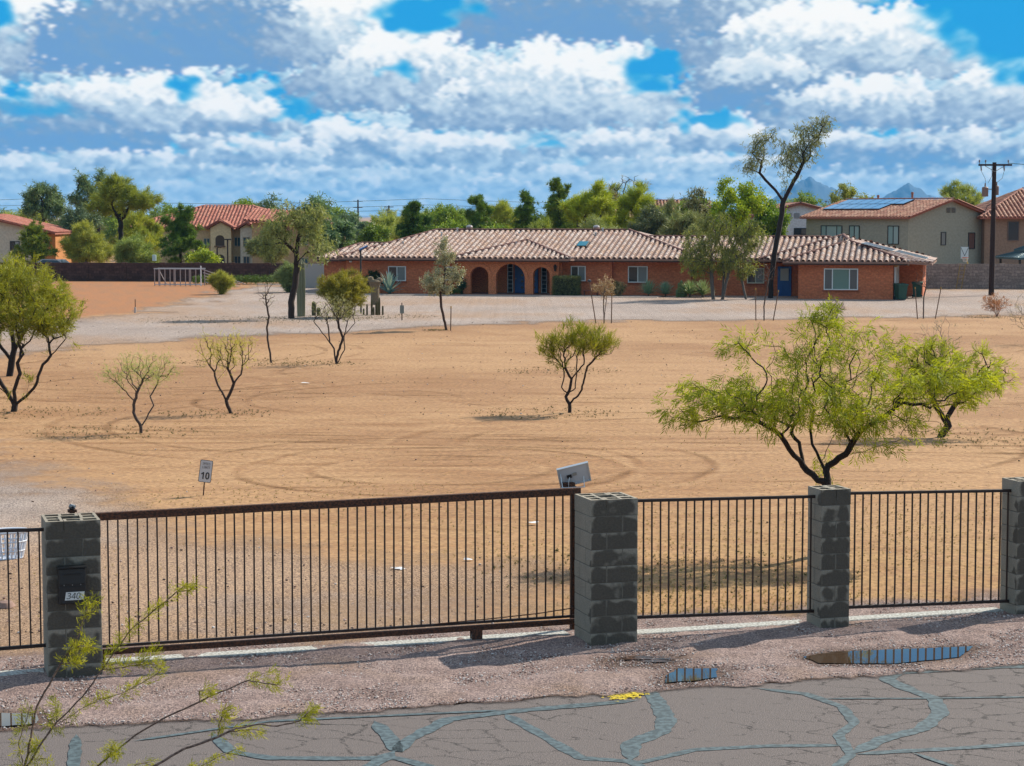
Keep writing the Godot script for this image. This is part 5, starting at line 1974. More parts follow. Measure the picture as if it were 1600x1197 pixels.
	window(o, Vector3(1.75, 2.5, 0), 0.85, 0.85, [0.5, 0.5], black, [dark, mat(Color(0.3, 0.32, 0.35), 0.2)])
	window(o, Vector3(1.4, 0.75, 0), 0.7, 0.5, [1.0], black, [dark])
	window(o, Vector3(4.4, 2.7, -0.6), 0.8, 0.8, [1.0], mat(Color(0.5, 0.2, 0.07), 0.8), [mat(Color(0.2, 0.09, 0.04), 0.4)])
	# cream apartment house with the big red roof
	o = simple_house("cream apartment house with broad red tile roof and arched balconies", "apartment house", Vector3(-27.5, 0, -195), 0.0)
	wall_box(o, -9, 6.5, -14, -1.5, 4.15, stucco_of(Color(0.58, 0.44, 0.26)))
	wall_box(o, -0.83, 1.1, -3, 0, 4.0, stucco_of(Color(0.74, 0.60, 0.37)))
	wall_box(o, 1.95, 3.05, -3, -0.2, 4.0, stucco_of(Color(0.74, 0.68, 0.56)))
	var big := [Vector3(-9.4, 4.05, -1.1), Vector3(7.2, 4.05, -1.1), Vector3(2.2, 6.1, -7.5), Vector3(-2.4, 6.1, -7.5)]
	roof = tiled_roof(o, [big, [Vector3(7.2, 4.05, -1.1), Vector3(9.0, 4.05, -14.5), Vector3(2.2, 6.1, -7.5)], [Vector3(-9.4, 4.05, -14.5), Vector3(-9.4, 4.05, -1.1), Vector3(-2.4, 6.1, -7.5)],
		[Vector3(-1.15, 4.0, -3.5), Vector3(-1.15, 4.0, 0.3), Vector3(0.13, 4.72, 0.3), Vector3(0.13, 4.72, -3.5)], [Vector3(1.42, 4.0, 0.3), Vector3(1.42, 4.0, -3.5), Vector3(0.13, 4.72, -3.5), Vector3(0.13, 4.72, 0.3)],
		[Vector3(1.7, 4.05, -3.5), Vector3(1.7, 4.05, 0.1), Vector3(2.5, 4.5, 0.1), Vector3(2.5, 4.5, -3.5)], [Vector3(3.3, 4.05, 0.1), Vector3(3.3, 4.05, -3.5), Vector3(2.5, 4.5, -3.5), Vector3(2.5, 4.5, 0.1)]],
		[[big[0], big[3]], [big[3], big[2]], [big[2], big[1]], [Vector3(0.13, 4.72, 0.32), Vector3(0.13, 4.72, -3.4)], [Vector3(-1.15, 4.0, 0.32), Vector3(0.13, 4.72, 0.32)], [Vector3(1.42, 4.0, 0.32), Vector3(0.13, 4.72, 0.32)], [Vector3(3.3, 4.05, 0.12), Vector3(2.5, 4.5, 0.12)]], deck, red, Color(0.46, 0.15, 0.10), 0.34, 0.42)
	var gm := stucco_of(Color(0.74, 0.60, 0.37))
	g = Geo.new()
	g.prism(PackedVector2Array([Vector2(-0.83, 4.0), Vector2(1.1, 4.0), Vector2(0.13, 4.55)]), 2.9, Transform3D(Basis(), Vector3(0, 0, -0.02)))
	part("gable_wall", o, g, gm)
	g = Geo.new()
	g.prism(PackedVector2Array([Vector2(1.95, 4.0), Vector2(3.05, 4.0), Vector2(2.5, 4.32)]), 2.7, Transform3D(Basis(), Vector3(0, 0, -0.22)))
	part("gable_wall", o, g, gm)
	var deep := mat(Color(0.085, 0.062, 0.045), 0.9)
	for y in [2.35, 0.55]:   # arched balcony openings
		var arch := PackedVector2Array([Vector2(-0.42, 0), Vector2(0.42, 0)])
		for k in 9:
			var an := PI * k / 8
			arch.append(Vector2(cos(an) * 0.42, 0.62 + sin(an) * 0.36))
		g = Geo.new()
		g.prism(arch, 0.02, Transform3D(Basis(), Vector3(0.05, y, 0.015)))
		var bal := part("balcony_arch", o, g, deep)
		g = Geo.new()
		g.box(Vector3(0.05, y - 0.07, 0.05), Vector3(1.05, 0.12, 0.16))
		part("sill", bal, g, mat(Color(0.18, 0.11, 0.07), 0.9))
	for w in [[1.5, 2.7, -1.5], [2.5, 2.7, -0.2], [1.5, 0.9, -1.5], [2.5, 0.9, -0.2], [-6.0, 2.7, -1.5], [-1.4, 2.6, -1.5], [-1.4, 0.8, -1.5]]:
		window(o, Vector3(w[0], w[1], w[2]), 0.62, 0.9, [0.5, 0.5], mat(Color(0.42, 0.36, 0.28), 0.7), [mat(Color(0.05, 0.11, 0.15), 0.1)])
	# tan wing with a flat-looking roof edge, right of it
	o = simple_house("tan apartment wing with red roof, behind the leaning eucalyptus", "apartment house", Vector3(-23.2, 0, -190), 0.0)
	wall_box(o, -0.6, 7, -12, 0, 4.5, stucco_of(Color(0.44, 0.29, 0.165)))
	tiled_roof(o, [[Vector3(-1.3, 4.75, 0.5), Vector3(7.4, 4.15, 0.5), Vector3(5.0, 5.5, -6), Vector3(-1.0, 5.8, -6)], [Vector3(-1.6, 4.75, -12), Vector3(-1.3, 4.75, 0.5), Vector3(-1.0, 5.8, -6)]], [[Vector3(-1.3, 4.75, 0.5), Vector3(-1.0, 5.8, -6)]], deck, red, Color(0.46, 0.15, 0.10), 0.34, 0.42)
	for w in [[4.2, 2.9], [4.2, 0.9], [5.8, 2.9]]:
		window(o, Vector3(w[0], w[1], 0), 0.7, 0.9, [0.5, 0.5], mat(Color(0.42, 0.36, 0.28), 0.7), [mat(Color(0.05, 0.11, 0.15), 0.1)])

# far trees: a trunk, then a crown of several uneven lumps; measures in metres
func far_tree(called: String, label: String, group: String, at: Vector3, h: float, low: float, w: float, kind: String, p := {}) -> void:
	rng.seed = hash(label) + int(at.x * 7.0)
	var o := thing(called, label, "tree", at, rnd(0, TAU), group)
	var mid := (h + low) / 2
	var half := (h - low) / 2
	var blobs := []
	var n: int = p.get("lumps", 7)
	for k in n:
		var a := TAU * k / n + rnd(-0.5, 0.5)
		var up := rnd(-0.75, 0.75)
		var out := (w * 0.5) * sqrt(maxf(0.05, 1.0 - up * up)) * rnd(0.35, 0.75)
		var r := rnd(0.30, 0.48) * minf(w * 0.5, half * 1.4)
		blobs.append([Vector3(cos(a) * out, mid + up * half * 0.75, sin(a) * out), Vector3(r * 1.1, r * rnd(0.6, 0.95), r * 1.1), 0.8 / n])
	blobs.append([Vector3(0, mid, 0), Vector3(w * 0.36, half * 0.85, w * 0.36), 0.3])
	var top := blobs[0] as Array
	top[0] = Vector3(rnd(-0.1, 0.1) * w, h - half * 0.35, rnd(-0.1, 0.1) * w)
	top[1] = Vector3(w * 0.2, half * 0.35, w * 0.2)
	var lean := rnd(-0.3, 0.3)
	var stems := [[Vector3.ZERO, Vector3(lean * 0.5, low * 0.6, 0), Vector3(lean, maxf(low, h * 0.35), 0.1)]]
	if kind == "pine":
		blobs = []
		for k in 9:
			var f := (k + 0.5) / 9.0
			var a := k * 2.4 + rnd(-0.4, 0.4)
			var out := w * 0.5 * (1.0 - 0.75 * f) * rnd(0.35, 0.8)
			var r := w * 0.5 * lerpf(0.62, 0.34, f) * rnd(0.85, 1.2)
			blobs.append([Vector3(cos(a) * out, lerpf(low + r * 0.5, h - r * 0.6, f), sin(a) * out), Vector3(r, r * 0.85, r), 0.11])
		stems = [[Vector3.ZERO, Vector3(lean * 0.4, h * 0.4, 0), Vector3(lean * 0.6, h * 0.85, 0)]]
	var q := {"twigs": 130, "step": 0.45, "wobble": 0.16, "bf": 0.25, "r": 0.045 * h * 0.5, "tip": 0.012, "leafy": 0.06, "spread": 0.35, "bare": low * 0.5}
	match kind:
		"gum": q.merge({"leaf": "blade", "size": 0.62, "leaves": 2600, "droop": 0.7, "c1": Color(0.085, 0.115, 0.045), "c2": Color(0.040, 0.065, 0.028), "clump": 1.3, "gap": -0.2, "through": 0.5})
		"palo": q.merge({"leaf": "wisp", "size": 0.62, "leaves": 2400, "droop": -0.1, "c1": Color(0.20, 0.20, 0.022), "c2": Color(0.10, 0.125, 0.018), "clump": 1.5, "gap": -0.3, "through": 0.7, "bark": Color(0.07, 0.06, 0.03)})
		"pine": q.merge({"leaf": "tuft", "size": 0.5, "leaves": 2600, "droop": -0.25, "c1": Color(0.085, 0.125, 0.016), "c2": Color(0.032, 0.060, 0.012), "clump": 0.9, "gap": -0.12, "through": 0.4, "spread": 0.25})
		"leafy": q.merge({"leaf": "oval", "size": 0.55, "leaves": 2600, "droop": 0.1, "c1": Color(0.13, 0.17, 0.02), "c2": Color(0.050, 0.085, 0.014), "clump": 1.0, "gap": -0.25, "through": 0.6})
		"grey": q.merge({"leaf": "wisp", "size": 0.6, "leaves": 2400, "droop": 0.25, "c1": Color(0.14, 0.15, 0.055), "c2": Color(0.075, 0.085, 0.032), "clump": 1.4, "gap": -0.25, "through": 0.5})
		"bare": q.merge({"leaf": "wisp", "size": 0.5, "leaves": 160, "twigs": 240, "tip": 0.014, "c1": Color(0.14, 0.12, 0.06), "c2": Color(0.1, 0.08, 0.05), "bark": Color(0.09, 0.07, 0.055)})
	q.merge(p, true)
	q["leaves"] = int(q["leaves"] * 0.6)
	grow(o, stems, blobs, q)

func build_trees() -> void:
	var bright := {"lift": 1.4, "c1": Color(0.35, 0.36, 0.016), "c2": Color(0.11, 0.14, 0.016), "through": 0.9}
	# spreading mesquite behind the narrow pillar
	var big := bright.duplicate()
	big.merge({"twigs": 680, "step": 0.15, "r": 0.074, "tip": 0.003, "leaves": 3500, "size": 0.175, "droop": 0.28, "leafy": 0.011, "spread": 0.2, "clump": 0.45, "gap": -0.04, "under": 0.75, "shell": 0.5, "bf": 0.3, "bare": 0.95, "wobble": 0.2, "bark": Color(0.032, 0.019, 0.015)})
	tree("mesquite_tree", "broad bright green mesquite spreading behind the narrow fence pillar", "mesquites in the dirt yard", Vector3(4.70, 0, -31.0), 1.0 / 104.3,
		[[[0, 0], [2, 73], [-1, 120]], [[-1, 120], [-14, 122], [-34, 142, 10], [-57, 169, 18], [-72, 192, 25], [-96, 208, 30], [-119, 217, 35]], [[-34, 142, 10], [-38, 177, -10], [-49, 190, -20]], [[-1, 120], [1, 138, -6], [-16, 173, -18], [-18, 196, -26], [-12, 227, -30]], [[-1, 120], [5, 142, 8], [32, 161, 14], [40, 177, 18], [55, 200, 24], [83, 219, 28], [114, 242, 20]], [[40, 177, 18], [24, 204, 40], [40, 227, 60]], [[32, 161, 14], [59, 167, 30], [83, 180, 55], [106, 192, 80]], [[-1, 120], [0, 143, -30], [30, 183, -80]]],
		[[-60, 232, 50, 130, 38, 80, 0.1], [90, 220, 60, 110, 34, 70, 0.08], [-10, 255, 0, 165, 62, 140, 0.34], [-150, 245, 10, 100, 42, 70, 0.16], [-218, 228, 10, 52, 26, 40, 0.06], [150, 263, 0, 95, 58, 80, 0.18], [225, 271, 0, 58, 50, 50, 0.08], [15, 328, 0, 120, 40, 90, 0.15], [0, 373, 0, 34, 26, 30, 0.04], [-120, 331, -10, 62, 16, 30, 0.04]], big)
	var m2 := bright.duplicate()
	m2.merge({"twigs": 260, "step": 0.2, "r": 0.09, "tip": 0.004, "leaves": 1300, "size": 0.20, "droop": 0.25, "leafy": 0.02, "spread": 0.12, "clump": 0.5, "gap": -0.15, "bare": 0.45, "bark": Color(0.035, 0.022, 0.017)})
	tree("mesquite_tree", "leaning mesquite half hidden behind the broad bright green one", "mesquites in the dirt yard", Vector3(9.97, 0, -47.86), 1.0 / 67.6,
		[[[0, 0], [12, 17], [10, 29], [25, 52], [40, 70]], [[12, 17], [-8, 45], [-20, 70]]], [[5, 105, 0, 100, 48, 60, 0.6], [80, 95, 0, 40, 30, 40, 0.2], [-30, 130, 0, 60, 30, 40, 0.25]], m2)
	# big tree at the left edge and the one behind it
	var m3 := {"lift": 1.1, "twigs": 420, "step": 0.2, "r": 0.085, "tip": 0.0042, "leaf": "wisp", "leaves": 1500, "size": 0.30, "droop": 0.0, "leafy": 0.016, "spread": 0.22, "clump": 0.6, "gap": -0.2, "bare": 0.5, "shell": 0.5, "c1": Color(0.34, 0.33, 0.03), "c2": Color(0.17, 0.19, 0.03), "bark": Color(0.050, 0.034, 0.028)}
	tree("mesquite_tree", "bushy yellow green mesquite with several stems at the picture edge", "mesquites in the dirt yard", Vector3(-13.05, 0, -54.0), 1.0 / 60.0,
		[[[0, 0], [2, 11]], [[2, 11], [-7, 25], [-22, 50], [-40, 78], [-60, 105]], [[2, 11], [21, 25], [37, 43], [41, 57], [49, 75], [70, 96], [88, 117]], [[2, 11], [2, 33], [14, 61], [11, 78], [26, 98]], [[21, 25], [26, 43], [24, 60]], [[-7, 25], [-20, 36], [-45, 50], [-75, 80]]],
		[[-15, 155, 0, 110, 66, 90, 0.52], [62, 150, 0, 52, 48, 50, 0.24], [0, 205, 0, 80, 32, 60, 0.2], [-80, 130, 0, 50, 50, 60, 0.12]], m3)
	var m4 := m3.duplicate()
	m4.merge({"twigs": 200, "leaves": 800, "r": 0.11, "bark": Color(0.028, 0.02, 0.018)}, true)
	tree("mesquite_tree", "mesquite with one thick dark trunk just behind the bushy one", "mesquites in the dirt yard", Vector3(-16.07, 0, -66), 1.0 / 49.0,
		[[[0, 0], [3, 15], [9, 42], [6, 70]], [[9, 42], [30, 75]], [[3, 25], [-25, 65]]], [[5, 125, 0, 92, 60, 70, 1.0]], m4)
	# three small ones
	var thin := {"twigs": 150, "step": 0.12, "r": 0.040, "tip": 0.0026, "leaf": "frond", "leaves": 700, "size": 0.075, "droop": -0.1, "leafy": 0.009, "spread": 0.28, "clump": 0.5, "gap": -0.2, "bf": 0.45, "bare": 0.5, "wobble": 0.2, "taper": 2.2, "shell": 0.6}
	var t1 := thin.duplicate()
	t1.merge({"c1": Color(0.20, 0.205, 0.075), "c2": Color(0.135, 0.145, 0.055), "leaves": 1300, "bark": Color(0.13, 0.095, 0.08)}, true)
	tree("young_mesquite", "sparse grey green young mesquite nearest the driveway bend", "young mesquites in the dirt yard", Vector3(-8.75, 0, -48.57), 1.0 / 66.6,
		[[[0, 0], [0, 10], [-11, 33], [-9, 51], [-3, 68], [8, 90]], [[-9, 51], [-30, 75], [-48, 92]], [[0, 10], [19, 43], [13, 57], [24, 77], [45, 90]], [[24, 77], [28, 100]]], [[0, 98, 0, 64, 36, 45, 1.0]], t1)
	var t2 := thin.duplicate()
	t2.merge({"c1": Color(0.26, 0.225, 0.045), "c2": Color(0.17, 0.155, 0.035), "leaves": 1200, "r": 0.048, "bark": Color(0.075, 0.048, 0.038)}, true)
	tree("young_mesquite", "young mesquite with yellowish leaves and a crooked dark trunk", "young mesquites in the dirt yard", Vector3(-7.3, 0, -53.5), 1.0 / 60.5,
		[[[0, 0], [-7, 20]], [[-7, 20], [-23, 51], [-26, 65], [-44, 90], [-54, 100]], [[-7, 20], [5, 47], [16, 61], [18, 75], [37, 95]], [[-23, 51], [-5, 72], [-9, 92]], [[5, 47], [-4, 70], [2, 95]]], [[-6, 100, 0, 54, 34, 40, 1.0]], t2)
	var t3 := thin.duplicate()
	t3.merge({"c1": Color(0.30, 0.285, 0.022), "c2": Color(0.17, 0.185, 0.02), "lift": 1.15, "leaf": "wisp", "leaves": 430, "twigs": 230, "r": 0.05, "droop": -0.8, "through": 0.9, "size": 0.26, "spread": 0.2, "bf": 0.5, "bare": 0.95}, true)
	tree("young_mesquite", "bright young mesquite standing alone in the middle of the dirt", "young mesquites in the dirt yard", Vector3(1.5, 0, -53.68), 1.0 / 60.3,
		[[[0, 0], [0, 13.5]], [[0, 13.5], [-4, 19.5], [-6, 25], [-3, 30], [1, 41], [3, 53], [-6, 68], [-13, 74], [-20, 83], [-36, 100]], [[3, 53], [14, 67, 4], [22, 77, 8], [22, 88, 10]], [[-3, 30], [-9, 35, 6], [-13, 41, 10], [-9, 59, 14], [-12, 80, 18]], [[-1, 31], [9, 38, -6], [11, 58, -10], [12, 83, -14]], [[0, 13.5], [6, 22], [13, 27], [19, 37], [22, 52], [27, 74], [39, 86], [47, 97]]],
		[[12, 110, 0, 66, 30, 45, 0.7], [-26, 96, 0, 32, 26, 25, 0.22], [52, 104, 0, 28, 24, 24, 0.15]], t3)
	var t4 := thin.duplicate()
	t4.merge({"c1": Color(0.16, 0.15, 0.07), "c2": Color(0.11, 0.11, 0.05), "leaves": 40, "twigs": 40, "r": 0.036, "bare": 1.3, "bark": Color(0.075, 0.045, 0.035)}, true)
	tree("bare_sapling", "thin almost leafless sapling with a kinked stem beside the gravel drive", "", Vector3(-8.4, 0, -72.1), 1.0 / 45.0, [[[0, 0], [-5, 30], [-7.5, 55], [-4, 72], [-9, 95], [-11, 122]]], [[-6, 108, 0, 18, 26, 14, 1.0]], t4)
	var t5 := thin.duplicate()
	t5.merge({"c1": Color(0.17, 0.165, 0.085), "c2": Color(0.12, 0.12, 0.06), "leaves": 900, "twigs": 240, "r": 0.055, "bare": 1.0, "bf": 0.35, "bark": Color(0.055, 0.035, 0.028)}, true)
	tree("young_mesquite", "young mesquite with forked dark stems and dry grey green twigs", "young mesquites in the dirt yard", Vector3(-6.07, 0, -71.5), 1.0 / 45.3,
		[[[0, 0], [-2.5, 9.5], [-4, 24], [-11, 34], [-25, 52], [-36, 67]], [[0, 0], [0, 10], [6, 30], [10, 42], [25, 60], [32, 68]], [[10, 42], [4, 57], [3, 70]], [[0, 1], [7, 14], [12, 22], [11, 42], [16, 66]], [[-11, 34], [-14, 60]]], [[0, 84, 0, 46, 22, 36, 1.0]], t5)
	# tall ones
	tree("eucalyptus_tree", "leaning eucalyptus with drooping grey green leaves on the gravel island", "", Vector3(-11.03, 0, -103.4), 1.0 / 31.3,
		[[[0, 0], [-1, 25], [5.5, 55], [7.5, 80], [7, 100], [8, 120], [13.5, 140], [10.5, 160], [7, 176]], [[8, 120], [23, 122], [35, 114]], [[13.5, 140], [32, 155], [44, 150]], [[10.5, 160], [-12, 172], [-28, 165]], [[7, 100], [-12, 120], [-25, 128]]],
		[[-14, 150, 0, 38, 26, 34, 0.3], [22, 150, 0, 40, 32, 36, 0.32], [46, 118, 0, 24, 30, 24, 0.16], [-36, 122, 0, 20, 26, 20, 0.12], [10, 175, 0, 46, 12, 30, 0.16]],
		{"twigs": 230, "step": 0.3, "r": 0.165, "tip": 0.008, "leaf": "blade", "leaves": 1350, "size": 0.36, "droop": 1.0, "leafy": 0.05, "spread": 0.5, "clump": 0.9, "gap": -0.05, "bare": 2.6, "taper": 1.7, "sag": 0.1, "c1": Color(0.155, 0.16, 0.055), "c2": Color(0.075, 0.090, 0.034), "bark": Color(0.060, 0.036, 0.028)})
	tree("eucalyptus_tree", "tall forked eucalyptus towering over the roof by the blue side door", "", Vector3(16.1, 0, -129.0), 1.0 / 24.9,
		[[[0, 0], [1.5, 33], [6, 69], [12, 99], [16.5, 123], [20, 150]], [[20, 150], [7.5, 168], [-7.5, 183], [-16.5, 194], [-28.6, 200], [-31, 209], [-21, 225], [-9, 247]], [[20, 150], [30, 171], [40.6, 192], [49.6, 212], [46.6, 222], [58.6, 243], [79.7, 268]], [[20, 150], [25.5, 174], [19.5, 186], [27, 219], [31.6, 243], [40, 256]]],
		[[-23, 224, 0, 17, 30, 20, 0.2], [-8, 255, 0, 17, 15, 16, 0.1], [27, 222, 0, 20, 30, 22, 0.2], [58, 258, 0, 26, 24, 24, 0.2], [50, 228, 0, 22, 22, 20, 0.16], [82, 274, 0, 11, 14, 12, 0.1], [-38, 204, 0, 8, 10, 8, 0.04]],
		{"twigs": 230, "step": 0.32, "r": 0.165, "tip": 0.008, "leaf": "blade", "leaves": 1250, "size": 0.36, "droop": 0.75, "leafy": 0.05, "spread": 0.55, "clump": 0.8, "gap": -0.1, "bare": 6.6, "taper": 1.7, "c1": Color(0.125, 0.125, 0.045), "c2": Color(0.055, 0.062, 0.025), "bark": Color(0.040, 0.027, 0.022)})
	tree("willow_acacia", "weeping olive green acacia with several pale stems before the house wall", "", Vector3(12.71, 0, -127.0), 1.0 / 25.5,
		[[[-9, 0], [-12, 40], [-14, 75]], [[5, 0], [8, 45], [6, 80]], [[12, 2], [14, 40], [22, 80]], [[42, 0], [32, 45], [26, 80]], [[6, 80], [-10, 110]], [[22, 80], [45, 110]]],
		[[-8, 88, 0, 50, 44, 44, 0.4], [22, 66, 0, 46, 34, 40, 0.25], [-44, 62, 0, 20, 28, 20, 0.12], [42, 100, 0, 30, 26, 28, 0.15], [-2, 122, 0, 32, 16, 26, 0.12]],
		{"twigs": 220, "step": 0.32, "r": 0.12, "tip": 0.010, "leaf": "blade", "leaves": 2500, "size": 0.36, "droop": 1.0, "leafy": 0.04, "spread": 0.45, "lift": 2.5, "clump": 1.2, "gap": -0.12, "bare": 1.3, "c1": Color(0.125, 0.125, 0.032), "c2": Color(0.065, 0.072, 0.022), "bark": Color(0.19, 0.165, 0.14)})
	tree("staked_tree", "small silvery leaved tree with a bent stem tied to one stake", "", Vector3(-2.95, 0, -92.9), 1.0 / 34.8,
		[[[0, 0], [-4.5, 22], [-8, 37], [-9.5, 57], [-3, 75], [-2, 110]], [[-9.5, 57], [-22, 75]], [[-9.5, 57], [12, 75]]], [[-12, 76, 0, 30, 22, 26, 0.55], [-2, 120, 0, 20, 22, 18, 0.35], [18, 90, 0, 14, 12, 12, 0.14]],
		{"twigs": 120, "step": 0.2, "r": 0.06, "tip": 0.006, "leaf": "oval", "leaves": 1150, "size": 0.24, "droop": 0.4, "leafy": 0.03, "spread": 0.14, "clump": 0.5, "gap": -0.1, "bare": 1.4, "c1": Color(0.22, 0.205, 0.135), "c2": Color(0.10, 0.105, 0.06), "through": 0.4, "bark": Color(0.10, 0.055, 0.04)})
	var sap := {"twigs": 70, "step": 0.14, "r": 0.035, "tip": 0.006, "leaf": "oval", "size": 0.16, "leafy": 0.03, "spread": 0.12, "bare": 0.9, "droop": 0.2, "through": 0.3}
	var s1 := sap.duplicate()
	s1.merge({"leaves": 330, "c1": Color(0.22, 0.15, 0.09), "c2": Color(0.15, 0.11, 0.055), "bark": Color(0.13, 0.09, 0.07)}, true)
	tree("staked_sapling", "brown leaved sapling held between two stakes before the box hedge", "staked saplings along the gravel", Vector3(4.4, 0, -99.0), 1.0 / 32.7, [[[0, 0], [-1, 35], [0, 55]], [[1, 0], [4, 38], [6, 60]]], [[0, 55, 0, 20, 19, 16, 1.0]], s1)
	var s2 := sap.duplicate()
	s2.merge({"leaves": 0, "twigs": 90, "tip": 0.0075, "bark": Color(0.13, 0.10, 0.085)}, true)
	tree("staked_sapling", "leafless sapling between two stakes below the tall forked eucalyptus", "staked saplings along the gravel", Vector3(12.37, 0, -101.5), 1.0 / 31.9, [[[0, 0], [-1, 22], [3, 50], [5, 64]]], [[4, 74, 0, 20, 20, 16, 1.0]], s2)
	tree("staked_sapling", "leafless sapling between two stakes near the green bins", "staked saplings along the gravel", Vector3(20.56, 0, -103.4), 1.0 / 31.3, [[[0, 0], [0, 33], [3, 48]]], [[2, 62, 0, 19, 16, 16, 1.0]], s2)
	# twiggy shrub on the near side of the road
	rng.seed = 3
	var near := thing("roadside_shrub", "yellow green twigs reaching up from the near side of the road", "shrub", Vector3(-3.45, 0, -14.2))
	var st := []
	for s in [[[0.0, 0.0], [0.0, 0.7], [0.03, 1.19], [0.14, 1.70], [0.31, 2.00], [0.44, 2.20], [0.50, 2.40]], [[0.01, 0.6], [0.01, 1.19], [0.25, 1.56], [0.47, 1.78], [0.68, 2.07], [0.81, 2.25], [1.18, 2.55]], [[0.25, 1.56], [0.47, 1.68], [0.74, 1.78], [0.96, 1.90]], [[0.02, 0.75], [0.46, 1.19], [0.80, 1.47], [1.0, 1.59], [1.36, 1.76], [1.60, 1.86], [1.75, 1.92]], [[0.3, 1.04], [0.93, 1.27], [1.17, 1.41], [1.40, 1.49], [1.54, 1.56], [1.70, 1.59], [1.82, 1.57], [2.07, 1.63]], [[0.3, 1.04], [0.89, 1.1], [1.17, 1.22], [1.40, 1.34], [1.53, 1.40]], [[0.0, 0.7], [-0.2, 1.1], [-0.35, 1.5]], [[0.0, 0.5], [0.1, 1.0], [0.02, 1.45], [0.12, 1.72]]]:
		var line := []
		var dz := rnd(-0.3, 0.3)
		for q in s:
			line.append(Vector3(q[0], q[1], dz * (q[1] as float) * 0.25 + rnd(-0.015, 0.015)))
		st.append(line)
	var bl := []
	for q in [[1.22, 2.56], [0.57, 2.42], [0.50, 2.15], [0.47, 2.01], [0.93, 2.01], [1.31, 1.78], [1.45, 1.66], [1.81, 1.87], [2.04, 1.62], [1.63, 1.50], [0.12, 1.41], [0.22, 1.69], [0.67, 1.41], [0.89, 1.25], [1.26, 1.27], [-0.3, 1.5], [0.2, 1.3], [0.55, 1.2], [0.0, 1.25]]:
		bl.append([Vector3(q[0], q[1], rnd(-0.08, 0.08)), Vector3(0.09, 0.07, 0.09), 1.0 / 19])
	grow(near, st, bl, {"twigs": 90, "step": 0.06, "r": 0.024, "tip": 0.0022, "bf": 0.5, "leafy": 0.0058, "lift": 1.15, "leaves": 1200, "size": 0.066, "droop": 0.05, "spread": 0.05, "gap": -1.0, "c1": Color(0.36, 0.33, 0.015), "c2": Color(0.20, 0.21, 0.012), "through": 0.9, "wobble": 0.1, "bark": Color(0.27, 0.19, 0.16)})
	# trees beyond the yard
	var G1 := "trees beyond the walls and roofs"
	far_tree("eucalyptus_tree", "dark round topped eucalyptus at the far left of the skyline", G1, Vector3(-48.6, 0, -215), 9.2, 3.8, 5.2, "gum", {"leaves": 3600})
	far_tree("eucalyptus_tree", "slim eucalyptus just left of the tallest one above the palo verde", G1, Vector3(-46.5, 0, -225), 10.1, 5.0, 2.8, "gum", {"leaves": 1500})
	far_tree("eucalyptus_tree", "tallest dark eucalyptus tip rising behind the large palo verde", G1, Vector3(-45.2, 0, -228), 10.6, 5.0, 2.6, "gum", {"leaves": 1600})
	far_tree("dark_tree", "dense dark grey green tree behind the yellow green bushes by the brown wall", G1, Vector3(-40.0, 0, -192), 6.4, 0.8, 5.8, "gum", {"leaves": 3800, "c1": Color(0.075, 0.10, 0.05), "c2": Color(0.028, 0.045, 0.024)})
	far_tree("palo_verde_tree", "large open palo verde with arching limbs before the apartment roof", G1, Vector3(-34.0, 0, -180), 8.5, 4.6, 7.6, "palo", {"leaves": 3800, "r": 0.22, "twigs": 200, "gap": -0.1, "c1": Color(0.15, 0.16, 0.02), "c2": Color(0.08, 0.10, 0.018), "bark": Color(0.03, 0.024, 0.018)})
	far_tree("shrub_tree", "feathery yellow green shrub tree left of its greener twin at the brown wall", G1, Vector3(-35.8, 0, -175), 4.7, 0.5, 4.7, "palo", {"leaves": 2800, "c1": Color(0.19, 0.19, 0.035), "c2": Color(0.12, 0.13, 0.025)})
	far_tree("shrub_tree", "feathery green shrub tree in front of the apartment's left end", G1, Vector3(-31.4, 0, -172), 3.5, 0.4, 3.9, "palo", {"leaves": 2200, "c1": Color(0.14, 0.17, 0.045), "c2": Color(0.09, 0.115, 0.03)})
	far_tree("pine_tree", "bushy green pine standing before the arched balconies", G1, Vector3(-28.2, 0, -176), 6.2, 0.7, 5.2, "pine", {"leaves": 4600})
	far_tree("shrub_tree", "low bright green bush right of the pine at the apartment", G1, Vector3(-25.4, 0, -171), 2.3, 0.5, 3.4, "leafy", {"leaves": 1300, "c1": Color(0.18, 0.21, 0.02), "c2": Color(0.10, 0.13, 0.015)})
	far_tree("pine_tree", "young pine in front of the ochre side wall", G1, Vector3(-40.6, 0, -176), 4.7, 0.8, 4.0, "pine", {"leaves": 2600, "c1": Color(0.13, 0.15, 0.018), "c2": Color(0.055, 0.075, 0.012)})
	far_tree("leafy_tree", "yellow green tree top above the red apartment roof", G1, Vector3(-30.4, 0, -235), 7.2, 3.5, 4.6, "leafy", {"leaves": 1500})
	far_tree("eucalyptus_tree", "grey green tree top right of the red apartment roof ridge", G1, Vector3(-27.0, 0, -230), 7.7, 3.0, 4.2, "gum", {"leaves": 1700})
	far_tree("acacia_tree", "loose olive tree between the tan wing and the leaning eucalyptus", G1, Vector3(-20.8, 0, -178), 4.4, 0.6, 3.4, "grey", {"leaves": 2200})
	far_tree("eucalyptus_tree", "full dark green eucalyptus right behind the leaning one", G1, Vector3(-15.3, 0, -172), 7.3, 1.2, 5.0, "gum", {"leaves": 4600, "c1": Color(0.085, 0.125, 0.05), "c2": Color(0.040, 0.068, 0.03)})
	far_tree("round_tree", "low dark green round tree behind the left end of the roof", G1, Vector3(-11.3, 0, -168), 4.6, 0.9, 3.6, "leafy", {"leaves": 2400, "c1": Color(0.07, 0.10, 0.012), "c2": Color(0.028, 0.05, 0.009)})
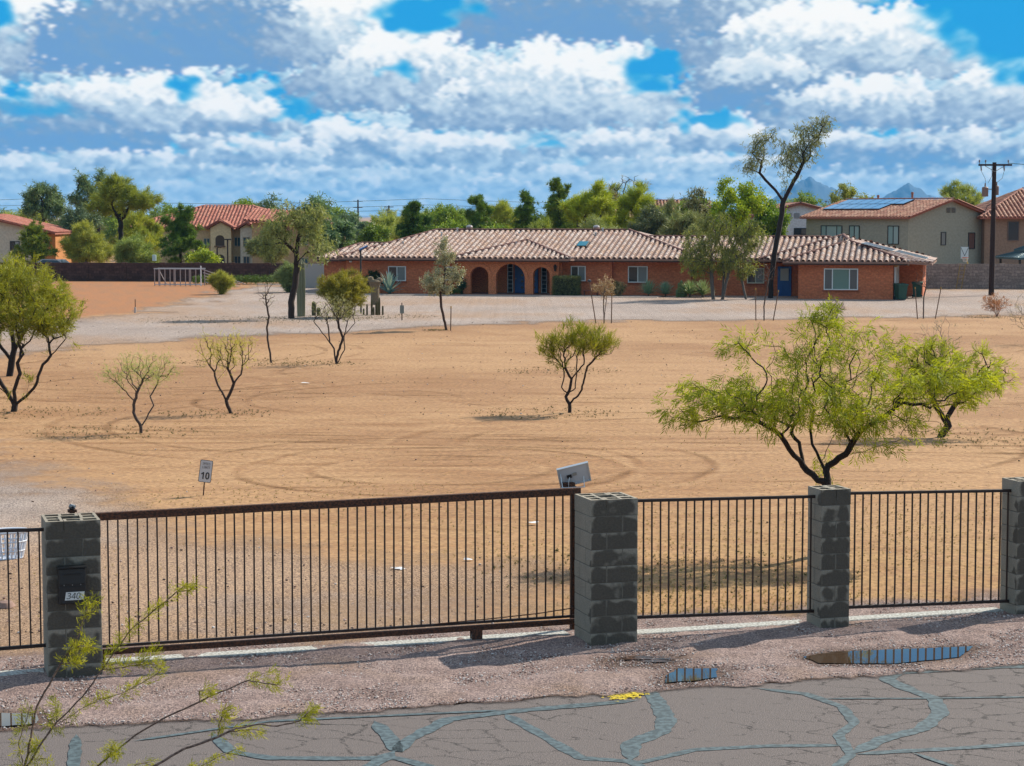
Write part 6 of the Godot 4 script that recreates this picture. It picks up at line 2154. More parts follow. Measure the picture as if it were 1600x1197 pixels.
	far_tree("leafy_tree", "yellow green loose tree between the round tree and the dark pine", G1, Vector3(-11.6, 0, -192), 5.4, 1.5, 4.4, "palo", {"leaves": 2000, "c1": Color(0.19, 0.21, 0.05), "c2": Color(0.11, 0.13, 0.03)})
	far_tree("pine_tree", "dark full pine left of the open topped pine", G1, Vector3(-8.3, 0, -175), 6.7, 1.2, 4.2, "pine", {"leaves": 4200, "c1": Color(0.06, 0.10, 0.015), "c2": Color(0.025, 0.05, 0.01)})
	far_tree("pine_tree", "open topped pine with separate clumps above the left part of the ridge", G1, Vector3(-2.9, 0, -178), 7.2, 2.2, 4.6, "pine", {"leaves": 3300, "gap": 0.0})
	far_tree("leafy_tree", "low green tree in the dip between the two pines", G1, Vector3(-5.6, 0, -190), 4.8, 1.0, 4.6, "leafy", {"leaves": 1900})
	far_tree("pine_tree", "pine with a ragged tip beside the tall yellow green trees", G1, Vector3(1.4, 0, -185), 7.4, 2.4, 3.8, "pine", {"leaves": 2700})
	far_tree("pine_tree", "tallest pine behind the middle of the ridge", G1, Vector3(4.2, 0, -182), 8.4, 2.5, 4.0, "pine", {"leaves": 3200, "c1": Color(0.10, 0.135, 0.016), "c2": Color(0.04, 0.066, 0.012)})
	far_tree("palo_verde_tree", "tall yellow green palo verde left of its pair above the ridge", G1, Vector3(6.8, 0, -172), 7.8, 2.0, 5.4, "palo", {"leaves": 4600, "c1": Color(0.21, 0.22, 0.012), "c2": Color(0.10, 0.135, 0.014), "gap": -0.35})
	far_tree("palo_verde_tree", "tall yellow green palo verde right of its pair above the ridge", G1, Vector3(10.4, 0, -174), 7.9, 2.0, 5.2, "palo", {"leaves": 4400, "c1": Color(0.19, 0.205, 0.014), "c2": Color(0.095, 0.125, 0.014), "gap": -0.35})
	far_tree("bare_tree", "leafless twigs sticking out over the yellow green palo verdes", G1, Vector3(9.6, 0, -177), 8.7, 5.5, 6.6, "bare", {})
	far_tree("dark_tree", "dark grey green mesquite behind the right end of the ridge", G1, Vector3(10.8, 0, -163), 6.0, 1.4, 4.0, "grey", {"leaves": 3200, "c1": Color(0.075, 0.085, 0.04), "c2": Color(0.035, 0.045, 0.02)})
	far_tree("mesquite_tree", "wide soft grey green mesquite filling the gap above the connecting roof", G1, Vector3(13.2, 0, -161), 5.6, 1.4, 4.8, "grey", {"leaves": 3400})
	far_tree("bare_tree", "bare brown twigs against the blue hills", G1, Vector3(12.9, 0, -190), 7.0, 3.5, 3.4, "bare", {"twigs": 120, "leaves": 60})
	far_tree("leafy_tree", "bright green dense tree rising behind the weeping acacia", G1, Vector3(17.8, 0, -168), 8.2, 1.2, 6.6, "leafy", {"lift": 2.6, "leaves": 6200, "c1": Color(0.165, 0.195, 0.008), "c2": Color(0.07, 0.105, 0.008)})
	far_tree("gum_tree", "airy grey tree top just left of the bright dense tree", G1, Vector3(15.6, 0, -172), 8.0, 3.0, 3.2, "gum", {"leaves": 900, "c1": Color(0.12, 0.115, 0.05), "c2": Color(0.07, 0.07, 0.03)})
	far_tree("round_tree", "dense green tree beside the white gable, crossed by the forked trunk", G1, Vector3(21.4, 0, -173), 6.6, 0.6, 5.2, "leafy", {"lift": 2.5, "leaves": 5400, "c1": Color(0.11, 0.15, 0.01), "c2": Color(0.04, 0.075, 0.008)})
	far_tree("leafy_tree", "yellow green tree tops behind the white gable", G1, Vector3(35.4, 0, -250), 8.0, 4.5, 5.6, "leafy", {"leaves": 1500})
	far_tree("leafy_tree", "tree between the two blue peaks above the solar roof", G1, Vector3(37.5, 0, -230), 8.9, 4.0, 6.2, "leafy", {"leaves": 2600, "c1": Color(0.17, 0.175, 0.02), "c2": Color(0.075, 0.09, 0.02)})
	far_tree("leafy_tree", "tree behind the ridge of the grey house, left of the utility pole", G1, Vector3(46.3, 0, -215), 8.7, 4.0, 6.6, "palo", {"leaves": 2800, "c1": Color(0.17, 0.185, 0.03), "c2": Color(0.09, 0.11, 0.025)})
	far_tree("leafy_tree", "low green tree behind the ridge below the tallest pine", G1, Vector3(2.6, 0, -168), 5.0, 1.0, 4.0, "palo", {"leaves": 2200, "c1": Color(0.13, 0.15, 0.02), "c2": Color(0.08, 0.10, 0.02)})
	far_tree("leafy_tree", "soft grey green tree below the palo verde pair at the turbine vent", G1, Vector3(7.0, 0, -164), 5.2, 1.0, 4.6, "grey", {"leaves": 2400, "c1": Color(0.15, 0.165, 0.05), "c2": Color(0.09, 0.105, 0.035)})
	far_tree("leafy_tree", "low dark green tree right of the open topped pine behind the ridge", G1, Vector3(-0.8, 0, -170), 4.6, 1.0, 3.6, "leafy", {"leaves": 1700})
	for q in [[-22.5, -200, 5.6, 5.0, "gum", "dusky tree filling the gap left of the full eucalyptus"], [-6.8, -212, 5.9, 5.5, "leafy", "soft tree mass just left of the open topped pine, farther off"], [-1.2, -205, 6.3, 5.6, "palo", "pale tree mass behind the open topped pine"], [5.2, -198, 6.6, 6.0, "leafy", "green tree mass behind the tallest pine"],
		[8.6, -190, 7.6, 6.4, "palo", "yellow green mass between and behind the palo verde pair"], [14.2, -186, 6.4, 5.6, "grey", "grey green mass behind the soft mesquite"], [16.2, -180, 6.6, 5.0, "leafy", "green mass left of the bright dense tree, partly behind it"], [23.2, -205, 6.0, 5.2, "leafy", "tree top between the dense green tree and the white gable"],
		[-9.6, -225, 5.8, 6.0, "palo", "thin topped tree between the round tree and the dark pine, far off"], [44.0, -250, 6.6, 7.0, "gum", "dark tree line piece behind the grey house ridge"], [-40.0, -240, 6.0, 7.0, "leafy", "tree filling in behind the large palo verde"], [-52.0, -245, 5.6, 7.0, "gum", "tree behind the far left red roof"], [-34.5, -190, 5.0, 4.4, "palo", "pale shrub tree between the large palo verde and the apartment"]]:
		far_tree("background_tree", q[5], G1, Vector3(q[0], 0, q[1]), q[2] + 0.5, 0.6, q[3] * 1.3, q[4], {"leaves": 4600})
	# rows of trees farther off that close the horizon
	rng.seed = 808
	var k := 0
	var spots := ["beyond the picture's left edge", "behind the far left red roof", "behind the ochre side wall", "behind the dark round topped eucalyptus", "behind the large palo verde's left side", "behind the large palo verde's right side", "behind the pine at the apartment", "behind the apartment roof ridge", "behind the tan apartment wing", "behind the leaning eucalyptus", "behind the full dark eucalyptus", "at the taller distant power pole", "at the shorter distant power pole",
		"behind the dark full pine", "behind the open topped pine", "behind the tallest pine", "behind the paired left palo verde", "behind the paired right palo verde", "behind the bare brown twigs", "behind the weeping acacia", "behind the forked eucalyptus trunk", "behind the white gable", "behind the grey house's roof", "behind the utility pole"]
	for x in range(-92, 100, 8):
		k += 1
		far_tree("distant_tree", "far hazy %s tree in the last row, %s" % [["green", "dusky", "yellow green", "grey green"][k % 4], spots[k - 1]], "distant trees along the horizon", Vector3(x + (k % 3) * 1.5, 0, -330 - (k * 37 % 60)), 5.6 + (k * 29 % 17) * 0.11, 0.3, 11.0, ["leafy", "gum", "palo", "grey"][k % 4], {"leaves": 2000, "twigs": 60, "step": 0.9, "size": 1.2, "spread": 0.7, "leafy": 0.2})
	for q in [[Vector3(34.7, 0, -230), 6.9, "fan palm just right of the white gable"], [Vector3(40.9, 0, -226), 6.6, "fan palm tip behind the solar panels of the grey house"], [Vector3(-12.3, 0, -205), 5.9, "fan palm between the distant power poles and the round tree"]]:
		rng.seed = hash(q[2])
		var o := thing("fan_palm", q[2], "palm tree", q[0], 0, "fan palms on the skyline")
		var g := Geo.new()
		g.tube(PackedVector3Array([Vector3(0, -0.1, 0), Vector3(0.05, q[1] * 0.5, 0), Vector3(0, q[1] - 0.8, 0)]), PackedFloat32Array([0.28, 0.2, 0.18]), 8)
		part("trunk", o, g, bark(Color(0.08, 0.055, 0.04)))
		for f in 26:
			g = Geo.new()
			var d := Vector3(rng.randfn(), rnd(-0.4, 1.0), rng.randfn()).normalized()
			var side := d.cross(Vector3.UP).normalized()
			var c := Vector3(0, q[1] - 0.8, 0) + d * 0.55
			for s in 7:
				var a := (s - 3) * 0.28
				var t := (d * cos(a) + side * sin(a)) * 0.6 - Vector3(0, 0.12, 0)
				g.tri(c - side * 0.03, c + t, c + side * 0.03)
			g.tri(Vector3(0, q[1] - 0.8, 0), c + side * 0.02, c - side * 0.02)
			part("frond", o, g, leaf_plain(Color(0.045, 0.075, 0.015)))

var plain_leaf := {}
func leaf_plain(c: Color, rough := 0.6) -> StandardMaterial3D:
	if not plain_leaf.has(c):
		var m := mat(c, rough)
		m.backlight_enabled = true
		m.backlight = Color(0.4, 0.4, 0.3)
		plain_leaf[c] = m
	return plain_leaf[c]

func shrub(called: String, label: String, category: String, at: Vector3, w: float, h: float, leaf: String, p: Dictionary, group := "") -> void:
	rng.seed = hash(label)
	var o := thing(called, label, category, at, rnd(0, TAU), group)
	var st := []
	for k in 6:
		var a := TAU * k / 6 + rnd(-0.3, 0.3)
		st.append([Vector3(cos(a), 0, sin(a)) * 0.06 * w, Vector3(cos(a) * w * 0.22, h * 0.5, sin(a) * w * 0.22)])
	var q := {"twigs": 120, "step": 0.15, "r": 0.03, "tip": 0.006, "leaf": leaf, "leafy": 0.03, "spread": 0.1, "size": 0.3, "leaves": 700, "droop": -0.2, "gap": -0.4, "shell": 0.55}
	q.merge(p, true)
	grow(o, st, [[Vector3(0, h * 0.56, 0), Vector3(w * 0.48, h * 0.44, w * 0.48), 1.0]], q)

func rosette(called: String, label: String, category: String, at: Vector3, n: int, length: float, width: float, c: Color, group := "", stalk := 0.0, flat := 0.15) -> void:   # agave or yucca: each leaf a part
	rng.seed = hash(label)
	var o := thing(called, label, category, at, rnd(0, TAU), group)
	var g := Geo.new()
	g.lathe([Vector2(0.0, -0.05), Vector2(width * 1.3, -0.05), Vector2(width * 1.2, stalk + 0.1), Vector2(0, stalk + 0.16)], 8)
	part("stem", o, g, mat(Color(0.12, 0.09, 0.06), 0.9))
	g = Geo.new()
	var pts := [Vector3(0, 0, 0), Vector3(0, length * 0.35, length * 0.03), Vector3(0, length * 0.75, length * 0.02), Vector3(0, length, -length * 0.02)]
	var ws := [width * 0.7, width, width * 0.55, 0.002]
	for k in 3:
		for s in [-1.0, 1.0]:
			var a: Vector3 = pts[k]
			var b: Vector3 = pts[k + 1]
			var ax := Vector3(s * ws[k], 0, width * 0.3)
			var bx := Vector3(s * ws[k + 1], 0, width * 0.3 * ws[k + 1] / width)
			if s < 0:
				g.quad(a, a + ax, b + bx, b)
			else:
				g.quad(a + ax, a, b, b + bx)
	var m := g.mesh()
	for k in n:
		var el := lerpf(flat, 1.45, pow((k + 0.5) / n, 0.8)) + rnd(-0.08, 0.08)
		var az := k * 2.399 + rnd(-0.2, 0.2)
		var d := Vector3(cos(az) * cos(el), sin(el), sin(az) * cos(el))
		var side := Vector3(-sin(az), 0, cos(az))
		node("leaf", o, m, leaf_plain(c, 0.5), Transform3D(Basis(side, d, side.cross(d)) * rnd(0.85, 1.1), Vector3(0, stalk + 0.1, 0) + d * width * 0.5))

func build_plants() -> void:
	var GS := "plants along the house front"
	rosette("agave", "large blue grey agave below the leftmost house window", "agave", Vector3(-8.0, 0, -135.0), 40, 1.35, 0.11, Color(0.15, 0.27, 0.25), GS)
	rosette("yucca", "round blue green yucca, first of the pair below the right window", "yucca", Vector3(8.7, 0, -132.0), 110, 0.95, 0.04, Color(0.20, 0.30, 0.17), GS, 0.05, 0.02)
	rosette("yucca", "round blue green yucca, second of the pair, nearer the cactus", "yucca", Vector3(9.75, 0, -131.6), 110, 0.85, 0.04, Color(0.17, 0.28, 0.18), GS, 0.05, 0.02)
	rosette("yucca", "bright green yucca directly beside the column cactus", "yucca", Vector3(11.2, 0, -130.6), 90, 0.95, 0.055, Color(0.19, 0.29, 0.06), GS, 0.08, 0.0)
	rosette("yucca", "bright green yucca nearest the weeping acacia", "yucca", Vector3(12.0, 0, -130.4), 90, 1.0, 0.055, Color(0.18, 0.27, 0.055), GS, 0.08, 0.0)
	var green := mat(Color(0.10, 0.145, 0.055), 0.7)
	for c in [["column_cactus", "clump of green column cactus against the brick wall", Vector3(10.7, 0, -130.9), [[0, 0, 1.1, 0.1], [0.16, 0.05, 0.85, 0.09], [-0.15, 0.05, 0.95, 0.09], [0.3, -0.05, 0.55, 0.09], [-0.28, 0.1, 0.5, 0.08]], green],
		["column_cactus", "brownish clump of column cactus on the gravel island by the lamp post", Vector3(-7.25, 0, -107.0), [[0, 0, 0.85, 0.05], [0.22, 0, 0.7, 0.045], [0.40, 0.1, 0.95, 0.05], [0.11, 0.15, 0.45, 0.045], [-0.24, 0.1, 0.6, 0.045], [0.56, -0.1, 0.5, 0.045], [-0.42, 0, 0.36, 0.045], [0.31, 0.2, 0.75, 0.045]], mat(Color(0.115, 0.10, 0.045), 0.8)],
		["saguaro", "grey green saguaro close behind the leaning eucalyptus trunk", Vector3(-10.75, 0, -105.5), [[0, 0, 3.0, 0.21]], mat(Color(0.22, 0.225, 0.145), 0.8)],
		["saguaro", "small old saguaro stub beside the taller one", Vector3(-10.2, 0, -106.5), [[0, 0, 0.75, 0.11], [0.25, 0.1, 0.45, 0.09]], mat(Color(0.10, 0.105, 0.05), 0.8)]]:
		var o := thing(c[0], c[1], "cactus", c[2], 0.0)
		for s in c[3]:
			var g := Geo.new()
			var r: float = s[3]
			var h: float = s[2]
			var ribs := 12
			for k in ribs * 2:
				for q in [[0.0, 1.0, -0.05, 0.08], [1.0, 1.1, 0.08, 0.55], [1.1, 0.95, 0.55, 0.9], [0.95, 0.05, 0.9, 1.0]]:
					var a0 := TAU * k / (ribs * 2)
					var a1 := TAU * (k + 1) / (ribs * 2)
					var f0 := 1.0 if k % 2 else 0.78
					var f1 := 0.78 if k % 2 else 1.0
					var at := Vector3(s[0], 0, s[1])
					var r0: float = maxf(0.02, r * (q[0] if q[0] > 0.0 else 0.9))
					var r1: float = r * q[1]
					g.quad(at + Vector3(cos(a0) * r0 * f0, h * q[2], -sin(a0) * r0 * f0), at + Vector3(cos(a1) * r0 * f1, h * q[2], -sin(a1) * r0 * f1), at + Vector3(cos(a1) * r1 * f1, h * q[3], -sin(a1) * r1 * f1), at + Vector3(cos(a0) * r1 * f0, h * q[3], -sin(a0) * r1 * f0))
			part("stem", o, g, c[4])
	# crested, dead saguaro: a pale column that flares into two lumps
	var o2 := thing("saguaro_stump", "pale dry saguaro stump flaring into two horns near the agave", "cactus stump", Vector3(-7.9, 0, -119.5), 0.0)
	var pale := mat(Color(0.24, 0.185, 0.115), 0.9)
	grain(pale, 0.5, ntex(noise(FastNoiseLite.TYPE_SIMPLEX, 0.05, 4, 3), 256, Color(0.55, 0.52, 0.5), Color.WHITE, 0.25, 0.7))
	var g2 := Geo.new()
	g2.lathe([Vector2(0.26, -0.05), Vector2(0.25, 0.5), Vector2(0.24, 0.95), Vector2(0.30, 1.15), Vector2(0.38, 1.35), Vector2(0.30, 1.45), Vector2(0.0, 1.40)], 14)
	var col := part("stem", o2, g2, pale)
	for s in [[-0.27, 1.32, 0.2, 0.34], [0.26, 1.30, 0.19, 0.28], [-0.02, 1.3, 0.17, 0.16]]:
		g2 = Geo.new()
		g2.lathe([Vector2(s[2] * 0.8, 0), Vector2(s[2], s[3] * 0.4), Vector2(s[2] * 0.8, s[3] * 0.85), Vector2(0, s[3])], 10, Vector3(s[0], s[1], 0))
		part("horn", o2, g2, pale)
	shrub("creosote_bush", "olive green creosote bush with pale twigs on the gravel island", "bush", Vector3(-8.5, 0, -104.5), 2.9, 2.35, "wisp", {"leaves": 2300, "twigs": 260, "size": 0.34, "c1": Color(0.15, 0.13, 0.015), "c2": Color(0.085, 0.08, 0.012), "gap": -0.2, "clump": 0.6, "bark": Color(0.15, 0.12, 0.09)})
	shrub("dark_shrub", "dark round clipped shrub in front of the house's left corner", "bush", Vector3(-9.1, 0, -136.3), 1.35, 1.55, "oval", {"leaves": 1400, "size": 0.2, "c1": Color(0.022, 0.030, 0.010), "c2": Color(0.012, 0.018, 0.007)}, GS)
	shrub("round_bush", "yellow green bush beside the aluminium ramp frame", "bush", Vector3(-19.0, 0, -135.7), 1.7, 1.5, "wisp", {"leaves": 1300, "size": 0.34, "c1": Color(0.19, 0.18, 0.03), "c2": Color(0.11, 0.115, 0.022)})
	shrub("grey_bush", "grey green bush behind the leaning eucalyptus trunk", "bush", Vector3(-15.0, 0, -139), 2.2, 2.0, "wisp", {"leaves": 1500, "size": 0.36, "c1": Color(0.12, 0.14, 0.06), "c2": Color(0.07, 0.09, 0.035)})
	shrub("flowering_shrub", "dry topped shrub between the brown sapling and the window", "bush", Vector3(6.75, 0, -131.8), 1.15, 0.95, "oval", {"leaves": 900, "size": 0.17, "c1": Color(0.20, 0.15, 0.09), "c2": Color(0.05, 0.06, 0.02)}, GS)
	shrub("low_shrub", "low dark green shrub left of the entry arches", "bush", Vector3(-4.2, 0, -134.3), 2.2, 0.5, "oval", {"leaves": 900, "size": 0.17, "c1": Color(0.05, 0.075, 0.018), "c2": Color(0.03, 0.045, 0.012)}, GS)
	shrub("tall_shrub", "dark green shrub beside the first arch below the small window", "bush", Vector3(-3.25, 0, -134.5), 0.7, 1.35, "oval", {"leaves": 700, "size": 0.15, "c1": Color(0.025, 0.055, 0.03), "c2": Color(0.015, 0.03, 0.018)}, GS)
	# box hedge by the arches: clipped, leaf by leaf
	rng.seed = 61
	var hg := thing("box_hedge", "clipped square hedge beside the third arch, below a window", "hedge", Vector3(3.5, 0, -133.0), -0.2269)
	var xf := []
	var cols := []
	for k in 2600:
		var p := Vector3(rnd(-0.82, 0.82), rnd(0.02, 1.22), rnd(-0.5, 0.5))
		var ax := rng.randi_range(0, 2)
		if ax == 0:
			p.x = signf(p.x) * rnd(0.70, 0.86)
		elif ax == 1:
			p.y = rnd(1.08, 1.26)
		else:
			p.z = signf(p.z) * rnd(0.40, 0.54)
		var d := rdir()
		var sd := d.cross(rdir()).normalized()
		var s := rnd(0.10, 0.19)
		xf.append(Transform3D(Basis(sd * s, d * s, sd.cross(d) * s), p))
		cols.append(Color(0.19, 0.20, 0.07).lerp(Color(0.09, 0.105, 0.04), rnd()) * rnd(0.8, 1.2))
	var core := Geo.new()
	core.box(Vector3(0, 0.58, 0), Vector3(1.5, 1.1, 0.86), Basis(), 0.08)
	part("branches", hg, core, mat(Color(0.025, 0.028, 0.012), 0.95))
	crown_mesh(hg, "foliage", "oval", xf, cols, 0.4)
	shrub("bare_bush", "reddish brown leafless bush with green at its foot, near the utility pole", "bush", Vector3(24.6, 0, -105.4), 1.7, 1.2, "wisp", {"leaves": 260, "twigs": 320, "tip": 0.006, "size": 0.18, "c1": Color(0.20, 0.09, 0.05), "c2": Color(0.15, 0.07, 0.04), "bark": Color(0.17, 0.075, 0.05)})
	shrub("bare_bush", "pale leafless bush cut by the right picture edge", "bush", Vector3(20.7, 0, -82.5), 2.3, 2.2, "wisp", {"leaves": 60, "twigs": 260, "tip": 0.006, "size": 0.2, "c1": Color(0.2, 0.16, 0.12), "c2": Color(0.15, 0.12, 0.09), "bark": Color(0.21, 0.17, 0.14)})
	shrub("dead_bush", "small grey dead bush at the gravel edge above the broad mesquite", "bush", Vector3(16.3, 0, -104.0), 1.1, 1.0, "wisp", {"leaves": 90, "twigs": 240, "tip": 0.006, "size": 0.16, "c1": Color(0.12, 0.10, 0.08), "c2": Color(0.09, 0.07, 0.06), "bark": Color(0.12, 0.095, 0.08)})
	shrub("dead_bush", "pale dead twigs standing behind the leaning mesquite", "bush", Vector3(13.2, 0, -64.0), 1.7, 2.2, "wisp", {"leaves": 40, "twigs": 130, "tip": 0.005, "size": 0.16, "c1": Color(0.2, 0.17, 0.15), "c2": Color(0.15, 0.12, 0.1), "bark": Color(0.24, 0.20, 0.18)})
	# green ground cover by the brown wall, weeds, dry grass and stones: beyond counting
	rng.seed = 71
	xf = []
	cols = []
	for k in 1300:
		var p := Vector3(lerpf(-24.0, -15.5, rnd()), rnd(0.05, 0.55), -156 + rnd(-1, 1))
		var d := (rdir() + Vector3.UP).normalized()
		var sd := d.cross(rdir()).normalized()
		var s := rnd(0.18, 0.36)
		xf.append(Transform3D(Basis(sd * s, d * s, sd.cross(d) * s), p))
		cols.append(Color(0.11, 0.17, 0.02).lerp(Color(0.06, 0.10, 0.015), rnd()))
	var gc := Node3D.new()
	gc.name = "ground_cover"
	gc.set_meta("kind", "stuff")
	add_child(gc)
	crown_mesh(gc, "foliage", "oval", xf, cols, 0.5)
	# dry stubble in the yard
	xf = []
	cols = []
	while xf.size() < 11000:
		var z := -26.0 - 78.0 * pow(rnd(), 2.2)
		var x := rnd(-0.31, 0.31) * -z
		if rnd() > 0.55 and z < -40.0 and patchy.get_noise_2d(x * 2, z * 2) < 0.12:
			continue
		var bf := behind_fence(x, z)
		if bf < 1.3 or z < -40.0 and rnd() < 0.8:
			continue
		if (z > -52.0 and signed_to(Vector2(x, z), DRIVE) > -0.2 and rnd() < 0.93) or (z < -60.0 and signed_to(Vector2(x, z), YARD) > 0.0):
			continue
		var d := (Vector3.UP * 0.7 + rdir()).normalized()
		var sd := d.cross(rdir()).normalized()
		var s := rnd(0.02, 0.065)
		xf.append(Transform3D(Basis(sd * s, d * s, sd.cross(d) * s), Vector3(x, 0.0 + bumps.get_noise_2d(x, z) * 0.06, z)))
		cols.append(Color(0.52, 0.38, 0.16).lerp(Color(0.30, 0.22, 0.075), rnd()))
	var dg := Node3D.new()
	dg.name = "dry_grass"
	dg.set_meta("kind", "stuff")
	add_child(dg)
	crown_mesh(dg, "foliage", "tuft", xf, cols, 0.3)
	# darker weeds under the young trees
	xf = []
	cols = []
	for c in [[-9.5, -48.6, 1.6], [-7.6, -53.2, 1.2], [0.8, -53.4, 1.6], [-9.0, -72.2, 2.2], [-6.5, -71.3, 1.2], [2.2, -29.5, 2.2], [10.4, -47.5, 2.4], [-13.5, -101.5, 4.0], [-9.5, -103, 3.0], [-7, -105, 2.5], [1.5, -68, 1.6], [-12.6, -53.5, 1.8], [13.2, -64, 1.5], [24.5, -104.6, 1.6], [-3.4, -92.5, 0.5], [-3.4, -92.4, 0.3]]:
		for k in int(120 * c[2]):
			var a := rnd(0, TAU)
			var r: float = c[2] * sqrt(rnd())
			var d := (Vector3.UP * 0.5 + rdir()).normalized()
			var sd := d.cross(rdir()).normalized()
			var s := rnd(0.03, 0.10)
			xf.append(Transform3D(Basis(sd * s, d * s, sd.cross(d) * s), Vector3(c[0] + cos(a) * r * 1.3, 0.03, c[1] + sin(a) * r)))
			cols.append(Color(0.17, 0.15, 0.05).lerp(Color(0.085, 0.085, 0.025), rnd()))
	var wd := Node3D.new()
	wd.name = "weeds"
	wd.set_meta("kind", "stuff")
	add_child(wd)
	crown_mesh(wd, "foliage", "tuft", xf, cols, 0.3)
	# stones
	var stone := Geo.new()
	var sr := RandomNumberGenerator.new()
	sr.seed = 12
	var ico := SphereMesh.new()
	ico.radial_segments = 6
	ico.rings = 3
	ico.radius = 0.5
	ico.height = 0.7
	for job in [["gravel", 62000, true], ["field_gravel", 8000, false]]:
		var mm := MultiMesh.new()
		mm.transform_format = MultiMesh.TRANSFORM_3D
		mm.use_colors = true
		mm.mesh = ico
		xf = []
		cols = []
		while xf.size() < (job[1] as int):
			var x := 0.0
			var z := 0.0
			if job[2]:
				x = rnd(-8.5, 8.5)
				var ed := road_edge(x)
				var back := FENCE_AT.y - (x - FENCE_AT.x) * tan(FENCE_TURN) - 1.4
				z = lerpf(ed + 0.12, back, 1.02 - pow(rnd(), 0.9))
				var wet := false
				for pd in PUDDLES:
					if signed_to(Vector2(x, z), pd) > -0.04:
						wet = true
				if wet or bumps.get_noise_2d(x * 5, z * 5) > 0.25 and rnd() < 0.7:
					continue
			else:
				z = -25.0 - 80.0 * pow(rnd(), 1.6)
				x = rnd(-0.3, 0.3) * -z
				if z > -52.0 and signed_to(Vector2(x, z), DRIVE) < -0.6 and rnd() < 0.86:
					continue
				if behind_fence(x, z) < 0.9:
					continue
			var s := (0.008 + 0.022 * pow(rnd(), 3.0)) if job[2] else (0.010 + 0.035 * pow(rnd(), 8.0)) * (1.0 + 0.006 * -z)
			xf.append(Transform3D(Basis(Vector3.UP, rnd(0, TAU)) * Basis(Vector3.RIGHT, rnd(-0.5, 0.5)) * Basis.from_scale(Vector3(s, s * 0.8, s * rnd(0.6, 1.0))), Vector3(x, 0.024 if job[2] else 0.02 + bumps.get_noise_2d(x, z) * 0.07 * smoothstep(1.5, 5.0, behind_fence(x, z)), z)))
			var c: Color = [Color(0.36, 0.25, 0.22), Color(0.46, 0.39, 0.36), Color(0.13, 0.085, 0.075), Color(0.50, 0.46, 0.44), Color(0.22, 0.12, 0.10)][rng.randi_range(0, 4)]
			if not job[2] and rnd() < 0.55:
				c = Color(0.09, 0.055, 0.04)
			cols.append(c * rnd(0.8, 1.15))
		mm.instance_count = xf.size()
		for k in xf.size():
			mm.set_instance_transform(k, xf[k])
			mm.set_instance_color(k, cols[k])
		var mi := MultiMeshInstance3D.new()
		mi.name = job[0]
		mi.multimesh = mm
		var sm := mat(Color(1, 1, 1), 0.9)
		sm.vertex_color_use_as_albedo = true
		mi.material_override = sm
		mi.set_meta("kind", "stuff")
		add_child(mi)

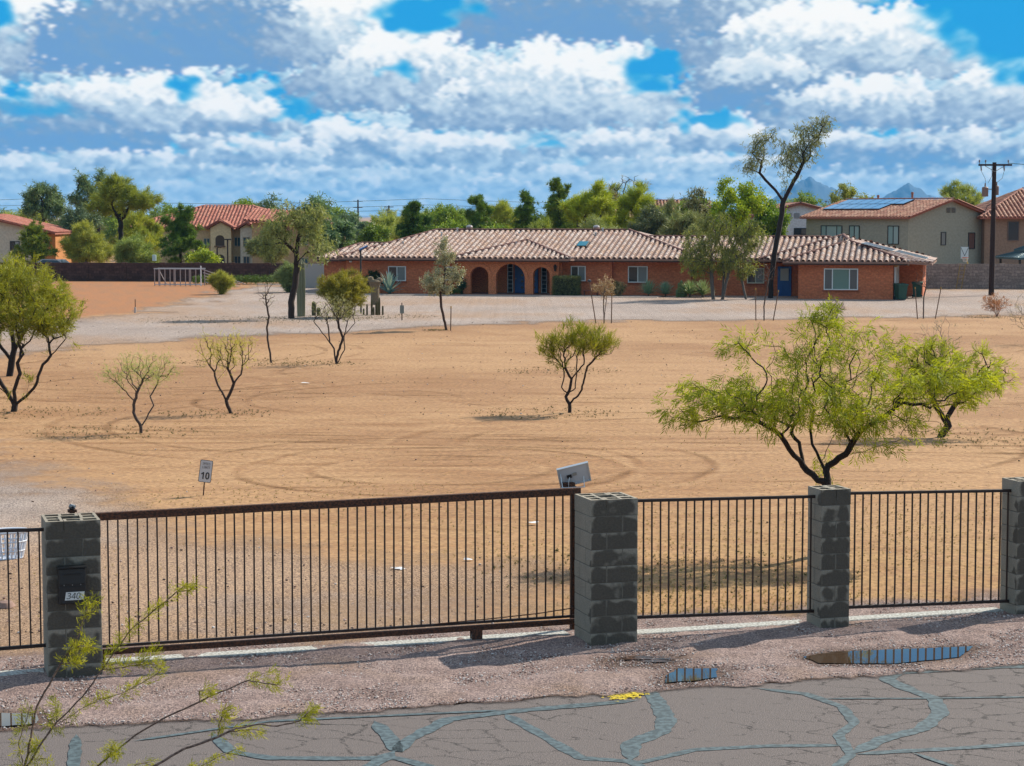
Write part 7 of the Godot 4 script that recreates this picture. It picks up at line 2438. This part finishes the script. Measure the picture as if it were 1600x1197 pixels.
# ---------------------------------------------------------------- small things
func build_small() -> void:
	rng.seed = 404
	var rusty := mat(Color(0.075, 0.035, 0.025), 0.85, 0.2)
	var wood := mat(Color(0.13, 0.075, 0.045), 0.9)
	var g := Geo.new()
	# speed limit sign
	var o := thing("speed_limit_sign", "leaning white speed limit sign on a thin rusty post", "sign", Vector3(-5.62, 0, -37.6), 0.1)
	var lean := Basis(Vector3.BACK, -0.13)
	g.box(Vector3(0, 0.29, 0), Vector3(0.022, 0.72, 0.015), Basis())
	part("post", o, g, rusty, Transform3D(Basis(Vector3.BACK, -0.09), Vector3(-0.03, 0, 0)))
	var rr := func(w: float, h: float, r: float) -> PackedVector2Array:
		var p := PackedVector2Array()
		for c in 4:
			var cx := (w - r) * (1 if c == 0 or c == 3 else -1)
			var cy := (h - r) * (1 if c < 2 else -1)
			for k in 5:
				var a := PI / 2 * (c + k / 4.0)
				p.append(Vector2(cx + cos(a) * r, cy + sin(a) * r))
		return p
	var at := Transform3D(lean, Vector3(0.02, 0.455, 0.02))
	g = Geo.new()
	g.prism(rr.call(0.115, 0.205, 0.026), 0.005)
	var plate := part("plate", o, g, mat(Color(0.02, 0.016, 0.018), 0.5), at)
	g = Geo.new()
	g.prism(rr.call(0.106, 0.196, 0.02), 0.004, Transform3D(Basis(), Vector3(0, 0, 0.002)))
	part("face", plate, g, mat(Color(0.50, 0.50, 0.52), 0.45))
	var ink := mat(Color(0.008, 0.007, 0.007), 0.6)
	for w in [["SPEED", 0.137, 0.043], ["LIMIT", 0.072, 0.043], ["10", -0.085, 0.128]]:
		var tm := flat_text(w[0], w[2], 0.002, 0.0, w[0] == "10")
		node("letters", plate, tm, ink, Transform3D(Basis.from_scale(Vector3(0.84 if w[0] == "SPEED" else (0.98 if w[0] == "LIMIT" else 0.86), 1, 1)), Vector3(0, w[1], 0.0035)))
	# small sign on the gravel, marker post, stakes
	o = thing("small_sign", "small grey sign on a short post in the gravel yard", "sign", Vector3(-5.4, 0, -101.5), 0.15)
	g = Geo.new()
	g.box(Vector3(0, 0.4, 0), Vector3(0.05, 0.95, 0.05))
	part("post", o, g, wood)
	g = Geo.new()
	g.box(Vector3(0, 0.55, 0.035), Vector3(0.20, 0.40, 0.015), Basis(), 0.004)
	part("plate", o, g, mat(Color(0.17, 0.175, 0.15), 0.6))
	o = thing("marker_post", "short white pipe with a rusty rod, at the edge of the red dirt", "marker post", Vector3(-19.96, 0, -109.6))
	g = Geo.new()
	g.rod(Vector3(0, -0.1, 0), Vector3(0, 0.30, 0), 0.055, 10)
	part("pipe", o, g, mat(Color(0.42, 0.38, 0.36), 0.7))
	g = Geo.new()
	g.rod(Vector3(0.01, 0.2, 0), Vector3(0.01, 0.72, 0), 0.022, 8)
	part("rod", o, g, rusty)
	for s in [["stake left of the brown leaved sapling, leaning away, with a dark cap", Vector3(4.03, 0, -99.1), Vector3(-0.33, 2.0, 0), 1], ["upright stake right of the brown leaved sapling", Vector3(4.75, 0, -98.9), Vector3(0.02, 1.3, 0), 0], ["upright stake left of the leafless sapling below the eucalyptus", Vector3(11.98, 0, -101.6), Vector3(-0.03, 1.5, 0), 0], ["outward leaning stake right of the leafless sapling below the eucalyptus", Vector3(12.8, 0, -101.5), Vector3(0.25, 1.4, 0), 0],
		["stake left of the leafless sapling near the bins", Vector3(20.2, 0, -103.0), Vector3(-0.15, 1.5, 0), 0], ["outward leaning stake right of the leafless sapling near the bins", Vector3(21.1, 0, -103.2), Vector3(0.27, 1.5, 0), 0], ["short brown stake beside the silvery leaved tree", Vector3(-2.75, 0, -92.6), Vector3(0.02, 1.0, 0), 0]]:
		o = thing("wooden_stake", s[0], "stake", s[1], 0, "tree stakes")
		g = Geo.new()
		g.rod(Vector3(0, -0.1, 0), s[2], 0.028, 7, 0.024)
		part("pole", o, g, wood)
		g = Geo.new()
		var e: Vector3 = s[2]
		if s[3]:
			g.lathe([Vector2(0.0, -0.04), Vector2(0.09, -0.02), Vector2(0.09, 0.06), Vector2(0.0, 0.1)], 8, e)
		else:
			g.rod(e, e + Vector3(0, 0.09, 0), 0.03, 7)
		part("cap", o, g, mat(Color(0.03, 0.025, 0.03), 0.6) if s[3] else mat(Color(0.33, 0.20, 0.04), 0.8))
	# solar lamp post on the island
	o = thing("solar_lamp", "thin black lamp post with a blue solar head by the creosote bush", "lamp post", Vector3(-7.94, 0, -108.8))
	g = Geo.new()
	g.rod(Vector3(0, -0.1, 0), Vector3(0, 3.35, 0), 0.045, 8)
	part("post", o, g, mat(Color(0.02, 0.02, 0.022), 0.5))
	g = Geo.new()
	g.box(Vector3(0.16, 3.42, 0.05), Vector3(0.5, 0.06, 0.26), Basis(Vector3.BACK, 0.45), 0.01)
	part("lamp_head", o, g, mat(Color(0.02, 0.02, 0.025), 0.4))
	g = Geo.new()
	g.box(Vector3(0.15, 3.455, 0.06), Vector3(0.46, 0.01, 0.30), Basis(Vector3.BACK, 0.45) * Basis(Vector3.RIGHT, 0.35))
	part("panel", o, g, mat(Color(0.01, 0.09, 0.30), 0.15))
	# laundry basket and rock behind the fence
	o = thing("laundry_basket", "white plastic laundry basket lying behind the short fence panel", "basket", Vector3(-7.55, 0, -30.6), 0.5)
	var plastic := mat(Color(0.60, 0.62, 0.68), 0.5)
	g = Geo.new()
	for r in [[0.0, 0.20], [0.40, 0.28]]:
		var ring := PackedVector3Array()
		var rad := PackedFloat32Array()
		for k in 25:
			var a := TAU * k / 24
			ring.append(Vector3(cos(a) * r[1] * 1.2, r[0] + 0.02, sin(a) * r[1] * 0.85))
			rad.append(0.02 if r[0] > 0 else 0.012)
		g.tube(ring, rad, 6)
	part("rim", o, g, plastic)
	for k in 22:
		var a := TAU * k / 22
		g = Geo.new()
		g.rod(Vector3(cos(a) * 0.24, 0.02, sin(a) * 0.17), Vector3(cos(a) * 0.334, 0.42, sin(a) * 0.236), 0.014, 4)
		part("slat", o, g, plastic)
	g = Geo.new()
	for h in [0.13, 0.27]:
		var ring := PackedVector3Array()
		var rad := PackedFloat32Array()
		var f := lerpf(0.2, 0.28, h / 0.4)
		for k in 25:
			var a := TAU * k / 24
			ring.append(Vector3(cos(a) * f * 1.2, h, sin(a) * f * 0.85))
			rad.append(0.013)
		g.tube(ring, rad, 5)
	g.box(Vector3(0, 0.02, 0), Vector3(0.40, 0.015, 0.28))
	part("band", o, g, plastic)
	o = thing("rock", "small pinkish rock behind the short fence panel", "rock", Vector3(-6.6, 0, -26.7))
	g = Geo.new()
	g.lathe([Vector2(0.10, -0.03), Vector2(0.13, 0.02), Vector2(0.09, 0.08), Vector2(0.03, 0.10), Vector2(0, 0.10)], 9)
	for k in g.v.size():
		g.v[k] += Vector3(fine.get_noise_3d(g.v[k].x * 20, g.v[k].y * 20, g.v[k].z * 20), 0, fine.get_noise_3d(g.v[k].z * 20, 7, g.v[k].x * 20)) * 0.07
	part("stone", o, g, mat(Color(0.24, 0.15, 0.12), 0.95))
	for w in [[Vector3(-1.65, 0.02, -29.6), 0.9, "crumpled white scrap of paper seen through the gate pickets"], [Vector3(-0.65, 0.02, -30.4), 0.6, "smaller white scrap behind the gate, right of the other one"], [Vector3(0.35, 0.03, -34.0), 0.8, "white scrap on the dry grass near the gate end post"], [Vector3(-6.3, 0.02, -63), 1.2, "white scrap on the dirt behind the yellowish young mesquite"]]:
		o = thing("paper_scrap", w[2], "litter", w[0], rnd(0, TAU), "white scraps of litter in the dirt")
		g = Geo.new()
		var s: float = w[1] * 0.08
		for k in 6:
			var a := TAU * k / 6
			var b := TAU * (k + 1) / 6
			g.tri(Vector3(0, 0.03, 0), Vector3(cos(b) * s * 1.6, rnd(0, 0.03), sin(b) * s), Vector3(cos(a) * s * 1.6, rnd(0, 0.03), sin(a) * s))
		part("sheet", o, g, mat(Color(0.6, 0.6, 0.62), 0.8))
	# bins
	for b in [["dark green wheeled bin at the corner of the right wing", Vector3(23.75, 0, -126.6), 0.3], ["dark green wheeled bin with rounded lid beyond the porch posts", Vector3(25.4, 0, -129.8), -0.2]]:
		o = thing("wheelie_bin", b[0], "bin", b[1], b[2], "green bins by the side porch")
		var bm := mat(Color(0.012, 0.065, 0.045), 0.5)
		g = Geo.new()
		for q in [[0.0, 1.0]]:
			var p := [Vector3(-0.24, 0.05, 0.27), Vector3(0.24, 0.05, 0.27), Vector3(0.24, 0.05, -0.22), Vector3(-0.24, 0.05, -0.22), Vector3(-0.31, 0.92, 0.36), Vector3(0.31, 0.92, 0.36), Vector3(0.31, 0.92, -0.34), Vector3(-0.31, 0.92, -0.34)]
			g.quad(p[0], p[1], p[5], p[4]); g.quad(p[1], p[2], p[6], p[5]); g.quad(p[2], p[3], p[7], p[6]); g.quad(p[3], p[0], p[4], p[7]); g.quad(p[3], p[2], p[1], p[0])
		g.box(Vector3(0, 0.90, 0.02), Vector3(0.68, 0.06, 0.74), Basis(), 0.01)
		part("body", o, g, bm)
		g = Geo.new()
		g.box(Vector3(0, 0.97, 0.02), Vector3(0.70, 0.06, 0.76), Basis(Vector3.RIGHT, 0.06), 0.02)
		part("lid", o, g, mat(Color(0.022, 0.085, 0.065), 0.5))
		for s in [-1, 1]:
			g = Geo.new()
			g.rod(Vector3(s * 0.25, 0.11, -0.28), Vector3(s * 0.31, 0.11, -0.28), 0.11, 14)
			part("wheel", o, g, mat(Color(0.015, 0.015, 0.015), 0.8))
		g = Geo.new()
		g.rod(Vector3(-0.25, 0.93, -0.40), Vector3(0.25, 0.93, -0.40), 0.018, 8)
		part("handle", o, g, bm)
	# bowl and pots by the front
	o = thing("plant_pot", "dark blue pot beside the brick wall left of the dry topped shrub", "pot", Vector3(5.95, 0, -132.2))
	g = Geo.new()
	g.lathe([Vector2(0.0, 0), Vector2(0.14, 0), Vector2(0.22, 0.25), Vector2(0.2, 0.46), Vector2(0.22, 0.5), Vector2(0.17, 0.5), Vector2(0.15, 0.4), Vector2(0, 0.4)], 14)
	part("bowl", o, g, mat(Color(0.015, 0.02, 0.035), 0.3))
	o = thing("garden_bench", "low red brown bench against the wall between hedge and sapling", "bench", Vector3(5.05, 0, -132.6), -0.2269)
	g = Geo.new()
	g.box(Vector3(0, 0.36, 0), Vector3(1.0, 0.05, 0.3), Basis(), 0.008)
	part("seat", o, g, mat(Color(0.16, 0.05, 0.03), 0.7))
	for s in [-0.42, 0.42]:
		g = Geo.new()
		g.box(Vector3(s, 0.17, 0), Vector3(0.06, 0.34, 0.26))
		part("leg", o, g, mat(Color(0.12, 0.04, 0.025), 0.7))
	# aluminium ramp frame by the brown wall
	o = thing("ramp_frame", "aluminium frame of upright posts with a ramp sloping down beside it", "metal ramp", Vector3(-26.3, 0, -152.5), -0.13)
	var alu := mat(Color(0.30, 0.25, 0.25), 0.4, 0.5)
	var L := 3.5
	g = Geo.new()
	for z in [0.0, -1.0]:
		g.box(Vector3(L / 2, 1.26, z), Vector3(L + 0.1, 0.08, 0.08))
		g.box(Vector3(L / 2, 0.10, z), Vector3(L, 0.05, 0.05))
	part("top_rail", o, g, mat(Color(0.45, 0.47, 0.50), 0.3, 0.5))
	for k in 10:
		g = Geo.new()
		g.box(Vector3(L * k / 9.0, 0.62, 0), Vector3(0.055, 1.3, 0.05))
		part("post", o, g, alu)
		if k % 3 == 0:
			g = Geo.new()
			g.box(Vector3(L * k / 9.0, 0.62, -1.0), Vector3(0.055, 1.3, 0.05))
			part("post", o, g, alu)
	g = Geo.new()
	g.rod(Vector3(0.3, 1.2, 0), Vector3(0.9, 0.1, -0.02), 0.025)
	part("brace", o, g, alu)
	for k in 5:
		g = Geo.new()
		g.rod(Vector3(L + 0.1, 1.22 - k * 0.25, -0.25 * k), Vector3(L + 3.4 - k * 0.5, 0.12, -0.25 * k), 0.035, 6)
		part("ramp_rail", o, g, alu)
	g = Geo.new()
	g.rod(Vector3(L, -0.05, 0), Vector3(L, 1.48, 0), 0.05, 8)
	part("post", o, g, mat(Color(0.66, 0.66, 0.68), 0.4, 0.3))
	# utility pole
	o = thing("utility_pole", "brown wooden utility pole with crossarm and grey transformers", "utility pole", Vector3(30.9, 0, -133.5))
	var pw := mat(Color(0.055, 0.026, 0.018), 0.9)
	grain(pw, 0.8, ntex(noise(FastNoiseLite.TYPE_SIMPLEX, 0.05, 4, 90), 256, Color(0.5, 0.48, 0.46), Color.WHITE, 0.25, 0.75))
	g = Geo.new()
	g.tube(PackedVector3Array([Vector3(0, -0.2, 0), Vector3(0.03, 4, 0), Vector3(0.05, 8.55, 0)]), PackedFloat32Array([0.19, 0.165, 0.13]), 10, true)
	part("pole", o, g, pw)
	g = Geo.new()
	g.box(Vector3(0.07, 8.38, 0.14), Vector3(2.15, 0.12, 0.10), Basis(), 0.01)
	var arm := part("crossarm", o, g, pw)
	for x in [-0.6, 0.7]:
		g = Geo.new()
		g.rod(Vector3(x, 8.33, 0.15), Vector3(0.05, 7.95, 0.14), 0.02, 5)
		part("brace", arm, g, mat(Color(0.25, 0.24, 0.23), 0.5, 0.5))
	for x in [-0.95, -0.55, 0.9]:
		g = Geo.new()
		g.lathe([Vector2(0.02, 8.44), Vector2(0.02, 8.54), Vector2(0.06, 8.56), Vector2(0.035, 8.60), Vector2(0.06, 8.63), Vector2(0.03, 8.70), Vector2(0, 8.71)], 8, Vector3(x, 0, 0.14))
		part("insulator", arm, g, mat(Color(0.12, 0.10, 0.10), 0.3))
	for x in [-0.85, 0.62]:
		g = Geo.new()
		g.rod(Vector3(x, 8.32, 0.16), Vector3(x + 0.02, 8.02, 0.2), 0.045, 7)
		part("fuse", arm, g, mat(Color(0.16, 0.12, 0.11), 0.4))
	for t in [[-0.52, 0.0, 6.35, 0.21, 0.62], [0.26, -0.2, 6.45, 0.15, 0.6]]:
		g = Geo.new()
		g.lathe([Vector2(0, t[2]), Vector2(t[3], t[2] + 0.02), Vector2(t[3], t[2] + t[4] - 0.04), Vector2(t[3] * 0.8, t[2] + t[4]), Vector2(0.05, t[2] + t[4] + 0.03), Vector2(0.04, t[2] + t[4] + 0.25), Vector2(0, t[2] + t[4] + 0.26)], 14, Vector3(t[0], 0, t[1]))
		var tr := part("transformer", o, g, mat(Color(0.19, 0.115, 0.095), 0.6))
		g = Geo.new()
		g.box(Vector3(t[0] * 0.5, t[2] + 0.48, t[1] * 0.5), Vector3(absf(t[0]) + 0.05, 0.06, 0.08))
		part("bracket", tr, g, mat(Color(0.25, 0.24, 0.23), 0.5, 0.5))
	g = Geo.new()
	for w in [[Vector3(-0.85, 8.02, 0.2), Vector3(-0.5, 7.2, 0.02)], [Vector3(0.64, 8.02, 0.2), Vector3(0.26, 7.25, -0.2)], [Vector3(-0.15, 8.3, 0.15), Vector3(-0.35, 7.25, 0.1)]]:
		var mid: Vector3 = (w[0] + w[1]) / 2 + Vector3(0.12, -0.1, 0)
		g.tube(PackedVector3Array([w[0], mid, w[1]]), PackedFloat32Array([0.012, 0.012, 0.012]), 4)
	g.tube(PackedVector3Array([Vector3(-0.15, 5.9, 0.1), Vector3(-0.4, 5.75, 0.1), Vector3(-0.55, 5.3, 0.1)]), PackedFloat32Array([0.025, 0.025, 0.02]), 5)
	part("jumper_wire", o, g, mat(Color(0.05, 0.05, 0.05), 0.6))
	o = thing("power_line", "thin wire leaving the utility pole's crossarm to the right", "wire", Vector3(31.8, 8.5, -133.4))
	g = Geo.new()
	var wl := PackedVector3Array()
	var wr := PackedFloat32Array()
	for k in 13:
		var f := k / 12.0
		wl.append(Vector3(f * 45, -1.4 * sin(PI * f) + f * 0.3, f * 6))
		wr.append(0.02)
	g.tube(wl, wr, 4)
	part("cable", o, g, mat(Color(0.03, 0.10, 0.12), 0.5))
	# far power poles and their wires
	for q in [[Vector3(-29.8, 0, -402), 8.3, "taller distant power pole left of the dark full pine"], [Vector3(-24.0, 0, -405), 7.2, "shorter distant power pole beside the dark full pine"]]:
		o = thing("power_pole", q[2], "power pole", q[0], 0, "distant power poles")
		g = Geo.new()
		g.rod(Vector3(0, -0.2, 0), Vector3(0, q[1], 0), 0.2, 8, 0.14)
		part("pole", o, g, pw)
		for h in [0.3, 1.5]:
			g = Geo.new()
			g.box(Vector3(0, q[1] - h, 0), Vector3(1.8, 0.12, 0.12))
			part("crossarm", o, g, pw)
	for q in [[7.9, 0.6, "uppermost of the three distant wires across the skyline"], [6.8, 0.5, "middle one of the three distant wires across the skyline"], [6.0, 0.4, "lowest of the three distant wires across the skyline"]]:
		o = thing("power_line", q[2], "wire", Vector3(-30, 0, -403), 0, "distant wires")
		g = Geo.new()
		wl = PackedVector3Array()
		wr = PackedFloat32Array()
		for k in 25:
			var f := k / 24.0
			wl.append(Vector3(lerpf(-140, 90, f), q[0] + q[1] - 1.6 * sin(PI * fposmod(f * 3.0, 1.0)) * q[1], 0))
			wr.append(0.035)
		g.tube(wl, wr, 4)
		part("cable", o, g, mat(Color(0.05, 0.07, 0.08), 0.6))
	# parking lamps by the apartments
	for q in [[Vector3(-24.4, 0, -178), 3.1, "tall square headed parking lamp before the apartment balconies", true], [Vector3(-24.3, 0, -171), 2.45, "slim hooked parking lamp before the apartment balconies", false]]:
		o = thing("parking_lamp", q[2], "street lamp", q[0], 0, "lamps of the apartment parking")
		g = Geo.new()
		g.rod(Vector3(0, -0.2, 0), Vector3(0, q[1], 0), 0.07, 8)
		part("post", o, g, mat(Color(0.035, 0.02, 0.018), 0.6))
		g = Geo.new()
		if q[3]:
			g.box(Vector3(0.05, q[1] + 0.02, 0), Vector3(0.6, 0.12, 0.3), Basis(), 0.02)
		else:
			g.tube(PackedVector3Array([Vector3(0, q[1], 0), Vector3(0.06, q[1] + 0.1, 0), Vector3(0.2, q[1] + 0.14, 0), Vector3(0.34, q[1] + 0.1, 0)]), PackedFloat32Array([0.05, 0.05, 0.06, 0.05]), 7)
		part("lamp_head", o, g, mat(Color(0.035, 0.02, 0.018), 0.6))
	# parked car behind the brown wall
	o = thing("parked_car", "silver car parked behind the brown wall, only its top showing", "car", Vector3(-38.2, 0, -174.5), -0.15)
	var paint := mat(Color(0.42, 0.44, 0.46), 0.25, 0.3)
	g = Geo.new()
	g.prism(PackedVector2Array([Vector2(-2.1, 0.3), Vector2(2.1, 0.3), Vector2(2.15, 0.75), Vector2(1.9, 0.92), Vector2(1.0, 1.0), Vector2(0.3, 1.48), Vector2(-1.1, 1.52), Vector2(-1.9, 1.05), Vector2(-2.15, 0.9)]), 1.7, Transform3D(Basis(), Vector3(0, 0, 0.85)))
	part("body", o, g, paint)
	g = Geo.new()
	g.prism(PackedVector2Array([Vector2(-1.65, 1.03), Vector2(0.85, 1.03), Vector2(0.25, 1.42), Vector2(-1.05, 1.45)]), 1.74, Transform3D(Basis(), Vector3(0, 0, 0.87)))
	part("window", o, g, mat(Color(0.05, 0.10, 0.14), 0.06))
	g = Geo.new()
	g.quad(Vector3(1.0, 1.02, 0.78), Vector3(1.0, 1.02, -0.78), Vector3(0.34, 1.46, -0.7), Vector3(0.34, 1.46, 0.7))
	part("windscreen", o, g, mat(Color(0.30, 0.40, 0.48), 0.06))
	for x in [-1.35, 1.35]:
		for s in [-1, 1]:
			g = Geo.new()
			g.rod(Vector3(x, 0.32, s * 0.70), Vector3(x, 0.32, s * 0.89), 0.32, 16)
			part("wheel", o, g, mat(Color(0.015, 0.015, 0.015), 0.8))
	o = thing("utility_box", "small white and teal box on a post behind the brown wall", "utility box", Vector3(-28.9, 0, -167.5))
	g = Geo.new()
	g.rod(Vector3(0, -0.1, 0), Vector3(0, 1.35, 0), 0.06, 8)
	part("post", o, g, mat(Color(0.03, 0.09, 0.09), 0.6))
	g = Geo.new()
	g.box(Vector3(0, 1.75, 0), Vector3(0.3, 0.5, 0.2), Basis(), 0.02)
	part("box", o, g, mat(Color(0.42, 0.55, 0.55), 0.5))
	# basketball hoop
	o = thing("basketball_hoop", "white basketball hoop standing behind the grey block wall", "basketball hoop", Vector3(33.3, 0, -152.6))
	g = Geo.new()
	g.tube(PackedVector3Array([Vector3(0.55, -0.1, -0.4), Vector3(0.45, 1.2, -0.35), Vector3(0.05, 2.35, -0.1)]), PackedFloat32Array([0.06, 0.055, 0.05]), 8)
	part("pole", o, g, mat(Color(0.5, 0.36, 0.10), 0.5))
	g = Geo.new()
	g.box(Vector3(0, 2.42, 0), Vector3(0.62, 0.86, 0.04), Basis(), 0.006)
	var bb := part("backboard", o, g, mat(Color(0.52, 0.62, 0.64), 0.3))
	g = Geo.new()
	for s in [-1, 1]:
		g.rod(Vector3(s * 0.28, 2.82, 0.025), Vector3(0, 2.2, 0.025), 0.018, 4)
		g.box(Vector3(s * 0.3, 2.42, 0.022), Vector3(0.02, 0.82, 0.01))
	part("marking", bb, g, mat(Color(0.02, 0.04, 0.05), 0.5))
	g = Geo.new()
	var hoop := PackedVector3Array()
	var hr := PackedFloat32Array()
	for k in 17:
		hoop.append(Vector3(cos(TAU * k / 16) * 0.22 - 0.0, 2.08, 0.26 + sin(TAU * k / 16) * 0.22))
		hr.append(0.02)
	g.tube(hoop, hr, 5)
	part("rim", o, g, mat(Color(0.5, 0.10, 0.04), 0.5))
	g = Geo.new()
	for k in 10:
		var a := TAU * k / 10
		var b := a + 0.5
		g.rod(Vector3(cos(a) * 0.22, 2.08, 0.26 + sin(a) * 0.22), Vector3(cos(b) * 0.12, 1.75, 0.26 + sin(b) * 0.12), 0.012, 4)
	part("net", o, g, mat(Color(0.6, 0.58, 0.55), 0.8))
	# garden pavilion
	o = thing("garden_pavilion", "two tier teal metal pavilion roof behind the grey block wall", "pavilion", Vector3(38.8, 0, -153.5), 0.12)
	var teal := mat(Color(0.055, 0.10, 0.115), 0.35, 0.4)
	for t in [[2.1, 2.55, 2.3, 1.0], [2.62, 3.25, 1.25, 0.0]]:
		g = Geo.new()
		var w: float = t[2]
		var u: float = t[3]
		var c := [Vector3(-w, t[0], w), Vector3(w, t[0], w), Vector3(w, t[0], -w), Vector3(-w, t[0], -w)]
		for k in 4:
			var a: Vector3 = c[k]
			var b: Vector3 = c[(k + 1) % 4]
			var au := Vector3(a.x / w * u, t[1], a.z / w * u)
			var bu := Vector3(b.x / w * u, t[1], b.z / w * u)
			for s in 9:   # standing seams
				var f := s / 9.0
				var f2 := (s + 1) / 9.0
				var p0 := a.lerp(b, f)
				var p1 := a.lerp(b, f2)
				var q0 := au.lerp(bu, f)
				var q1 := au.lerp(bu, f2)
				g.quad(p0, p1, q1, q0)
				g.rod(p0 + Vector3(0, 0.02, 0), q0 + Vector3(0, 0.02, 0), 0.02, 4)
			g.quad(a - Vector3(0, 0.15, 0), b - Vector3(0, 0.15, 0), b, a)
		part("roof", o, g, teal)
	for s in [[-2, 2], [2, 2], [2, -2], [-2, -2]]:
		g = Geo.new()
		g.box(Vector3(s[0], 1.0, s[1]), Vector3(0.14, 2.2, 0.14))
		part("post", o, g, mat(Color(0.02, 0.02, 0.02), 0.5))
	o = thing("ladder", "yellow ladder leaning on the grey block wall", "ladder", Vector3(31.6, 0, -145.9), -0.1)
	for s in [-0.18, 0.18]:
		g = Geo.new()
		g.rod(Vector3(s - 0.22, 0.0, 0.8), Vector3(s + 0.12, 1.75, 0.05), 0.03, 6)
		part("rail", o, g, mat(Color(0.22, 0.13, 0.02), 0.6))
	for k in 6:
		g = Geo.new()
		var f := (k + 0.5) / 6.0
		var c := Vector3(-0.22, 0, 0.8).lerp(Vector3(0.12, 1.75, 0.05), f)
		g.rod(c - Vector3(0.18, 0, 0), c + Vector3(0.18, 0, 0), 0.018, 5)
		part("rung", o, g, mat(Color(0.22, 0.13, 0.02), 0.6))
